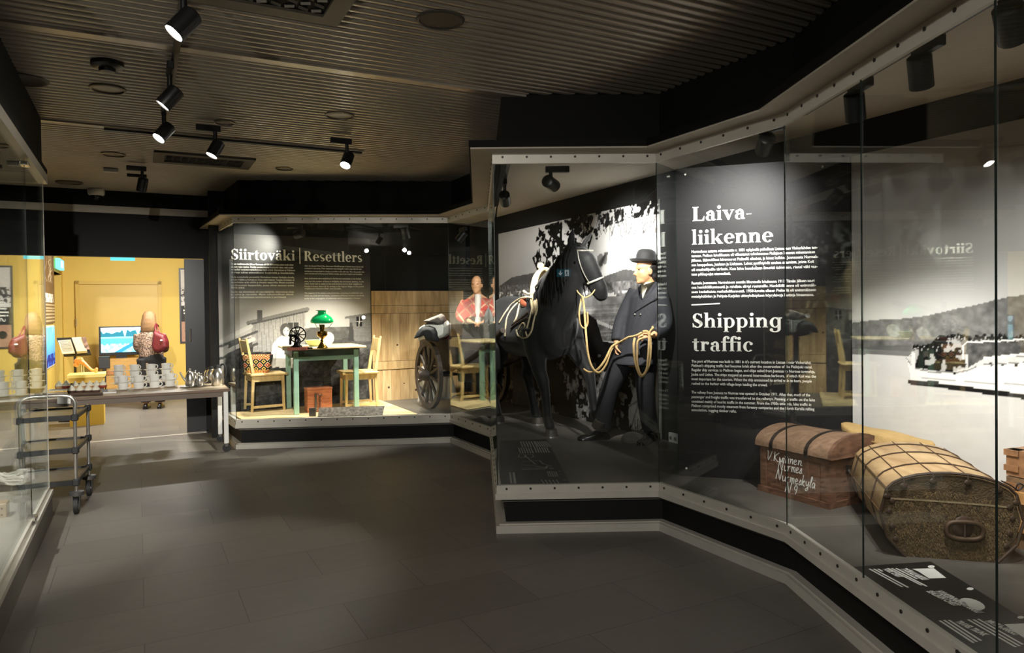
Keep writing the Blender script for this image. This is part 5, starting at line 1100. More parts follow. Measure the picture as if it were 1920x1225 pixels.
# caption strip and holder
s0 = on_z(596, 782.5, ZF + .0); cpn = thing('caption_strip', 'tilted caption strip with small photographs lying in front of the green table', 'sign', (s0.x, s0.y, ZF))
d_ = (Vector(F2) - Vector(F1)).normalized(); d3_ = Vector((d_.x, d_.y, 0)); n_ = Vector((-d_.y, d_.x, 0)); s1 = (on_z(718, 778, ZF) - s0).dot(d3_)
mb = MB(); q = [s0, s0 + d3_ * s1, s0 + d3_ * (s1 + .02) + n_ * .06 + Z3 * .09, s0 + n_ * .06 + Z3 * .09]; mb.extrude([p + Z3 * .003 for p in q], Z3 * .004); mb.build('board', mat('strip_print', rgb(96, 88, 80), .4, noise=(38, .7)), cpn, 0, True)
q0 = on_z(586, 781, ZF); MB().box(q0 + Z3 * .045, (.075, .012, .10), math.atan2(d_.y, d_.x), bev=.002).build('holder', mat('grey_plate', rgb(92, 86, 80), .4, .3, noise=(12, .1)), cpn, 0, True)
# ================================================================== travel chests
def write_strokes(mb, text, O, eu, ev, n, size, r=.0028, slant=.18):
    G = {'V': [[(0, .9), (.06, .95), (.22, 0), (.48, 1)]], 'K': [[(.05, 1), (.1, 0)], [(.5, .95), (.12, .45), (.5, 0), (.58, .05)]], 'N': [[(0, .05), (.08, 1), (.14, .95), (.42, .02), (.5, 1), (.58, 1.02)]],
         'u': [[(0, .5), (.05, .1), (.15, .0), (.28, .15), (.32, .5), (.32, .1), (.4, 0)]], 'i': [[(0, .4), (.06, .5), (.06, .08), (.14, 0)], [(.08, .68), (.085, .72)]], 't': [[(.08, .9), (.06, .1), (.14, 0), (.2, .05)], [(-.04, .62), (.24, .64)]],
         'n': [[(0, .45), (.05, .5), (.05, 0), (.1, .38), (.2, .5), (.28, .38), (.28, .08), (.36, 0)]], 'e': [[(0, .24), (.2, .3), (.2, .45), (.1, .5), (.01, .3), (.06, .04), (.18, .0), (.3, .12)]], 'r': [[(0, .42), (.06, .5), (.06, 0), (.08, .35), (.2, .5), (.26, .46)]],
         'm': [[(0, .45), (.05, .5), (.05, 0), (.08, .38), (.17, .5), (.22, .38), (.22, 0), (.26, .38), (.35, .5), (.41, .38), (.41, .08), (.48, 0)]], 's': [[(0, .02), (.14, .5), (.2, .3), (.2, .08), (.1, 0), (.0, .06)]], 'k': [[(.05, 1), (.05, 0)], [(.06, .25), (.2, .48), (.24, .4), (.1, .25), (.26, 0), (.32, .03)]],
         'y': [[(0, .5), (.05, .15), (.15, .1), (.26, .3), (.28, .5), (.26, -.2), (.14, -.4), (.04, -.28), (.28, 0)]], 'l': [[(0, .1), (.16, .8), (.14, 1), (.07, .9), (.06, .1), (.16, 0)]], 'ä': [[(.26, .42), (.14, .5), (.02, .3), (.06, .02), (.18, .06), (.27, .46), (.27, .08), (.36, 0)], [(.1, .7), (.105, .74)], [(.24, .72), (.245, .76)]],
         '9': [[(.26, .6), (.12, .5), (.02, .7), (.12, .95), (.26, .85), (.26, .4), (.12, -.05)]], '.': [[(0, .02), (.03, .05)]], ':': [[(0, .05), (.02, .07)], [(.02, .45), (.04, .47)]], ' ': []}
    W_ = {'V': .55, 'K': .62, 'N': .68, 'm': .54, '.': .16, ':': .16, ' ': .3, 'i': .2, 'l': .22, 't': .26, 's': .28, '9': .36}
    x = 0
    for ch in text:
        for s_ in G.get(ch, []):
            pts = smooth_path([O + eu * ((x + a + slant * b) * size) + ev * (b * size) + n * .002 for a, b in s_], 3); mb.tube(pts, r, 5)
        x += W_.get(ch, .40)
T1, T2, T3_ = on_z(1428.4, 919.8, ZP), on_z(1553, 954.5, ZP), on_z(1641, 937.4, ZP)
cd = (T1 - T2).normalized(); en = Vector((-cd.y, cd.x, 0)); en = en if (T3_ - T2).dot(en) > 0 else -en
CL, CW = (T1 - T2).length, (T3_ - T2).dot(en); frn = -en; endn = -cd
PLNK = wood_mat('red_brown_chest', rgb(84, 56, 42), rgb(128, 92, 70), (2, 2, 7), .6, 6, bump=.4); LIDW = wood_mat('worn_chest_lid', rgb(122, 94, 72), rgb(158, 126, 100), (2, 5, 5), .6, 7, bump=.4)
wood_iron = mat('rusty_iron', rgb(52, 42, 36), .6, .4, noise=(30, .3), bump=.3, bscale=60)
c1 = thing('wooden_chest', 'brown wooden chest with white handwritten name and domed lid on the platform', 'chest', T2)
def cpt(l, w_, z): return T2 + cd * l + en * w_ + Z3 * z
HB, HL = .315, .075
b_ = MB()
tp_ = .03
b_.loft([[cpt(a, b, 0) for a, b in ((0, 0), (CL, 0), (CL, CW), (0, CW))], [cpt(a, b, HB) for a, b in ((tp_ * -.3, -.0), (CL + .01, 0), (CL + .01, CW), (-.01, CW))]]); b_.build('body', PLNK, c1, 0, True)
b_ = MB()
b_.extrude([cpt(-.018, -.018, .0), cpt(CL + .018, -.018, .0), cpt(CL + .018, CW + .018, .0), cpt(-.018, CW + .018, .0)], Z3 * .035)
for l in (.0, CL * .27, CL * .92): b_.extrude([cpt(l - .0 + (.0 if l else -.012), -.006, .03), cpt(l + .045, -.006, .03), cpt(l + .045, .0, .03), cpt(l + (.0 if l else -.012), .0, .03)], Z3 * (HB - .03))
for w_ in (.0, CW * .42, CW * .86): b_.extrude([cpt(-.016, w_, .03), cpt(.0, w_, .03), cpt(.0, w_ + .05, .03), cpt(-.016, w_ + .05, .03)], Z3 * (HB - .03))
b_.build('battens', PLNK, c1, 0, True)
def lid_ring(l, o=0, z0=0): return [cpt(l, CW / 2 + (CW / 2 + o) * math.cos(t), HB + z0 + (HL + o) * math.sin(t)) for t in [math.pi - math.pi * k / 14 for k in range(15)]] + [cpt(l, CW + o, HB - .02), cpt(l, -o, HB - .02)]
b_ = MB(); b_.loft([lid_ring(-.03, .025), lid_ring(CL + .03, .025)]); b_.build('lid', LIDW, c1, 30, True)
b_ = MB()
for l in (CL * .27, CL * .80): b_.loft([lid_ring(l - .011, .030), lid_ring(l + .011, .030)]); b_.extrude([cpt(l - .012, -.03, HB - .035), cpt(l + .012, -.03, HB - .035), cpt(l + .012, -.02, HB - .035), cpt(l - .012, -.02, HB - .035)], Z3 * .045)
b_.build('iron_band', wood_iron, c1, 30, True)
b_ = MB()
for sgn in (.026,): b_.loft([lid_ring(-.05, sgn + .012), lid_ring(-.028, sgn + .012)]); 
b_.build('lid_edge', PLNK, c1, 30, True)
hc_ = cpt(-.02, CW * .52, HB * .60); b_ = MB()
b_.tube(smooth_path([hc_ - en * .055 + Z3 * .035, hc_ - en * .06 + endn * .02, hc_ + endn * .035 - Z3 * .03, hc_ + en * .06 + endn * .02, hc_ + en * .055 + Z3 * .035], 5), .008, 8); b_.box(hc_ - en * .05 + Z3 * .03, (.03, .02, .04), math.atan2(en.y, en.x)); b_.box(hc_ + en * .05 + Z3 * .03, (.03, .02, .04), math.atan2(en.y, en.x)); b_.build('handle', wood_iron, c1, 40, True)
mb = MB(); eu_ = -cd; nw = frn
def onc(px, py): return on_line(px, py, (T2 + frn * .008).xy, (cd.x, cd.y))
for txt, x0, y0, x1, y1, sz in (('V.Kuitinen.', 1437, 862, 1505, 874, .060), ('Nurmes.', 1459, 881, 1505, 889, .066), ('Nurmeskylä', 1455, 899, 1530, 917, .066), ('N:9.', 1472, 924, 1496, 931, .066)):
    o_ = onc(x0, y0); e_ = onc(x1, y1); k = (e_ - o_).normalized()
    t0 = MB(); write_strokes(t0, txt, Vector((0, 0, 0)), Vector((1, 0, 0)), Z3, Vector((0, -1, 0)), 1, .04)
    wmax = max(v.x for v in t0.v); kx = (e_ - o_).length / wmax
    mb.add([o_ + k * (v.x * kx) + Z3 * (v.z * sz) + nw * (.002 - v.y * .002) for v in t0.v], t0.f)
mb.build('lettering', TEXTW, c1, 60, True)
# ---- sealskin barrel chest
E0, E1 = on_z(1698, 1043, ZP), on_z(1866, 1055, ZP); bd_ = (E1 - E0).normalized(); bn = Vector((-bd_.y, bd_.x, 0)); EW = (E1 - E0).length
BL_ = .82; ec = (E0 + E1) / 2
bn = (bn + bd_ * .02).normalized()
c2 = thing('barrel_chest', 'large round-lidded trunk with tan ribs and a dark sealskin end', 'chest', ec)
def bp(x, y, z): return ec + bd_ * x + bn * y + Z3 * z
def bring(y, s=1, o=0):
    pts = [(-EW / 2, 0), (EW / 2, 0)]
    W2, HM_, ht = EW / 2 + .105, .20, .40
    prof = [(-EW / 2 - o * .5, 0 - 0), (-W2 * .90 - o, .09), (-W2 - o, .20), (-W2 * .93 - o, .285)] + [(-W2 * .93 * math.cos(t) - o * math.cos(t), .285 + (ht - .285 + o) * math.sin(t) ** .9 if math.sin(t) > 0 else .285) for t in [math.pi * k / 12 for k in range(1, 12)]] + [(W2 * .93 + o, .285), (W2 + o, .20), (W2 * .90 + o, .09), (EW / 2 + o * .5, 0)]
    return [bp(x * s, y, z * s + (0)) for x, z in prof]
RIBW = wood_mat('tan_barrel_wood', rgb(168, 134, 92), rgb(204, 172, 126), (4, 1.2, 4), .55, 4, bump=.25)
b_ = MB(); b_.loft([bring(0.0), bring(BL_ * .5), bring(BL_)]); b_.build('body', RIBW, c2, 40, True)
SEAL = mat('dark_sealskin', rgb(84, 66, 42), .9, noise=(22, .45), bump=.9, bscale=120)
b_ = MB(); b_.loft([bring(-.006, .985), bring(-.0, .985)]); en_ = b_.build('end_panel', SEAL, c2, 30, True)
# fur on the end panel
fu = MB(); rnd = random.Random(5)
for k in range(2600):
    x, z = rnd.uniform(-.27, .27), rnd.uniform(.01, .34)
    if abs(x) > .17 + .115 * min(1, z / .2) - max(0, z - .2) * .8: continue
    if z > .285 + .1 * (1 - (x / .3) ** 2) - .06: continue
    p0 = bp(x, -.004, z); a = rnd.uniform(-.8, .8); L_ = rnd.uniform(.012, .026); d0 = (bd_ * math.sin(a) - Z3 * math.cos(a)) * L_ - bn * rnd.uniform(.004, .010); sd = (bd_ * math.cos(a) + Z3 * math.sin(a)) * .0022
    fu.add([p0 - sd, p0 + sd, p0 + d0], [(0, 1, 2)])
fo_ = fu.build('fur', mat('sealskin_fur', rgb(104, 84, 54), .9, noise=(30, .4)), en_, 0); fo_.data.transform(Matrix.Translation(-ec)); fo_['kind'] = 'stuff'
def slice_ring(y0, y1, o, mbx):
    mbx.loft([bring(y0, 1, o), bring(y1, 1, o)])
LSTRAP = mat('dark_strap', rgb(66, 48, 34), .6, noise=(30, .25))
b_ = MB()
for y in (.22, .50, .72): slice_ring(y - .005, y + .005, .006, b_)
b_.build('leather_strap', LSTRAP, c2, 40, True)
b_ = MB()
for k in range(1, 12, 2):
    t = math.pi * k / 12; W2 = EW / 2 + .105; q0 = lambda y, o=.004: bp(-(W2 * .93 + o) * math.cos(t), y, .285 + (.115 + o) * math.sin(t) ** .9); b_.tube([q0(.02), q0(BL_ - .02)], .0022, 5, mi=1)
for sg in (-1, 1):
    for x, z in ((EW / 2 + .105, .20), (EW / 2 * .95 + .06, .09)): b_.tube([bp(sg * (x + .001), .02, z), bp(sg * (x + .001), BL_ - .02, z)], .0022, 5, mi=1)
b_.build('seam_cord', [LSTRAP, mat('seam_brown', rgb(104, 78, 52), .7, noise=(30, .2))], c2, 60, True)
b_ = MB()
rim = bring(-.012, 1.0, .006)
for p_, q_ in zip(rim[:-1], rim[1:]): b_.tube([p_, q_], .007, 6)
lid_z = [p for p in rim if (p.z - ZP) > .27]
for p in lid_z[1:-1:2]:
    b_.tube([p - bn * .004 - Z3 * (.028 + .006) , p - bn * .006 - Z3 * .012, p], .005, 6); b_.ball(p - bn * .004 - Z3 * .036, (.018, .006, .014))
for sg in (-1, 1):
    for z in (.08, .14, .21, .26): x = sg * (EW / 2 + .085 - abs(z - .2) * .25); b_.ball(bp(x * .95, -.008, z), (.014, .006, .014))
b_.build('leather_edge', LSTRAP, c2, 60, True)
b_ = MB(); b_.add([bp(x, -.009, z) for x, z in ((-.25, .268), (-.12, .268), (0, .266), (.12, .262), (.25, .256), (.25, .264), (.12, .27), (0, .274), (-.12, .276), (-.25, .276))], [tuple(range(10))]); b_.build('lid_seam', mat('pale_seam', rgb(150, 132, 100), .7, noise=(60, .2)), c2, 0, True)
hp_ = bp(.055, -.012, .155); b_ = MB(); rg_ = [hp_ + bd_ * (.075 * math.copysign(abs(math.cos(t)) ** .7, math.cos(t))) + Z3 * (.040 * math.copysign(abs(math.sin(t)) ** .7, math.sin(t)) - .01) - bn * .012 for t in [2 * math.pi * k / 24 for k in range(25)]]
b_.tube(rg_, .011, 8, cap=False); b_.build('handle', mat('brown_ring', rgb(78, 58, 40), .55, .3, noise=(30, .2)), c2, 60, True)
b_ = MB(); b_.ball(hp_ + Z3 * .005, (.055, .010, .05)); b_.tube([hp_ - bn * .012 + Z3 * .035, hp_ - bn * .014 - Z3 * .04], .006, 6); b_.build('handle_plate', LSTRAP, c2, 60, True)
b_ = MB(); r0 = bp(.27, .06, .335); b_.tube(smooth_path([r0 - bd_ * .04 + Z3 * .03, r0 + Z3 * .01, r0 + bd_ * .03 - Z3 * .01, r0 + bd_ * .05 + Z3 * .012, r0 + bd_ * .03 + Z3 * .02, r0 + bd_ * .02 - Z3 * .005], 5), .0035, 6); b_.build('wire_catch', IRON, c2, 60, True)
# ---- sack
sk0 = on_z(1660, 838, ZP); sc = wA(-.14) - B2 * .2; S0 = at_y(1668, 835, 4.28)
sack = thing('burlap_sack', 'tan burlap sack slumped behind the two chests', 'sack', (S0.x, S0.y, ZP))
P = [(1581, 789, 4.5), (1600, 795, 4.46), (1625, 802, 4.4), (1660, 806, 4.3), (1695, 815, 4.22), (1725, 824, 4.15), (1750, 829, 4.08), (1756, 838, 4.06), (1740, 862, 4.1), (1640, 870, 4.34), (1600, 850, 4.46), (1580, 822, 4.5), (1586, 812, 4.5)]
h = MB(); pts = [at_y(x, y, Y) - Vector(sack.location) for x, y, Y in P]; cen = sum(pts, Vector()) / len(pts)
h.loft([[cen + (p - cen) * s_ + (B3 * d_ * -1) for p in pts] for s_, d_ in ((.6, .09), (.9, .07), (1, 0), (.9, -.05), (.6, -.08))])
h.loft([[q + Z3 * z for q in (cen - A3 * .2 - B3 * .05, cen + A3 * .2 - B3 * .05, cen + A3 * .2 + B3 * .05, cen - A3 * .2 + B3 * .05)] for z in (-.02, -cen.z)])
h.remeshed(.014, 4).build('cloth', mat('burlap', rgb(196, 162, 104), .85, noise=(6, .12), bump=.5, bscale=160), sack, 80)
h = MB(); h.tube(smooth_path([at_y(x, y, Y) - Vector(sack.location) - B3 * .11 for x, y, Y in ((1584, 815, 4.5), (1620, 818, 4.4), (1660, 826, 4.3), (1690, 836, 4.22))], 5), .006, 6); h.build('seam', mat('burlap_seam', rgb(168, 132, 80), .85, noise=(40, .1)), sack, 60)
# ---- travel trunk on the right
t0_ = on_z(1887, 1022, ZP); c3 = thing('travel_trunk', 'brown travel trunk with wooden slats at the right edge of the platform', 'trunk', t0_)
td3 = Vector((.40, -.916, 0)).normalized(); tn3 = Vector((-td3.y, td3.x, 0))
def tpnt(x, y, z): return t0_ + td3 * x + tn3 * y + Z3 * z
TRH = (on_line(1886, 842, t0_.xy, (td3.x, td3.y)).z - ZP); TRW, TRD = .8, .32
CANV = mat('brown_canvas', rgb(122, 94, 66), .7, noise=(20, .3), bump=.2, bscale=60); SLATW = wood_mat('trunk_slat_wood', rgb(170, 120, 66), rgb(200, 152, 96), (2, 2, 5), .5, 6); CORN = mat('trunk_corner_leather', rgb(150, 108, 74), .5, noise=(24, .3), bump=.2)
def tbox(mb, x0, x1, y0, y1, z0, z1): mb.extrude([tpnt(x0, y0, z0), tpnt(x1, y0, z0), tpnt(x1, y1, z0), tpnt(x0, y1, z0)], Z3 * (z1 - z0))
b_ = MB(); tbox(b_, 0, TRW, 0, TRD, .0, TRH * .72); b_.build('body', CANV, c3, 0, True)
b_ = MB(); tbox(b_, 0, TRW, 0, TRD, TRH * .73, TRH); b_.build('lid', CORN, c3, 0, True)
b_ = MB()
for z in (TRH * .47, TRH * .18): tbox(b_, -.022, TRW + .02, -.022, TRD + .02, z, z + .055)
b_.build('slats', SLATW, c3, 0, True)
b_ = MB()
for z in (0, TRH * .28, TRH * .60, TRH * .78, TRH * .94): tbox(b_, -.008, .06, -.008, .06, z, z + TRH * .06)
for z in (TRH * .20, TRH * .49): b_.ball(tpnt(-.02, -.02, z + .02), .022)
b_.build('corner_guard', CORN, c3, 40, True)
# ---- floor captions in the large case
DARKF = mat('black_caption_film', rgb(30, 29, 27), .4, noise=(6, .1))
g0_ = on_z(1612, 1078, ZP); cap = thing('floor_caption', 'black floor caption with tool chest, sealskin chest and travel trunk outlines', 'sign', (g0_.x, g0_.y, ZP))
poly = [on_z(x, y, ZP) for x, y in ((1600, 1064), (1745, 1054), (1925, 1165), (2050, 1320), (1930, 1330))]
mb = MB(); mb.prism([(p.x, p.y) for p in poly], ZP + .0006, ZP + .002); mb.build('film', DARKF, cap, 0, True)
mb = MB(); L3 = ZP + .0028
def flat(pts): mb.add([on_z(x, y, L3) for x, y in pts], [tuple(range(len(pts)))])
flat([(1710, 1067), (1751, 1066), (1774, 1084), (1742, 1085), (1722, 1072)])
flat([(1811 + 24 * math.cos(t) + 12, 1133 + 9.5 * math.sin(t) + 6 * math.cos(t)) for t in [2 * math.pi * k / 20 for k in range(20)]])
flat([(1882, 1171), (1925, 1169), (1970, 1205), (1925, 1200)])
for x, y in ((1746, 1063), (1819, 1104.5), (1914, 1158)): flat([(x + 6.5 * math.cos(t), y + 2.6 * math.sin(t)) for t in [2 * math.pi * k / 14 for k in range(14)]])
def fw_(txt, a, b, size, bold=.03):
    p, q = on_z(*a, L3), on_z(*b, L3); e = (q - p).normalized(); write(mb, txt, p, e, Vector((-e.y, e.x, 0)), size, Z3, (q - p).length, bold=bold, lift=0)
fw_('TYÖKALUARKKU', (1688, 1067), (1730, 1088), .046, .05); fw_('TOOL CHEST', (1654, 1067), (1685, 1083), .042, .05); fw_('HYLKEENNAHKA-ARKKU', (1753, 1109), (1832, 1150), .046, .05); fw_('SEALSKIN CHEST', (1736, 1109), (1790, 1137), .042, .05)
fw_('MATKA-ARKKU', (1846, 1165), (1902, 1191), .046, .05); fw_('TRAVEL TRUNK', (1790, 1166), (1844, 1193), .042, .05)
for a, b in (((1630, 1067), (1692, 1101)), ((1638, 1067), (1703, 1102)), ((1646, 1067), (1655, 1072)), ((1665, 1066), (1728, 1098)), ((1672, 1066), (1738, 1100)), ((1680, 1066), (1720, 1086)), ((1762, 1164), (1826, 1206)), ((1770, 1163), (1832, 1204)), ((1779, 1163), (1840, 1202)), ((1815, 1162), (1905, 1214)), ((1825, 1162), (1912, 1212)), ((1834, 1161), (1918, 1209))):
    p, q = on_z(*a, L3), on_z(*b, L3); e = (q - p).normalized(); nn = Vector((-e.y, e.x, 0)) * .005; mb.add([p - nn, q - nn, q + nn, p + nn], [(0, 1, 2, 3)])
mb.build('lettering', TEXTW, cap, 0, True)
g1_ = on_z(990, 890, ZP); cap2 = thing('floor_caption', 'black floor caption with a line drawing of harness near the horse', 'sign', (g1_.x, g1_.y, ZP))
poly = [on_z(x, y, ZP) for x, y in ((938, 827), (1025, 824), (1068, 906), (937, 910))]; mb = MB(); mb.prism([(p.x, p.y) for p in poly], ZP + .0006, ZP + .002); mb.build('film', DARKF, cap2, 0, True)
mb = MB(); GREYT = mat('grey_print', rgb(150, 148, 140), .5, noise=(40, .05))
def ln2(pts, wd=.006):
    P = [on_z(x, y, L3) for x, y in pts]
    for p, q in zip(P[:-1], P[1:]):
        e = (q - p).normalized(); nn = Vector((-e.y, e.x, 0)) * wd / 2; mb.add([p - nn, q - nn, q + nn, p + nn], [(0, 1, 2, 3)])
for k in range(6): ln2([(976 + k * 5, 828), (980 + k * 5.4, 839)], .009); ln2([(1003 + k * 4, 828), (1010 + k * 4.4, 838)], .009); ln2([(972 + k * 4.6, 840), (976 + k * 4.8, 850)], .009); ln2([(1002 + k * 4.5, 839), (1006 + k * 4.8, 849)], .009)
for cx_, r in ((979, 7), (992, 8)): ln2([(cx_ + r * math.cos(t), 855.5 + 3.2 * math.sin(t)) for t in [2 * math.pi * k / 18 for k in range(19)]])
ln2([(985, 855), (1004, 871)]); ln2([(978, 866), (1012, 864), (1018, 870), (1034, 874), (1020, 877), (1000, 873), (978, 872)]); ln2([(979, 881), (1000, 880), (1024, 879), (1026, 874)], .012); ln2([(979, 878), (1024, 876)])
for k in range(5): ln2([(1015 + k * 7, 900), (1020 + k * 7, 907)], .008); ln2([(1026 + k * 4, 884), (1030 + k * 4, 894)], .007)
ln2([(956, 886), (959, 907)], .012); ln2([(963, 886), (966, 907)], .016); ln2([(1029, 878.5), (1038, 878.5)], .014); ln2([(1047, 884), (1053, 884)], .01); ln2([(1056, 900), (1062, 900)], .01)
mb.build('lettering', GREYT, cap2, 0, True)
# ---- wall socket
so = on_line(1265, 822, wA(0) - B2 * .004, A2); sk_ = thing('wall_socket', 'white double wall socket low on the black wall behind the text panel', 'socket', so)
MB().extrude([so + A3 * s_ * .075 * 1.0 + Z3 * z for s_, z in ((-.75, -.045), (.75, -.045), (.75, .045), (-.75, .045))], -B3 * .02).build('cover', WHITEPT, sk_, 0, True)
b_ = MB()
for s_ in (-.03, .03): b_.disc(so - B3 * .0215 + A3 * s_, -B3, .017, 16)
b_.build('outlet', mat('socket_grey', rgb(120, 118, 112), .5, noise=(10, .1)), sk_, 0, True)
# round stone base behind the mannequin's feet
stn = on_z(1186, 829, ZP); sb = thing('stone', 'low round grey stone beside the mannequin shoe', 'stone', stn); h = MB(); h.ball((0, 0, .02), (.105, .09, .07), 20, 10); h.remeshed(.012, 2).build('rock', mat('grey_stone', rgb(84, 80, 74), .8, noise=(12, .2), bump=.3), sb, 80)
# ================================================================== spotlights
LENS_ON = mat('lit_lens', (1, .95, .85), .3, emit=(1, .93, .80), estr=22, noise=(3, .01)); LENS_OFF = mat('dark_lens', rgb(60, 60, 58), .2, noise=(20, .1))
def track_spot(label, base, target, drop=.12, power=0, ang=40, blend=.5, col=WARM, lit=True, L_=.13, r=.045, adir=None, group=None, adapt=.17, stem=None):
    """base = point where the adapter meets the track or ceiling"""
    base = Vector(base); t = thing('spotlight', label, 'spotlight', base)
    ad = Vector(adir).to_3d().normalized() if adir is not None else B3
    MB().box(Vector((0, 0, -.022)), (adapt, .036, .044), math.atan2(ad.y, ad.x), bev=.004).build('adapter', BLKMETAL, t, 0)
    piv = ad * (adapt * .28) + Vector((0, 0, -drop)); MB().cyl(ad * (adapt * .28) + Vector((0, 0, -.04)), piv, .014, n=10).build('arm', BLKMETAL, t, 40)
    d = (Vector(target) - (base + piv)).normalized(); c = piv
    b_ = MB(); a, b, _ = frame_from(d); n = 24
    b_.loft([[c + d * h + a * rr_ * math.cos(2 * math.pi * k / n) + b * rr_ * math.sin(2 * math.pi * k / n) for k in range(n)] for h, rr_ in ((-L_ * .5, r * .78), (-L_ * .44, r), (L_ * .5, r), (L_ * .5, r * .9), (L_ * .42, r * .86))]); b_.build('lamp_head', BLKMETAL, t, 40)
    MB().disc(c + d * (L_ * .45), d, r * .87, 24).build('lens', LENS_ON if lit else LENS_OFF, t, 0)
    if power:
        o = spot('spot_light', (0, 0, 0), (0, 0, -1), power, ang, blend, col, .035); o.parent = t; o.location = c + d * (L_ * .5 + .01); o.rotation_euler = d.to_track_quat('-Z', 'Y').to_euler()
    return t
def track(name, label, p, q, z=None, w_=.034):
    p, q = Vector(p), Vector(q); t = thing(name, label, 'lighting track', p); d = (q - p); MB().box((p + q) / 2, (d.length, w_, .03), math.atan2(d.y, d.x)).build('rail', BLKMETAL, t, 0, True); return t
# --- in the large case
ZTR = 2.53
tk2 = offset([N1, N2, N3, N6], -.12)
p_, q_ = tk2[1], tk2[2]; track('lighting_track', 'black lighting track inside the glass in front of the text panel', (p_.x, p_.y, ZTR), (q_.x, q_.y, ZTR))
p_, q_ = tk2[2], tk2[3]; track('lighting_track', 'black lighting track inside the glass above the chests', (p_.x, p_.y, ZTR), (q_.x, q_.y, ZTR))
def ontr(px, py, P, Q, z=ZTR - .015):
    P, Q = Vector(P), Vector(Q); q = on_line(px, py, P, Q - P); return Vector((q.x, q.y, z))
dir2, dir3 = tk2[2] - tk2[1], tk2[3] - tk2[2]
S = []
pt = onp(1385, 425)
track_spot('black spotlight under the track in front of the text panel', ontr(1447, 250, tk2[1], tk2[2]), pt + Vector((0, 0, .0)), .10, 120, 84, 1, NEUT, False, adir=-dir2)
track_spot('black spotlight at the glass joint left of the ship photo', ontr(1613, 170, tk2[2], tk2[3]), (2.15, 4.15, .7), .10, 48, 66, .7, NEUT, False, adir=-dir3)
track_spot('black spotlight above the sealskin chest', ontr(1740, 105, tk2[2], tk2[3]), (2.3, 3.7, .75), .10, 52, 70, .7, NEUT, False, adir=-dir3)
track_spot('black spotlight in the top right corner of the case', ontr(1915, 20, tk2[2], tk2[3]), (2.7, 3.4, 1.1), .10, 40, 76, .7, NEUT, False, adir=-dir3)
tr1 = offset([F3, N1, N2], -.16)
pA, pB = at_y(957, 312, 4.98), at_y(946, 352, 5.95); pA.z = pB.z = ZCC - .10
track('lighting_track', 'black lighting track along the left side of the horse case', pA, pB)
track_spot('black spotlight in the left top corner of the horse case', pB + Vector((0, 0, -.015)), (.1, 7.9, 1.5), .16, 170, 66, .6, NEUT, False, adir=pA - pB)
hs = at_y(1045, 312, 5.04); track_spot('black spotlight above the horse inside the case', hs, (1.15, 6.72, 2.10), .12, 300, 34, 1, NEUT, False, adir=(-1, 0, 0))
# unseen spotlight added behind the top rail to light horse and mannequin
ms = Vector((.7, 4.98, 2.677)); track_spot('added black spotlight, unseen behind the top rail, aimed at the mannequin', ms, (1.05, 6.4, 1.5), .055, 170, 50, .7, NEUT, False, adir=(1, 0, 0))
# --- in the far case
fs = at_y(553, 421, 8.2); track_spot('black spotlight above the Siirtoväki lettering', fs, onm(480, 462), .11, 90, 50, 1, (1, .96, .84), False, adir=d3_)
f2_ = at_y(868, 427, 8.15); track_spot('lit spotlight at the right end of the far case', f2_, (-2.0, 8.3, .6), .10, 120, 64, .6, (1, .95, .83), True, adir=A3)
f3_ = at_y(690, 417, 8.0); f3_.z = 2.677; track_spot('black spotlight high in the middle of the far case', f3_, (-2.2, 8.4, .7), .055, 200, 76, .6, (1, .95, .83), False, adir=d3_)
f4_ = at_y(752, 420, 8.05); track_spot('black spotlight above the pine boards in the far case', f4_, (-.98, 8.6, 1.1), .10, 100, 70, .6, (1, .95, .83), False, adir=d3_)
f5_ = at_y(470, 418, 7.98); f5_.z = 2.677; track_spot('unseen black spotlight added at the left end of the far case above the bag', f5_, (-2.75, 8.2, .75), .055, 90, 56, .6, (1, .95, .83), False, adir=d3_)  # added out of sight as front light for the bag
# --- on the hall ceiling
def onc_(px, py): return on_z(px, py, ZC)
rl0, rl1 = onc_(337, 2), onc_(312, 205); dA_ = A3
tA0 = onc_(324, 132); track('lighting_track', 'lighting track running away over the middle of the hall ceiling', tA0 - A3 * 1.6 - Z3 * .012, tA0 + A3 * 1.75 - Z3 * .012, w_=.034)
tB1 = onc_(678, 283); tB0 = tB1 - B3 * 2.0; track('lighting_track', 'lighting track across the far ceiling ending near the case', tB0 - Z3 * .012, tB1 - Z3 * .012)
def hall(label, px, py, tgt, power, lit=True, ang=46, dirn=A3, drop=.17):
    """px, py = centre of the lamp head in the photo"""
    zz = ZC - .03 - drop; q = on_z(px, py, zz); b0 = Vector((q.x, q.y, ZC - .03)) - Vector(dirn).normalized() * (.17 * .28)
    return track_spot(label, b0, tgt, drop, power, ang, .6, (1, .94, .84), lit, adir=dirn)
hall('lit black spotlight nearest the air vent on the slatted ceiling', 345, 44, (-2.6, 2.2, .9), 46)
hall('lit black spotlight between the two others on the long ceiling track', 319, 183, (-3.5, 3.4, .6), 46)
hall('lit black spotlight at the far end of the long ceiling track', 308, 248, (-3.4, 3.4, .5), 46)
hall('lit black spotlight on the cross track, left of its pair', 404, 279, (-3.3, 4.4, .0), 36, dirn=B3)
hall('lit black spotlight near the right end of the cross track', 651, 300, (-1.8, 4.0, 0), 36, dirn=B3)
hall('unlit black spotlight on the far ceiling above the doorway', 267, 346, (-4.4, 7.4, .0), 0, lit=False, dirn=B3)
track('lighting_track', 'short lighting track on the far ceiling above the doorway', onc_(238, 326) - Z3 * .012, onc_(275, 328.5) - Z3 * .012)
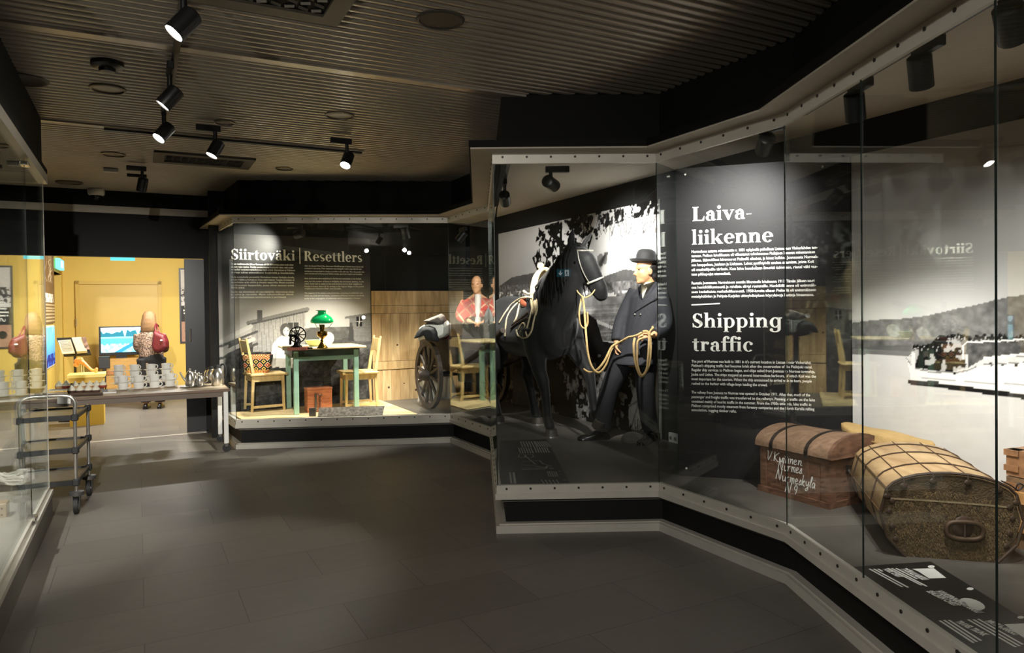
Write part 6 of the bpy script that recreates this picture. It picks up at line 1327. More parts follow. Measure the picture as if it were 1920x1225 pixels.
# --- other ceiling fittings
def ceil_round(name, label, cat, px, py, r, prof, mt, part='body', extra=None):
    q = onc_(px, py); t = thing(name, label, cat, q); MB().lathe([(a, -b) for a, b in prof], n=28).build(part, mt, t, 40)
    if extra: extra(t)
    return t
DKGR = mat('dark_grille', rgb(62, 57, 50), .5, .3, noise=(60, .2)); GRILLE = mat('grey_grille', rgb(120, 112, 98), .4, .4, noise=(30, .1))
def ring_(r): return [(r, 0), (r, .006), (r * .88, .010), (r * .84, .004)]
ceil_round('ceiling_speaker', 'round ceiling speaker to the right of the air vent', 'ceiling speaker', 826, 37, .09, [(.0, .003), (.10, .003), (.105, .008), (.115, .006), (.12, 0)], DKGR, 'grille')
ceil_round('ceiling_speaker', 'large dark round ceiling speaker near the left bulkhead', 'ceiling speaker', 42, 149, .12, [(.0, .003), (.11, .003), (.12, .008), (.135, .006), (.14, 0)], DKGR, 'grille')
def rim_(r): return lambda t: MB().lathe([(r, 0), (r, -.008), (r * .86, -.012), (r * .84, -.003)], n=28).build('rim', GRILLE, t, 40)
ceil_round('downlight', 'round recessed downlight below the dark smoke detector', 'downlight', 202, 166, .1, [(0, .001), (.09, .001)], GRILLE, 'cover', rim_(.105))
ceil_round('downlight', 'round recessed downlight in the middle of the ceiling', 'downlight', 637, 216, .1, [(0, .001), (.09, .001)], GRILLE, 'cover', rim_(.105))
ceil_round('downlight', 'small round downlight right of the long lighting track', 'downlight', 421, 229, .07, [(0, .001), (.065, .001)], GRILLE, 'cover', rim_(.075))
ceil_round('downlight', 'small dark downlight on the far ceiling right of the cross track lamps', 'downlight', 533, 316, .07, [(0, .001), (.07, .001)], DKGR, 'cover', rim_(.085))
ceil_round('downlight', 'dark downlight on the far ceiling above the white detector', 'downlight', 213, 289, .09, [(0, .001), (.09, .001)], DKGR, 'cover', rim_(.10))
ceil_round('downlight', 'dark oval downlight on the far ceiling left of the dome camera', 'downlight', 130, 342, .09, [(0, .001), (.12, .001)], DKGR, 'cover', rim_(.13))
ceil_round('smoke_detector', 'black smoke detector on the slatted ceiling', 'smoke detector', 201, 118, .08, [(.085, 0), (.085, .02), (.07, .03), (.045, .034), (.04, .052), (0, .055)], BLKMETAL)
q = onc_(208, 316); t = thing('motion_sensor', 'small white box sensor on the far ceiling', 'sensor', q, ANG_B); MB().box((0, 0, -.02), (.13, .05, .04), bev=.006).build('housing', WHITEPT, t, 0)
q = onc_(180, 355); t = thing('dome_camera', 'white dome security camera hanging above the doorway wall', 'camera', q); MB().lathe([(.085, 0), (.09, -.02), (.085, -.06), (.07, -.075), (0, -.075)], n=28).build('housing', WHITEPT, t, 40); MB().lathe([(.066, -.074), (.06, -.10), (.03, -.125), (0, -.13)], n=24).build('dome', mat('smoked_dome', rgb(16, 16, 17), .05, noise=(20, .05)), t, 60)
def vent(label, c, sx, sy, mt):
    t = thing('ceiling_vent', label, 'air vent', (c.x, c.y, ZC), ANG_B)
    m_ = MB(); f_ = .09
    for x, y, a, b in ((0, sy / 2 - f_ / 2, sx, f_), (0, -sy / 2 + f_ / 2, sx, f_), (sx / 2 - f_ / 2, 0, f_, sy - 2 * f_), (-sx / 2 + f_ / 2, 0, f_, sy - 2 * f_)): m_.box((x, y, -.008), (a, b, .016))
    m_.build('frame', mt, t, 0); MB().box((0, 0, .0), (sx - 2 * f_, sy - 2 * f_, .004)).build('backing', BLACK, t, 0)
    m_ = MB(); nx, ny = int((sx - .2) / .06), int((sy - .2) / .06)
    for i in range(nx):
        for j in range(ny): m_.box((-sx / 2 + .13 + i * (sx - .26) / max(1, nx - 1), -sy / 2 + .13 + j * (sy - .26) / max(1, ny - 1), -.008), (.046, .012, .012), M=Matrix.Rotation(R(25 if (i + j) % 2 else -25), 3, 'Z') @ Matrix.Rotation(R(25), 3, 'X'))
    m_.build('vanes', mt, t, 0)
VENT = mat('vent_paint', rgb(96, 90, 78), .5, .2, noise=(10, .06)); e = onc_(632, 45); vent('large square air vent at the top of the slatted ceiling', e - B3 * .62 - A3 * .38, 1.24, .76, VENT)
e = onc_(383, 300); vent('dark air vent on the far ceiling below the cross track', e, .85, .5, mat('dark_vent', rgb(72, 67, 60), .5, .2, noise=(10, .06)))
# ================================================================== coffee table by the doorway
TT = .675
cr0 = on_z(430, 729, TT); tl0 = Vector((cr0.x, cr0.y, 0))
coffee = thing('serving_table', 'long table on white castered legs laid with cups and cakes', 'table', (cr0.x, cr0.y, 0), ANG_B + math.pi)   # +x runs left, +y toward the viewer
LEN, DEP = 1.86, .72
TOPM = wood_mat('table_top_wood', rgb(196, 176, 150), rgb(214, 196, 172), (1, 8, 1), .35, 4); EDGE = mat('brown_edge', rgb(104, 80, 60), .5, noise=(12, .1))
MB().box((LEN / 2, -DEP / 2, TT - .012), (LEN, DEP, .022), bev=.004).build('tabletop', TOPM, coffee, 0)
MB().box((LEN / 2, .002, TT - .014), (LEN + .004, .006, .026)).box((-.002, -DEP / 2, TT - .014), (.006, DEP, .026)).box((LEN / 2, -DEP - .002, TT - .014), (LEN, .006, .026)).build('edge_band', EDGE, coffee, 0)
MB().box((LEN / 2, -.03, TT - .055), (LEN - .06, .025, .055)).box((LEN / 2, -DEP + .03, TT - .055), (LEN - .06, .025, .055)).box((.03, -DEP / 2, TT - .055), (.025, DEP - .06, .055)).build('frame', mat('table_frame', rgb(98, 82, 68), .5, noise=(8, .05)), coffee, 0)
for x in (.035, LEN - .035):
    for y in (-.035, -DEP + .035):
        l = MB().box((x, y, (TT - .02 + .09) / 2), (.045, .045, TT - .02 - .09), bev=.004).build('leg', WHITEPT, coffee, 0)
        c_ = MB(); c_.cyl((x, y - .011, .04), (x, y + .011, .04), .04, n=18); c_.build('caster', RUBBER, l, 40); c_ = MB(); c_.cyl((x, y, .05), (x, y, .095), .012, n=8); c_.box((x, y, .075), (.03, .034, .03)); c_.build('caster_fork', GREYSTEEL, l, 40)
def onT(px, py, dz=0): return on_z(px, py, TT + dz)
# cups and saucers
def make_cup(loc, label, group='white coffee cups on the serving table', first=None, rz=0):
    t = thing('coffee_cup', label, 'cup', loc, rz, group)
    if first is None:
        MB().lathe([(0, .002), (.034, .002), (.036, .0), (.045, .010), (.050, .050), (.051, .070), (.048, .070), (.047, .052), (.040, .012), (0, .008)], n=20).build('bowl', WHITE, t, 50)
        MB().tube(smooth_path([(.048, 0, .058), (.070, 0, .061), (.080, 0, .043), (.068, 0, .023), (.043, 0, .016)], 4), .0055, 6).build('handle', WHITE, t, 60)
    return t
def make_saucer(loc, label):
    t = thing('saucer', label, 'saucer', loc, 0, 'white saucers on the serving table'); MB().lathe([(0, 0), (.04, 0), (.078, .012), (.080, .014), (.076, .015), (.039, .005), (0, .005)], n=20).build('dish', WHITE, t, 50); return t
cup0 = sau0 = None; ordn = ['first', 'second', 'third', 'fourth']; lv = ['lowest', 'middle', 'top']
for row, (nlev, base) in enumerate(((2, ((231, 732), (260.5, 730.5), (290, 728.5), (319, 726))), (3, ((223, 721), (253, 720), (283.5, 718.5), (312, 716.5))))):
    for i, (px_, py_) in enumerate(base):
        b0 = onT(px_, py_); k = random.uniform(-.2, .2)
        for L_ in range(nlev):
            z = TT + L_ * .072 + .001; lvn = lv[L_] if nlev == 3 else ('lower' if L_ == 0 else 'upper')
            where = '%s %s stack from the left' % (ordn[i], 'front' if row == 0 else 'back')
            sl_, cl_ = 'white saucer, %s of the %s' % (lvn, where), 'white coffee cup, %s of the %s' % (lvn, where)
            q = Vector((b0.x, b0.y, z))
            if sau0 is None: sau0 = make_saucer(q, sl_); cup0 = make_cup(q + Z3 * .0055, cl_, rz=k)
            else: dup(sau0, q, 0, sl_); dup(cup0, q + Z3 * .0055, k + random.uniform(-.15, .15), cl_)
# coffee pots and thermos flasks
q = onT(363, 726); tr_ = thing('serving_tray', 'steel tray carrying the coffee pots', 'tray', q, ANG_B); MB().loft([[Vector((a * math.cos(t), b * math.sin(t), z)) for t in [2 * math.pi * k / 28 for k in range(28)]] for a, b, z in ((.12, .09, 0), (.15, .11, .012), (.146, .106, .013), (.118, .088, .004))]).build('dish', STEEL, tr_, 50)
def pot(px_, py_, h, label, s=1.0, rz=0):
    q = onT(px_, py_, .012); t = thing('coffee_pot', label, 'coffee pot', q, rz, 'steel coffee pots on the tray')
    MB().lathe([(0, 0), (.045 * s, 0), (.05 * s, .01), (.05 * s, h * .5), (.042 * s, h * .75), (.03 * s, h * .88), (.0, h * .90)], n=24).build('body', STEEL, t, 50)
    l = MB(); l.lathe([(.031 * s, h * .88), (.03 * s, h * .92), (.01, h * .97), (.006, h), (.011, h * 1.03), (.01, h * 1.08), (0, h * 1.09)], n=18); l.build('lid', STEEL, t, 50)
    MB().tube(smooth_path([(-.045 * s, 0, h * .35), (-.075 * s, 0, h * .6), (-.095 * s, 0, h * .9)], 4), interp([.014, .009, .007], 3, 4), 8).build('spout', STEEL, t, 60)
    MB().tube(smooth_path([(.045 * s, 0, h * .75), (.085 * s, 0, h * .78), (.09 * s, 0, h * .4), (.05 * s, 0, h * .2)], 4), .006, 6).build('handle', STEEL, t, 60); return t
pot(357, 724, .175, 'steel coffee pot with round knob, left of the pots on the tray', 1.05, ANG_B); pot(367, 722, .15, 'steel coffee pot in the middle of the tray', .9, ANG_B + .5); pot(375, 723, .12, 'small steel coffee pot, right of the pots on the tray', .85, ANG_B - .3)
def flask(px_, py_, s, label):
    q = onT(px_, py_); t = thing('vacuum_flask', label, 'thermos flask', q, ANG_B - .3, 'steel vacuum flasks on the table end')
    MB().lathe([(0, 0), (.062 * s, 0), (.066 * s, .006), (.068 * s, .13 * s), (.058 * s, .165 * s), (.04 * s, .19 * s), (0, .19 * s)], n=28).build('body', STEEL, t, 50)
    MB().lathe([(.041 * s, .185 * s), (.040 * s, .21 * s), (.03 * s, .228 * s), (0, .23 * s)], n=20).build('lid', RUBBER, t, 40)
    MB().tube(smooth_path([(.03 * s, 0, .222 * s), (.06 * s, 0, .235 * s), (.085 * s, 0, .20 * s), (.085 * s, 0, .12 * s), (.07 * s, 0, .075 * s)], 4), .010 * s, 8).build('handle', RUBBER, t, 60); return t
flask(408.5, 723, 1.0, 'large steel thermos flask with black lid at the table corner'); flask(397, 717, .82, 'steel thermos flask behind the large one, left of it'); flask(391.5, 716, .74, 'smallest steel thermos flask next to the coffee pots')
q = onT(379, 716); bxx = thing('sugar_box', 'white box of sugar between coffee pots and thermos flasks', 'box', q, ANG_B); MB().box((0, .02, .03), (.06, .05, .06), bev=.003).build('carton', WHITEPT, bxx, 0)
# cakes
CRM = mat('whipped_cream', rgb(242, 236, 214), .6, noise=(30, .04)); CHO = mat('chocolate_cake', rgb(74, 48, 36), .8, noise=(60, .4), bump=.5, bscale=150); RASP = mat('berry_cake', rgb(150, 62, 44), .7, noise=(50, .4)); TANC = mat('sponge_cake', rgb(196, 150, 100), .8, noise=(50, .2))
q0, q1, q2, q3 = onT(127, 744), onT(193, 741.5), onT(197, 722), onT(132, 724)
ct = (q0 + q1 + q2 + q3) / 4; tray = thing('cake_tray', 'brown tray of cream cakes on the serving table', 'tray', ct)
m_ = MB(); m_.extrude([q0, q1, q2, q3], Z3 * .012); m_.extrude([q0 - A3 * 0, q1, q1 + A3 * .012, q0 + A3 * .012], Z3 * .03); m_.extrude([q3, q2, q2 - A3 * .012, q3 - A3 * .012], Z3 * .03); m_.build('tray_body', mat('brown_tray', rgb(84, 66, 54), .4, noise=(12, .1)), tray, 0, True)
def cake(px_, py_, label, mt, s=1.0):
    q = onT(px_, py_, .013); t = thing('cream_cake', label, 'cake', q, random.random() * 3, 'cream cakes on the serving table')
    h = MB(); h.lathe([(0, 0), (.034 * s, 0), (.040 * s, .022 * s), (.038 * s, .026 * s), (0, .03 * s)], n=16); h.build('sponge', mt, t, 50)
    h = MB(); h.lathe([(.034 * s, .022 * s), (.038 * s, .034 * s), (.031 * s, .050 * s), (.024 * s, .054 * s), (.02 * s, .062 * s), (.012 * s, .070 * s), (.004 * s, .082 * s), (0, .084 * s)], n=14); h.build('cream', CRM, t, 60); return t
for i, x in enumerate((134.5, 150, 165.5, 180)): cake(x, 737.5 - i * .4, 'dark chocolate cream cake, %s in the front row of the brown tray' % ordn[i], CHO)
for i, x in enumerate((141, 155, 168.5, 181)): cake(x, 728.5 - i * .4, 'cream cake, %s in the back row of the brown tray' % ordn[i], TANC, .95)
cake(193, 727, 'red berry cream cake at the right back corner of the brown tray', RASP, 1.0)
wq = onT(114, 732); wpl = thing('cake_plate', 'white paper-lined plate with cakes left of the brown tray', 'plate', wq, ANG_B); MB().box((0, 0, .006), (.22, .16, .012), bev=.003).build('dish', WHITEPT, wpl, 0)
cake(111, 729, 'pale sponge cream cake on the white plate', TANC, 1.0); cake(124.5, 728.5, 'reddish cream cake on the white plate next to the brown tray', RASP, 1.05)
q = onT(186, 738); cd_ = thing('grey_card', 'small grey card standing at the right end of the brown tray', 'card', q + Vector((.06, 0, .0)), ANG_B); MB().box((0, 0, .02), (.05, .012, .04), M=Matrix.Rotation(R(-15), 3, 'X')).build('card', mat('grey_card', rgb(110, 108, 106), .6, noise=(10, .05)), cd_, 0)
q = onT(205, 738); nap = thing('napkin_pile', 'pile of white napkins between the cakes and the cups', 'napkins', q, ANG_B); MB().box((0, .04, .008), (.13, .11, .016), bev=.003).build('stack', mat('napkin', rgb(236, 232, 226), .8, noise=(40, .03)), nap, 0)
for (xa, xb), nm in (((107, 132), 'white paper notice taped to the front edge of the serving table'),):
    a, b = on_z(xa, 741, TT + .0), on_z(xb, 740, TT); a = on_line(xa, 741, (cr0 + A3 * -.012).xy, B2); b = on_line(xb, 741, (cr0 + A3 * -.012).xy, B2)
    n_ = thing('paper_notice', nm, 'sign', a); MB().extrude([a, b, b - Z3 * .085, a - Z3 * .085], A3 * .0015).build('sheet', TEXTW, n_, 0, True)
# ================================================================== serving trolley
rf_, lf_ = on_z(147, 963, 0), on_z(33, 975, 0); tx = (rf_ - lf_); tx.z = 0; TWd = tx.length; tx.normalize(); ty = Vector((-tx.y, tx.x, 0))
tro = thing('serving_trolley', 'steel three-shelf serving trolley with black bumpers by the left case', 'trolley', (lf_ + rf_) / 2, math.atan2(tx.y, tx.x))
hw, dp = TWd / 2 - .01, .56; ZS = (.235, .475, .72)
for k, (x, y) in enumerate(((-hw, 0), (hw, 0), (-hw, dp), (hw, dp))):
    c_ = MB(); c_.cyl((x - .014, y, .062), (x + .014, y, .062), .062, n=24); o = c_.build('caster', RUBBER, tro, 40)
    c_ = MB(); c_.cyl((x - .016, y, .062), (x + .016, y, .062), .034, n=18); c_.build('hub', GREYSTEEL, o, 40)
    c_ = MB(); c_.box((x - .022, y + .01, .10), (.004, .05, .09)).box((x + .022, y + .01, .10), (.004, .05, .09)).lathe([(0, .14), (.05, .14), (.05, .165), (.02, .175), (0, .175)], (x, y, 0), 16); c_.build('fork', mat('caster_grey', rgb(74, 72, 70), .5, .3, noise=(14, .1)), o, 40)
for x in (-hw, hw):
    for y in (0, dp): MB().cyl((x, y, .17), (x, y, .80 if y == 0 else .75), .0125, n=12).build('upright', STEEL, tro, 40)
MB().tube(smooth_path([(-hw, 0, .75), (-hw, 0, .84), (-hw + .05, 0, .885), (0, 0, .89), (hw - .05, 0, .885), (hw, 0, .84), (hw, 0, .75)], 6), .0135, 10).build('push_handle', STEEL, tro, 60)
for z in ZS:
    s_ = MB().box((0, dp / 2, z), (TWd - .03, dp - .02, .008)); s_.build('shelf', GREYSTEEL, tro, 0)
    s_ = MB().box((0, 0, z + .0), (TWd, .022, .038)).box((0, dp, z), (TWd, .022, .03)).box((-hw, dp / 2, z), (.018, dp, .03)).box((hw, dp / 2, z), (.018, dp, .03)); s_.build('shelf_rim', BLKMETAL, tro, 0)
    for x in (-hw, hw):
        for y in (0, dp): MB().box((x, y, z), (.046, .046, .052), bev=.008).build('bumper', RUBBER, tro, 0)
# ================================================================== inside the left case
def onp_l(px, py, z): return on_z(px, py, z)
LSH = wood_mat('pale_shelf_wood', rgb(206, 180, 150), rgb(226, 204, 178), (1, 6, 1), .5, 4)
sh0 = on_line(38, 806, (Vector(L1) - B2 * .3), A2); z_s = sh0.z
shx = Vector((sh0.x, sh0.y)); sp = thing('shelf', 'pale wooden shelf inside the left display case', 'shelf', (shx.x, shx.y, z_s))
mm = MB(); e0, e1 = shx, shx - A2 * .9; mm.prism([e0, e1, e1 - B2 * .5, e0 - B2 * .5], z_s - .03, z_s); mm.build('board', LSH, sp, 0, True)
for p in (e0 - A2 * .04 - B2 * .04, e1 + A2 * .04 - B2 * .04, e0 - A2 * .04 - B2 * .46, e1 + A2 * .04 - B2 * .46): MB().box((p.x, p.y, (.19 + z_s - .03) / 2), (.03, .03, z_s - .22), ANG_A).build('leg', LSH, sp, 0, True)
def inl(px, py, off=.22): return on_line(px, py, (Vector(L1) - B2 * off), A2)
yr_ = inl(22, 868); yo = thing('yarn_skein', 'white cord skein under the shelf in the left case', 'yarn', yr_); y_ = MB(); rnd = random.Random(2)
for k in range(26):
    a = rnd.uniform(-.03, .03); pts = [Vector((.13 * math.cos(t) + rnd.uniform(-.01, .01), .05 * math.sin(t) + a, .02 * math.sin(2 * t) + rnd.uniform(-.03, .03))) for t in [2 * math.pi * j / 14 for j in range(15)]]; y_.tube(smooth_path(pts, 2), .006, 5)
y_.build('cord', mat('white_cord', rgb(230, 224, 214), .8, noise=(40, .05)), yo, 60)
st_ = inl(22, 890); so_ = thing('display_stand', 'clear stand carrying the white cord skein in the left case', 'stand', (st_.x, st_.y, .19)); MB().box((0, 0, .10), (.16, .12, .008)).box((0, 0, .05), (.012, .012, .10)).box((0, 0, .003), (.12, .1, .006)).build('stand_body', mat('pale_acrylic', rgb(150, 148, 140), .2, noise=(5, .02)), so_, 0)
yr_.z = st_.z = .19 + .104
yo.location = Vector((st_.x, st_.y, .19 + .14)); 
lg_ = inl(12, 905, .3); lo = thing('birch_log', 'spotted birch bark roll in the left case', 'log', lg_); l_ = MB(); l_.tube([(-.16, 0, 0), (.12, 0, 0)], [.055, .052], 18); l_.build('bark', mat('birch_bark', rgb(206, 178, 140), .7, noise=(30, .35)), lo, 40); lo.rotation_euler = (0, 0, ANG_B); lo.location.z = .19 + .056
db = inl(8, 945, .18); do = thing('birch_box', 'small birch box with drilled dots in the left case', 'box', (db.x, db.y, .19), ANG_B); MB().box((-.05, 0, .05), (.14, .12, .10), bev=.004).build('body', mat('birch_plywood', rgb(214, 190, 156), .5, noise=(8, .06)), do, 0); d_m = MB()
for i in range(4):
    for j in range(2): d_m.disc((-.095 + i * .03, -.0605, .03 + j * .04), (0, -1, 0), .006, 10)
d_m.build('holes', BLACK, do, 0)
# lamp inside the left case
lc = Vector(L1) - A2 * 1.1 - B2 * 1.0; track_spot('spotlight hidden behind the top rail of the left case', (lc.x, lc.y, 2.6), (lc.x - .1, lc.y + .3, .3), .1, 150, 74, .7, NEUT, False, adir=A3)
# ================================================================== yellow room
def atp(px, py, Y): return at_y(px, py, Y)
# television on its cabinet
tvp = yb(222, 668); tvO = LW - A2 * .75; a_, b_2 = on_line(186, 668, tvO, B2), on_line(268, 666, tvO, B2); tvw = (b_2 - a_).dot(B3); tvtop = on_line(186, 613, tvO, B2).z; tvbot = a_.z
tv = thing('television', 'flat television showing a bluish lake scene in the yellow room', 'television', a_ + B3 * tvw / 2)
MB().extrude([a_ , a_ + B3 * tvw, a_ + B3 * tvw + A3 * .06, a_ + A3 * .06], Z3 * (tvtop - tvbot)).build('body', mat('tv_black', rgb(16, 16, 18), .2, noise=(10, .05)), tv, 0, True)
scr = Canvas(a_ + B3 * .03 - A3 * .004 + Z3 * .055, B3, tvw - .06, tvtop - tvbot - .075, .006, 8)
f2 = scr.fbm(12); tz = scr.Z / scr.h; tu = scr.U / scr.w
col = np.stack([.45 + .3 * tz, .80 + .1 * tz, .92 + .05 * tz], -1); scr.c = col
trees = (tz > .58) & (tz < .62 + .30 * vnoise(scr.ny, scr.nx, 14, scr.rng)[0][None, :]); scr.c[trees] = (.12, .42, .50)
scr.c[(tz > .56) & (tz < .62)] = (.5, .85, .9); w2 = (tz < .55) & (tz > .30); scr.c[w2] = np.array([.30, .72, .88])
scr.c[(tz < .34) & (f2 > .45)] = (.72, .95, .97)
pierm = (tz < .55 * (tu - .35) / .65 + .02) & (tz > .55 * (tu - .35) / .65 - .14); scr.c[pierm] = (.16, .50, .68)
s_ = scr.build('screen', None, emit=.6, th=.002, tintrgb=(1, 1, 1)); s_.parent = tv; s_.location = Vector(s_.location) - Vector(tv.location)
MB().extrude([a_ + B3 * .25 - Z3 * .05, a_ + B3 * (tvw - .25) - Z3 * .05, a_ + B3 * (tvw - .25) - Z3 * .05 + A3 * .06, a_ + B3 * .25 - Z3 * .05 + A3 * .06], Z3 * .05).build('stand', MATS['tv_black'], tv, 0, True)
cabz = tvbot - .05; cb = thing('media_cabinet', 'light brown cabinet under the television', 'cabinet', (a_ + B3 * tvw / 2).xy.to_3d()); c0 = a_.copy(); c0.z = 0
CABM = wood_mat('honey_cabinet', rgb(176, 132, 62), rgb(196, 152, 80), (1, 1, 5), .5, 5)
m_ = MB(); m_.extrude([c0 + B3 * .1 - A3 * .12, c0 + B3 * (tvw + .1) - A3 * .12, c0 + B3 * (tvw + .1) + A3 * .35, c0 + B3 * .1 + A3 * .35], Z3 * cabz); m_.build('body', CABM, cb, 0, True)
m_ = MB(); m_.extrude([c0 + B3 * .06 - A3 * .14 + Z3 * (cabz * .62), c0 + B3 * (tvw * .55) - A3 * .14 + Z3 * (cabz * .62), c0 + B3 * (tvw * .55) - A3 * .12 + Z3 * (cabz * .62), c0 + B3 * .06 - A3 * .12 + Z3 * (cabz * .62)], Z3 * .06); m_.build('drawer', mat('orange_wood', rgb(176, 116, 60), .5, noise=(6, .08)), cb, 0, True)
sp0 = atp(196, 690, a_.y - .25); spk = thing('loudspeaker', 'small black loudspeaker on a stand left of the television', 'loudspeaker', (sp0.x, sp0.y, 0), ANG_B); MB().box((0, 0, sp0.z + .09), (.16, .14, .20), bev=.005).build('body', BLKMETAL, spk, 0); MB().box((0, 0, sp0.z / 2 - .01), (.04, .04, sp0.z - .02)).box((0, 0, .01), (.2, .2, .02)).build('stand', BLKMETAL, spk, 0)
# yellow cabinet with the bone
k0, k1 = on_z(131, 801, 0), on_z(195, 797.5, 0); kd = (k1 - k0).dot(B3); kz = on_line(131, 704, k0.xy, B2).z
yc = thing('display_plinth', 'low yellow display plinth carrying a bone in the yellow room', 'plinth', k0); YP = mat('yellow_plinth', rgb(228, 192, 84), .5, noise=(5, .04))
m_ = MB(); m_.extrude([k0, k0 + B3 * kd, k0 + B3 * kd + A3 * .4, k0 + A3 * .4], Z3 * (kz - .04)); m_.build('body', YP, yc, 0, True)
m_ = MB(); m_.extrude([k0 - B3 * .02 - A3 * .02, k0 + B3 * (kd + .02) - A3 * .02, k0 + B3 * (kd + .02) + A3 * .42, k0 - B3 * .02 + A3 * .42], Z3 * .04); m_.v = [v + Z3 * (kz - .04) for v in m_.v]; m_.build('top', mat('yellow_top', rgb(236, 216, 120), .45, noise=(5, .03)), yc, 0, True)
bo0 = k0 + B3 * .1 + A3 * .2; bo0.z = kz; bn_ = thing('bone', 'orange-brown animal leg bone on clear pins over the yellow plinth', 'bone', bo0)
Yb = bo0.y + .05
pts = [atp(x, y, Yb) - bo0 for x, y in ((141, 679), (148, 676), (156, 680), (165, 688), (172, 694), (178, 695), (182, 694))]
m_ = MB(); m_.tube(smooth_path(pts, 4), interp([.030, .040, .028, .020, .018, .022, .022], 7, 4), 12)
for x, y, r in ((143, 684, .034), (147, 676, .036), (152, 674, .028), (180, 697, .022), (181, 692, .02)): m_.ball(atp(x, y, Yb) - bo0, r)
m_.remeshed(.008, 2).build('bone_body', mat('old_bone', rgb(222, 150, 90), .5, noise=(14, .2)), bn_, 80)
m_ = MB()
for x in (153, 157): q = atp(x, 683, Yb) - bo0; m_.cyl((q.x, q.y, .001), q, .005, n=8)
m_.build('pin', WHITEPT, bn_, 40)
# lectern with open book
lx = on_z(140, 790, 0); Yl = 9.9; lp0 = atp(140, 668, Yl); lec = thing('book_stand', 'slim black lectern holding an open information folder', 'lectern', (lp0.x, lp0.y, 0))
MB().cyl((0, 0, .02), (0, 0, lp0.z), .014, n=10).box((0, 0, .01), (.3, .3, .02)).build('post', BLKMETAL, lec, 40)
m_ = MB(); bb = [atp(x, y, Y) for x, y, Y in ((106, 634, Yl + .10), (157, 632, Yl + .10), (171, 664, Yl - .12), (120, 667, Yl - .12))]; m_.extrude(bb, Vector((0, .006, -.02))); m_.build('desk', BLKMETAL, lec, 0, True)
bk_ = thing('open_folder', 'open folder of printed pages on the slim black lectern', 'book', sum(bb, Vector()) / 4)
m_ = MB(); bb = [atp(x, y, Y) for x, y, Y in ((109, 640, Yl + .06), (133, 638, Yl + .06), (141, 663.5, Yl - .12), (117, 665, Yl - .12))]; m_.extrude(bb, Vector((0, -.004, .010))); m_.build('page', mat('paper_pages', rgb(190, 184, 170), .7, noise=(40, .06)), bk_, 0, True)
m_ = MB(); bb = [atp(x, y, Y) for x, y, Y in ((135, 637, Yl + .06), (153, 636, Yl + .06), (164, 662, Yl - .12), (145, 663.5, Yl - .12))]; m_.extrude(bb, Vector((0, -.008, .03))); m_.build('page_stack', MATS['paper_pages'], bk_, 0, True)
m_ = MB(); bb = [atp(x, y, Y) + Vector((0, -.012, .034)) for x, y, Y in ((154, 637, Yl + .05), (162, 637, Yl + .05), (169, 660, Yl - .10), (161, 661, Yl - .10))]; m_.extrude(bb, Vector((0, 0, .003))); m_.build('photo', mat('page_photo', rgb(120, 96, 90), .6, noise=(16, .7)), bk_, 0, True)
m_ = MB()
for k in range(9): y = 642 + k * 2.4; u_ = k * .3; p, q = atp(112 + u_ * 2.4, y, Yl + .05 - k * .018), atp(131 + u_ * 2.4, y - 1, Yl + .05 - k * .018); o_ = Vector((0, -.006, .0135)); m_.extrude([p + o_, q + o_, q + o_ + Z3 * .006, p + o_ + Z3 * .006], Vector((0, -.0008, .001)))
m_.build('print', mat('grey_ink', rgb(150, 144, 134), .7, noise=(40, .1)), bk_, 0, True)
# fire extinguisher in the alcove
fe = g1 - B2 * .30 + A2 * .30; fex = thing('fire_extinguisher', 'red fire extinguisher standing in the yellow alcove', 'fire extinguisher', (fe.x, fe.y, 0)); fh = on_line(107, 693, fe, A2).z
FR = mat('fire_red', rgb(180, 34, 24), .3, noise=(8, .05)); MB().lathe([(0, 0), (.075, 0), (.08, .01), (.08, fh * .78), (.06, fh * .88), (.025, fh * .92), (0, fh * .92)], n=20).build('cylinder', FR, fex, 50); MB().box((0, 0, fh * .95), (.05, .1, .05)).build('valve', BLKMETAL, fex, 0)
# screen and poster on the left yellow wall
def lwp(px, py, o=.006): return on_line(px, py, LW + B2 * o, A2)
def wallpanel(name, label, cat, px0, px1, ytl, ybl, painter, seed, emit=0, fr=None):
    p0, p1 = lwp(px0, (ytl + ybl) / 2), lwp(px1, (ytl + ybl) / 2); top = lwp(px1, ytl).z; bot = lwp(px1, ybl).z; e = (p1 - p0); e.z = 0; L_ = e.length; e.normalize()
    O = Vector((p0.x, p0.y, bot)); c = Canvas(O + B3 * .02, e, L_, top - bot, .008, seed); painter(c); t = thing(name, label, cat, O)
    o = c.build('print', None, emit, .02, (1, 1, 1)); o.parent = t; o.location = Vector(o.location) - O
    if fr: f_ = MB(); f_.extrude([O - e * .02 - Z3 * .02, O + e * (L_ + .02) - Z3 * .02, O + e * (L_ + .02) + Z3 * (top - bot + .02), O - e * .02 + Z3 * (top - bot + .02)], B3 * .015); f_.build('frame', fr, t, 0, True)
    return t
def blue_(c):
    f = c.fbm(8); tz = c.Z / c.h; c.c = np.stack([.25 + .35 * tz * f, .45 + .35 * tz, .85 + .1 * tz], -1); c.c[(tz < .3) & (f > .45)] = (.10, .14, .45)
wallpanel('wall_screen', 'glowing blue screen on the left wall of the yellow room', 'screen', 80, 100, 612, 682, blue_, 4, .4, WHITEPT)
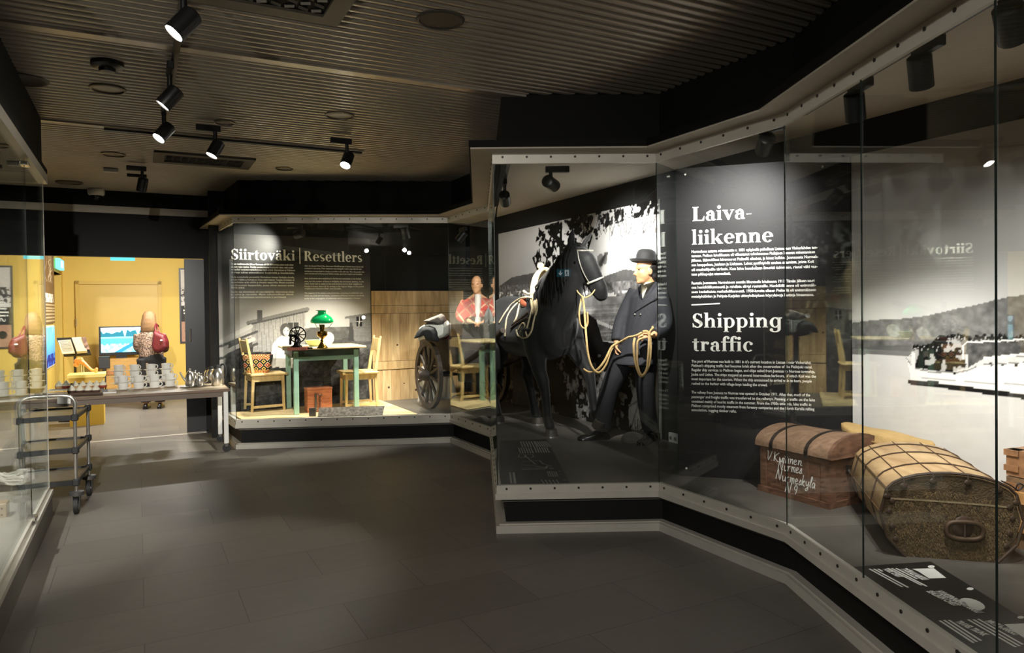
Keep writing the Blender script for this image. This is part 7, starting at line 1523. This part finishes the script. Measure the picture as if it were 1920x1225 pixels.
def brown_(c):
    f = c.fbm(20); tz = c.Z / c.h; c.c = np.stack([.36 + .1 * f, .27 + .08 * f, .18 + .05 * f], -1)
    for k in range(9):
        x = (.25 + .5 * c.rng.random()) * c.w; c.line([(x + c.w * .25 * (c.rng.random() - .5), c.h * (.58 + .4 * j / 6 + .02 * c.rng.random())) for j in range(7)], .012, (.86, .80, .66), .8)
    c.fill((c.Z < c.h * .42) & (c.Z > c.h * .30) & (c.U > c.w * .15) & (c.U < c.w * .9) & (f > .4), (.92, .88, .80))
    for k in range(6): c.fill((abs(c.Z - c.h * (.04 + .045 * k)) < .012) & (c.U > .1), (.80, .72, .55), .8)
wallpanel('wall_poster', 'brown poster with pale scribbles above the blue screen', 'poster', 78, 99, 481, 606, brown_, 6)
# poster on the back wall, partly hidden by the door leaf
def bwpan(name, label, cat, px0, px1, yt, yb_, painter, seed, fr):
    p0, p1 = yb(px0, yt), yb(px1, yt); bot = yb(px0, yb_).z; O = Vector((p0.x, p0.y, bot)); L_ = (p1 - p0).dot(B3); ht = p0.z - bot
    t = thing(name, label, cat, O); f_ = MB(); f_.extrude([O, O + B3 * L_, O + B3 * L_ - A3 * .03, O - A3 * .03], Z3 * ht); f_.build('frame', fr, t, 0, True)
    c = Canvas(O + B3 * .03 + Z3 * .03 - A3 * .0315, B3, L_ - .06, ht - .06, .010, seed); painter(c); o = c.build('print', None, 0, .001, (1, .97, .94)); o.parent = t; o.location = Vector(o.location) - O
    return t, O, L_, ht
def post_(c):
    f = c.fbm(14); tz = c.Z / c.h; c.fill(np.ones_like(c.U), .78 + .1 * f); c.fill((tz < .75) & (tz > .55) & (f > .45), .3); c.fill((tz < .5) & (tz > .28), .15 + .1 * f); c.fill((tz < .28), np.stack([.62 + .15 * f, .5 + .1 * f, .42 + .1 * f], -1)); c.ell((.12, c.h * .15), .06, .07, .15)
pt_, PO, PL, PH = bwpan('wall_poster', 'black framed poster on yellow wall half hidden by door leaf', 'poster', 335, 395, 503, 644, post_, 12, BLKMETAL)
mb = MB(); t0 = MB(); w1 = headline(t0, 'silta', (0, 0, 0), Vector((1, 0, 0)), 1, Vector((0, 0, 0)))
o_ = PO + B3 * .19 + Z3 * (PH * .32) - A3 * .034; mb.add([o_ - B3 * (v.z * .12) + Z3 * (v.x * .14) for v in t0.v], t0.f); mb.build('lettering', TEXTW, pt_, 0, True)
# exit signs
EXG = mat('exit_sign_light', rgb(90, 200, 205), .4, emit=rgb(110, 225, 235), estr=.6, noise=(10, .02)); EXW = mat('exit_sign_white', (1, 1, 1), .4, emit=(1, 1, 1), estr=1.3, noise=(9, .01)); EXD = mat('exit_sign_teal', rgb(16, 84, 96), .4, emit=rgb(16, 90, 104), estr=1.1, noise=(9, .02))
zl_ = ZO - .05; e0 = on_line(207, 486.5, wB(0) + A2 * .5, B2); e1 = on_line(253, 487, wB(0) + A2 * .5, B2)
es = thing('exit_sign', 'glowing blue-green exit sign hanging just beyond the doorway lintel', 'exit sign', e0); ed = (e1 - e0); ed.z = 0
m_ = MB(); m_.extrude([e0 - Z3 * .012, e0 + ed - Z3 * .012, e0 + ed + Z3 * .10, e0 + Z3 * .10], A3 * .03); m_.build('sign_body', EXG, es, 0, True); MB().cyl(e0 + ed / 2 + Z3 * .1 + A3 * .015, (e0 + ed / 2 + A3 * .015).xy.to_3d() + Z3 * 2.66, .008).build('hanger', BLKMETAL, es, 40, True)
e2 = on_line(104, 503, LW + B2 * .02, A2); es2 = thing('exit_sign', 'small glowing exit sign above the yellow alcove', 'exit sign', e2); q = on_line(112.5, 503, LW + B2 * .02, A2); ed2 = (q - e2); ed2.z = 0
m_ = MB(); m_.extrude([e2, e2 + ed2, e2 + ed2 + Z3 * .16, e2 + Z3 * .16], B3 * .06); m_.build('sign_body', EXG, es2, 0, True); m_ = MB(); m_.extrude([e2 + ed2 * .3 + Z3 * .03 + B3 * .0605, e2 + ed2 * .7 + Z3 * .03 + B3 * .0605, e2 + ed2 * .7 + Z3 * .13 + B3 * .0605, e2 + ed2 * .3 + Z3 * .13 + B3 * .0605], B3 * .001); m_.build('pictogram', EXW, es2, 0, True)
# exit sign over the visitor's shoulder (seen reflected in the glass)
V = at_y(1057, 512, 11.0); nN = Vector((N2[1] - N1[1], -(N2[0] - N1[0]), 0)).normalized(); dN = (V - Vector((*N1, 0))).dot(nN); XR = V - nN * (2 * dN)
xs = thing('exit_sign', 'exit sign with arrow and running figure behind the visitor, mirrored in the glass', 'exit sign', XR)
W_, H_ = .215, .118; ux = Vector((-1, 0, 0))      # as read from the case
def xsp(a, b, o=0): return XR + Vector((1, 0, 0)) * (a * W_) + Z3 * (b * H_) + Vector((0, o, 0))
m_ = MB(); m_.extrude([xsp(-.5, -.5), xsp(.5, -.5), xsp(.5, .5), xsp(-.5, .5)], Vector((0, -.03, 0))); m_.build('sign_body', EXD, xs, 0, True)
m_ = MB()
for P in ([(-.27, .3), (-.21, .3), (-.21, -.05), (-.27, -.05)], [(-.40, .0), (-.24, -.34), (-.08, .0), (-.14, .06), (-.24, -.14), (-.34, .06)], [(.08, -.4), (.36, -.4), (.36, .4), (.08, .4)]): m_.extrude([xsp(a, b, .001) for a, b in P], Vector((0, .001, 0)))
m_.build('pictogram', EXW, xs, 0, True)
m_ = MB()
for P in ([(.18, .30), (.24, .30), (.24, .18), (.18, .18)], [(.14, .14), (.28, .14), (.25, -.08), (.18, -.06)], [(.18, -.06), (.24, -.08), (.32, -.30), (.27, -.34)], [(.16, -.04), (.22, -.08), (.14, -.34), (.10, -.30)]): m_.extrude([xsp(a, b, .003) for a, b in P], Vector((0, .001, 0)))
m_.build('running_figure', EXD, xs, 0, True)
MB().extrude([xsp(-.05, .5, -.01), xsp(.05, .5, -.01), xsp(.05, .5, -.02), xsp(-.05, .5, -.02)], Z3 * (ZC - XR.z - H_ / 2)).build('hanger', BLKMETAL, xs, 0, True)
# ---- woman watching the television, seen from behind
YW = 11.0; gp = at_y(283, 660, YW); woman = thing('person', 'fair-haired woman in patterned blouse with red shoulder bag seen from behind', 'person', (gp.x, gp.y, 0)); WB = Vector(woman.location)
q_ = lambda x, y, dy=0: at_y(x, y, YW + dy) - WB
hyw = math.atan2(.96, -.28); hd_ = q_(280, 598); nk_ = q_(280, 617, -.01); ch_ = q_(282, 640); pe_ = q_(284, 672)
bdy = MB(); head_mb(bdy, hd_, hyw, 1.0); limb(bdy, [nk_ - Z3 * .06, nk_, hd_ - Z3 * .04], [.06, .05, .05]); an = math.atan2(.28, .96) * -1
sd_ = Vector((math.cos(hyw - math.pi / 2), math.sin(hyw - math.pi / 2), 0))   # her right
bdy.loft([ellring(p, a, b, hyw + math.pi / 2) for p, a, b in ((pe_ - Z3 * .08, .16, .12), (pe_, .17, .12), (ch_.lerp(pe_, .5), .14, .11), (ch_, .16, .11), (ch_.lerp(nk_, .6), .17, .09), (nk_, .05, .05))])
ft = []
for s_ in (-1, 1):
    sh_ = ch_.lerp(nk_, .55) + sd_ * (.16 * s_); el_ = ch_ + sd_ * (.195 * s_) - Z3 * .10 + Vector((0, .03, 0)); wr_ = ch_ + sd_ * (.12 * s_) - Z3 * .16 + Vector((-.05, .22, 0)); limb(bdy, [sh_, el_, wr_], [.055, .042, .028]); hand_mb(bdy, wr_, (-.2, .9, .2), (0, 0, -1), .9, .6, s_)
    hp2 = pe_ + sd_ * (.09 * s_) - Z3 * .05; a_f = Vector((pe_.x, pe_.y, .08)) + sd_ * (.10 * s_) + Vector((0, .02, 0)); limb(bdy, [hp2, (hp2 + a_f) / 2 + Vector((0, .02, 0)), a_f], [.09, .06, .042]); ft.append((hp2, a_f))
bdy.remeshed(.010, 3).build('body', mat('skin', rgb(222, 172, 140), .5, noise=(9, .05)), woman)
hr = MB(); Mw = Matrix.Rotation(hyw, 3, 'Z'); 
hr.loft([ellring(hd_ + Mw @ Vector((ox, 0, z)), rx, ry, hyw) for z, rx, ry, ox in ((.128, .02, .02, -.01), (.115, .06, .055, -.012), (.07, .096, .088, -.014), (.01, .098, .100, -.03), (-.06, .082, .108, -.05), (-.13, .066, .114, -.058), (-.19, .05, .112, -.055), (-.215, .03, .08, -.05))])
hr.remeshed(.010, 3).build('hair', mat('fair_hair', rgb(118, 88, 56), .55, noise=(30, .25), bump=.5, bscale=80, scale3=(6, 6, .5)), woman)
bz = MB(); bz.loft([ellring(p, a, b, hyw + math.pi / 2) for p, a, b in ((pe_ + Z3 * .025, .175, .135), (ch_.lerp(pe_, .5), .175, .13), (ch_, .18, .13), (ch_.lerp(nk_, .55), .17, .11), (ch_.lerp(nk_, .85), .10, .075), (nk_, .065, .06))])
for s_ in (-1, 1): sh_ = ch_.lerp(nk_, .55) + sd_ * (.155 * s_); el_ = ch_ + sd_ * (.195 * s_) - Z3 * .10 + Vector((0, .03, 0)); wr_ = ch_ + sd_ * (.13 * s_) - Z3 * .15 + Vector((-.05, .19, 0)); limb(bz, [sh_, el_, wr_], [.075, .060, .050])
def leopard():
    mt = bpy.data.materials.new('leopard_blouse'); mt.use_nodes = True; nt = mt.node_tree; b = nt.nodes['Principled BSDF']; v = nt.nodes.new('ShaderNodeTexVoronoi'); v.inputs['Scale'].default_value = 52; v.inputs['Randomness'].default_value = 1
    tc = nt.nodes.new('ShaderNodeTexCoord'); nt.links.new(tc.outputs['Object'], v.inputs['Vector']); r = nt.nodes.new('ShaderNodeValToRGB'); e = r.color_ramp.elements; e[0].position = .34; e[0].color = rgb(46, 34, 32); e[1].position = .60; e[1].color = rgb(138, 114, 96)
    nt.links.new(v.outputs['Distance'], r.inputs[0]); nt.links.new(r.outputs[0], b.inputs['Base Color']); b.inputs['Roughness'].default_value = .8; return mt
bz.remeshed(.012, 4).build('blouse', leopard(), woman)
tz_ = MB()
for hp2, a_f in ft: limb(tz_, [hp2 + Z3 * .05, (hp2 + a_f) / 2 + Vector((0, .02, 0)), a_f + Z3 * .02], [.125, .09, .075])
tz_.ball(pe_ - Z3 * .0, (.185, .14, .15)); tz_.remeshed(.013, 4).build('trousers', mat('black_trousers', rgb(30, 30, 32), .8, noise=(40, .15)), woman)
for hp2, a_f in ft: s_ = MB(); s_.loft([[Vector((a_f.x, a_f.y, 0)) + Mw @ Vector((x, y * wd, z)) for y, z in ((-1, 0), (1, 0), (1, h * .6), (.5, h), (-.5, h), (-1, h * .6))] for x, wd, h in ((-.08, .03, .06), (-.04, .038, .085), (.05, .04, .07), (.15, .042, .045), (.18, .02, .03))]); s_.build('shoe', MATS['black_leather'], woman, 60)
bgo = at_y(303, 641, YW - .20); rb = thing('shoulder_bag', 'dark red shoulder bag hanging behind the fair-haired woman', 'bag', bgo)
P = [(291, 620), (300, 624), (310, 628), (315, 640), (315.5, 652), (310, 658), (300, 662), (291, 660), (286, 650), (288, 636)]
pts = [at_y(x, y, YW - .2) - bgo for x, y in P]; cen = sum(pts, Vector()) / len(pts); h = MB(); h.loft([[cen + (p - cen) * s_ + Vector((0, d_, 0)) for p in pts] for s_, d_ in ((.7, -.07), (.93, -.05), (1, 0), (.93, .05), (.7, .07))])
REDB = mat('dark_red_fabric', rgb(88, 14, 22), .55, noise=(10, .12), bump=.3, bscale=18); h.remeshed(.010, 3).build('pouch', REDB, rb, 80)
h = MB(); h.tube(smooth_path([at_y(x, y, YW + d_) - bgo for x, y, d_ in ((292, 624, -.2), (291, 612, -.13), (293, 607.5, .0), (297, 612, .08))], 5), .012, 6); h.tube(smooth_path([at_y(x, y, YW + d_) - bgo for x, y, d_ in ((300, 625, -.2), (295, 614, -.13), (294, 608, .0))], 5), .010, 6); h.build('strap', REDB, rb, 60)
h = MB(); h.ball(at_y(302.5, 638.5, YW - .275) - bgo, (.022, .012, .013)); h.build('badge', TEXTW, rb, 60)
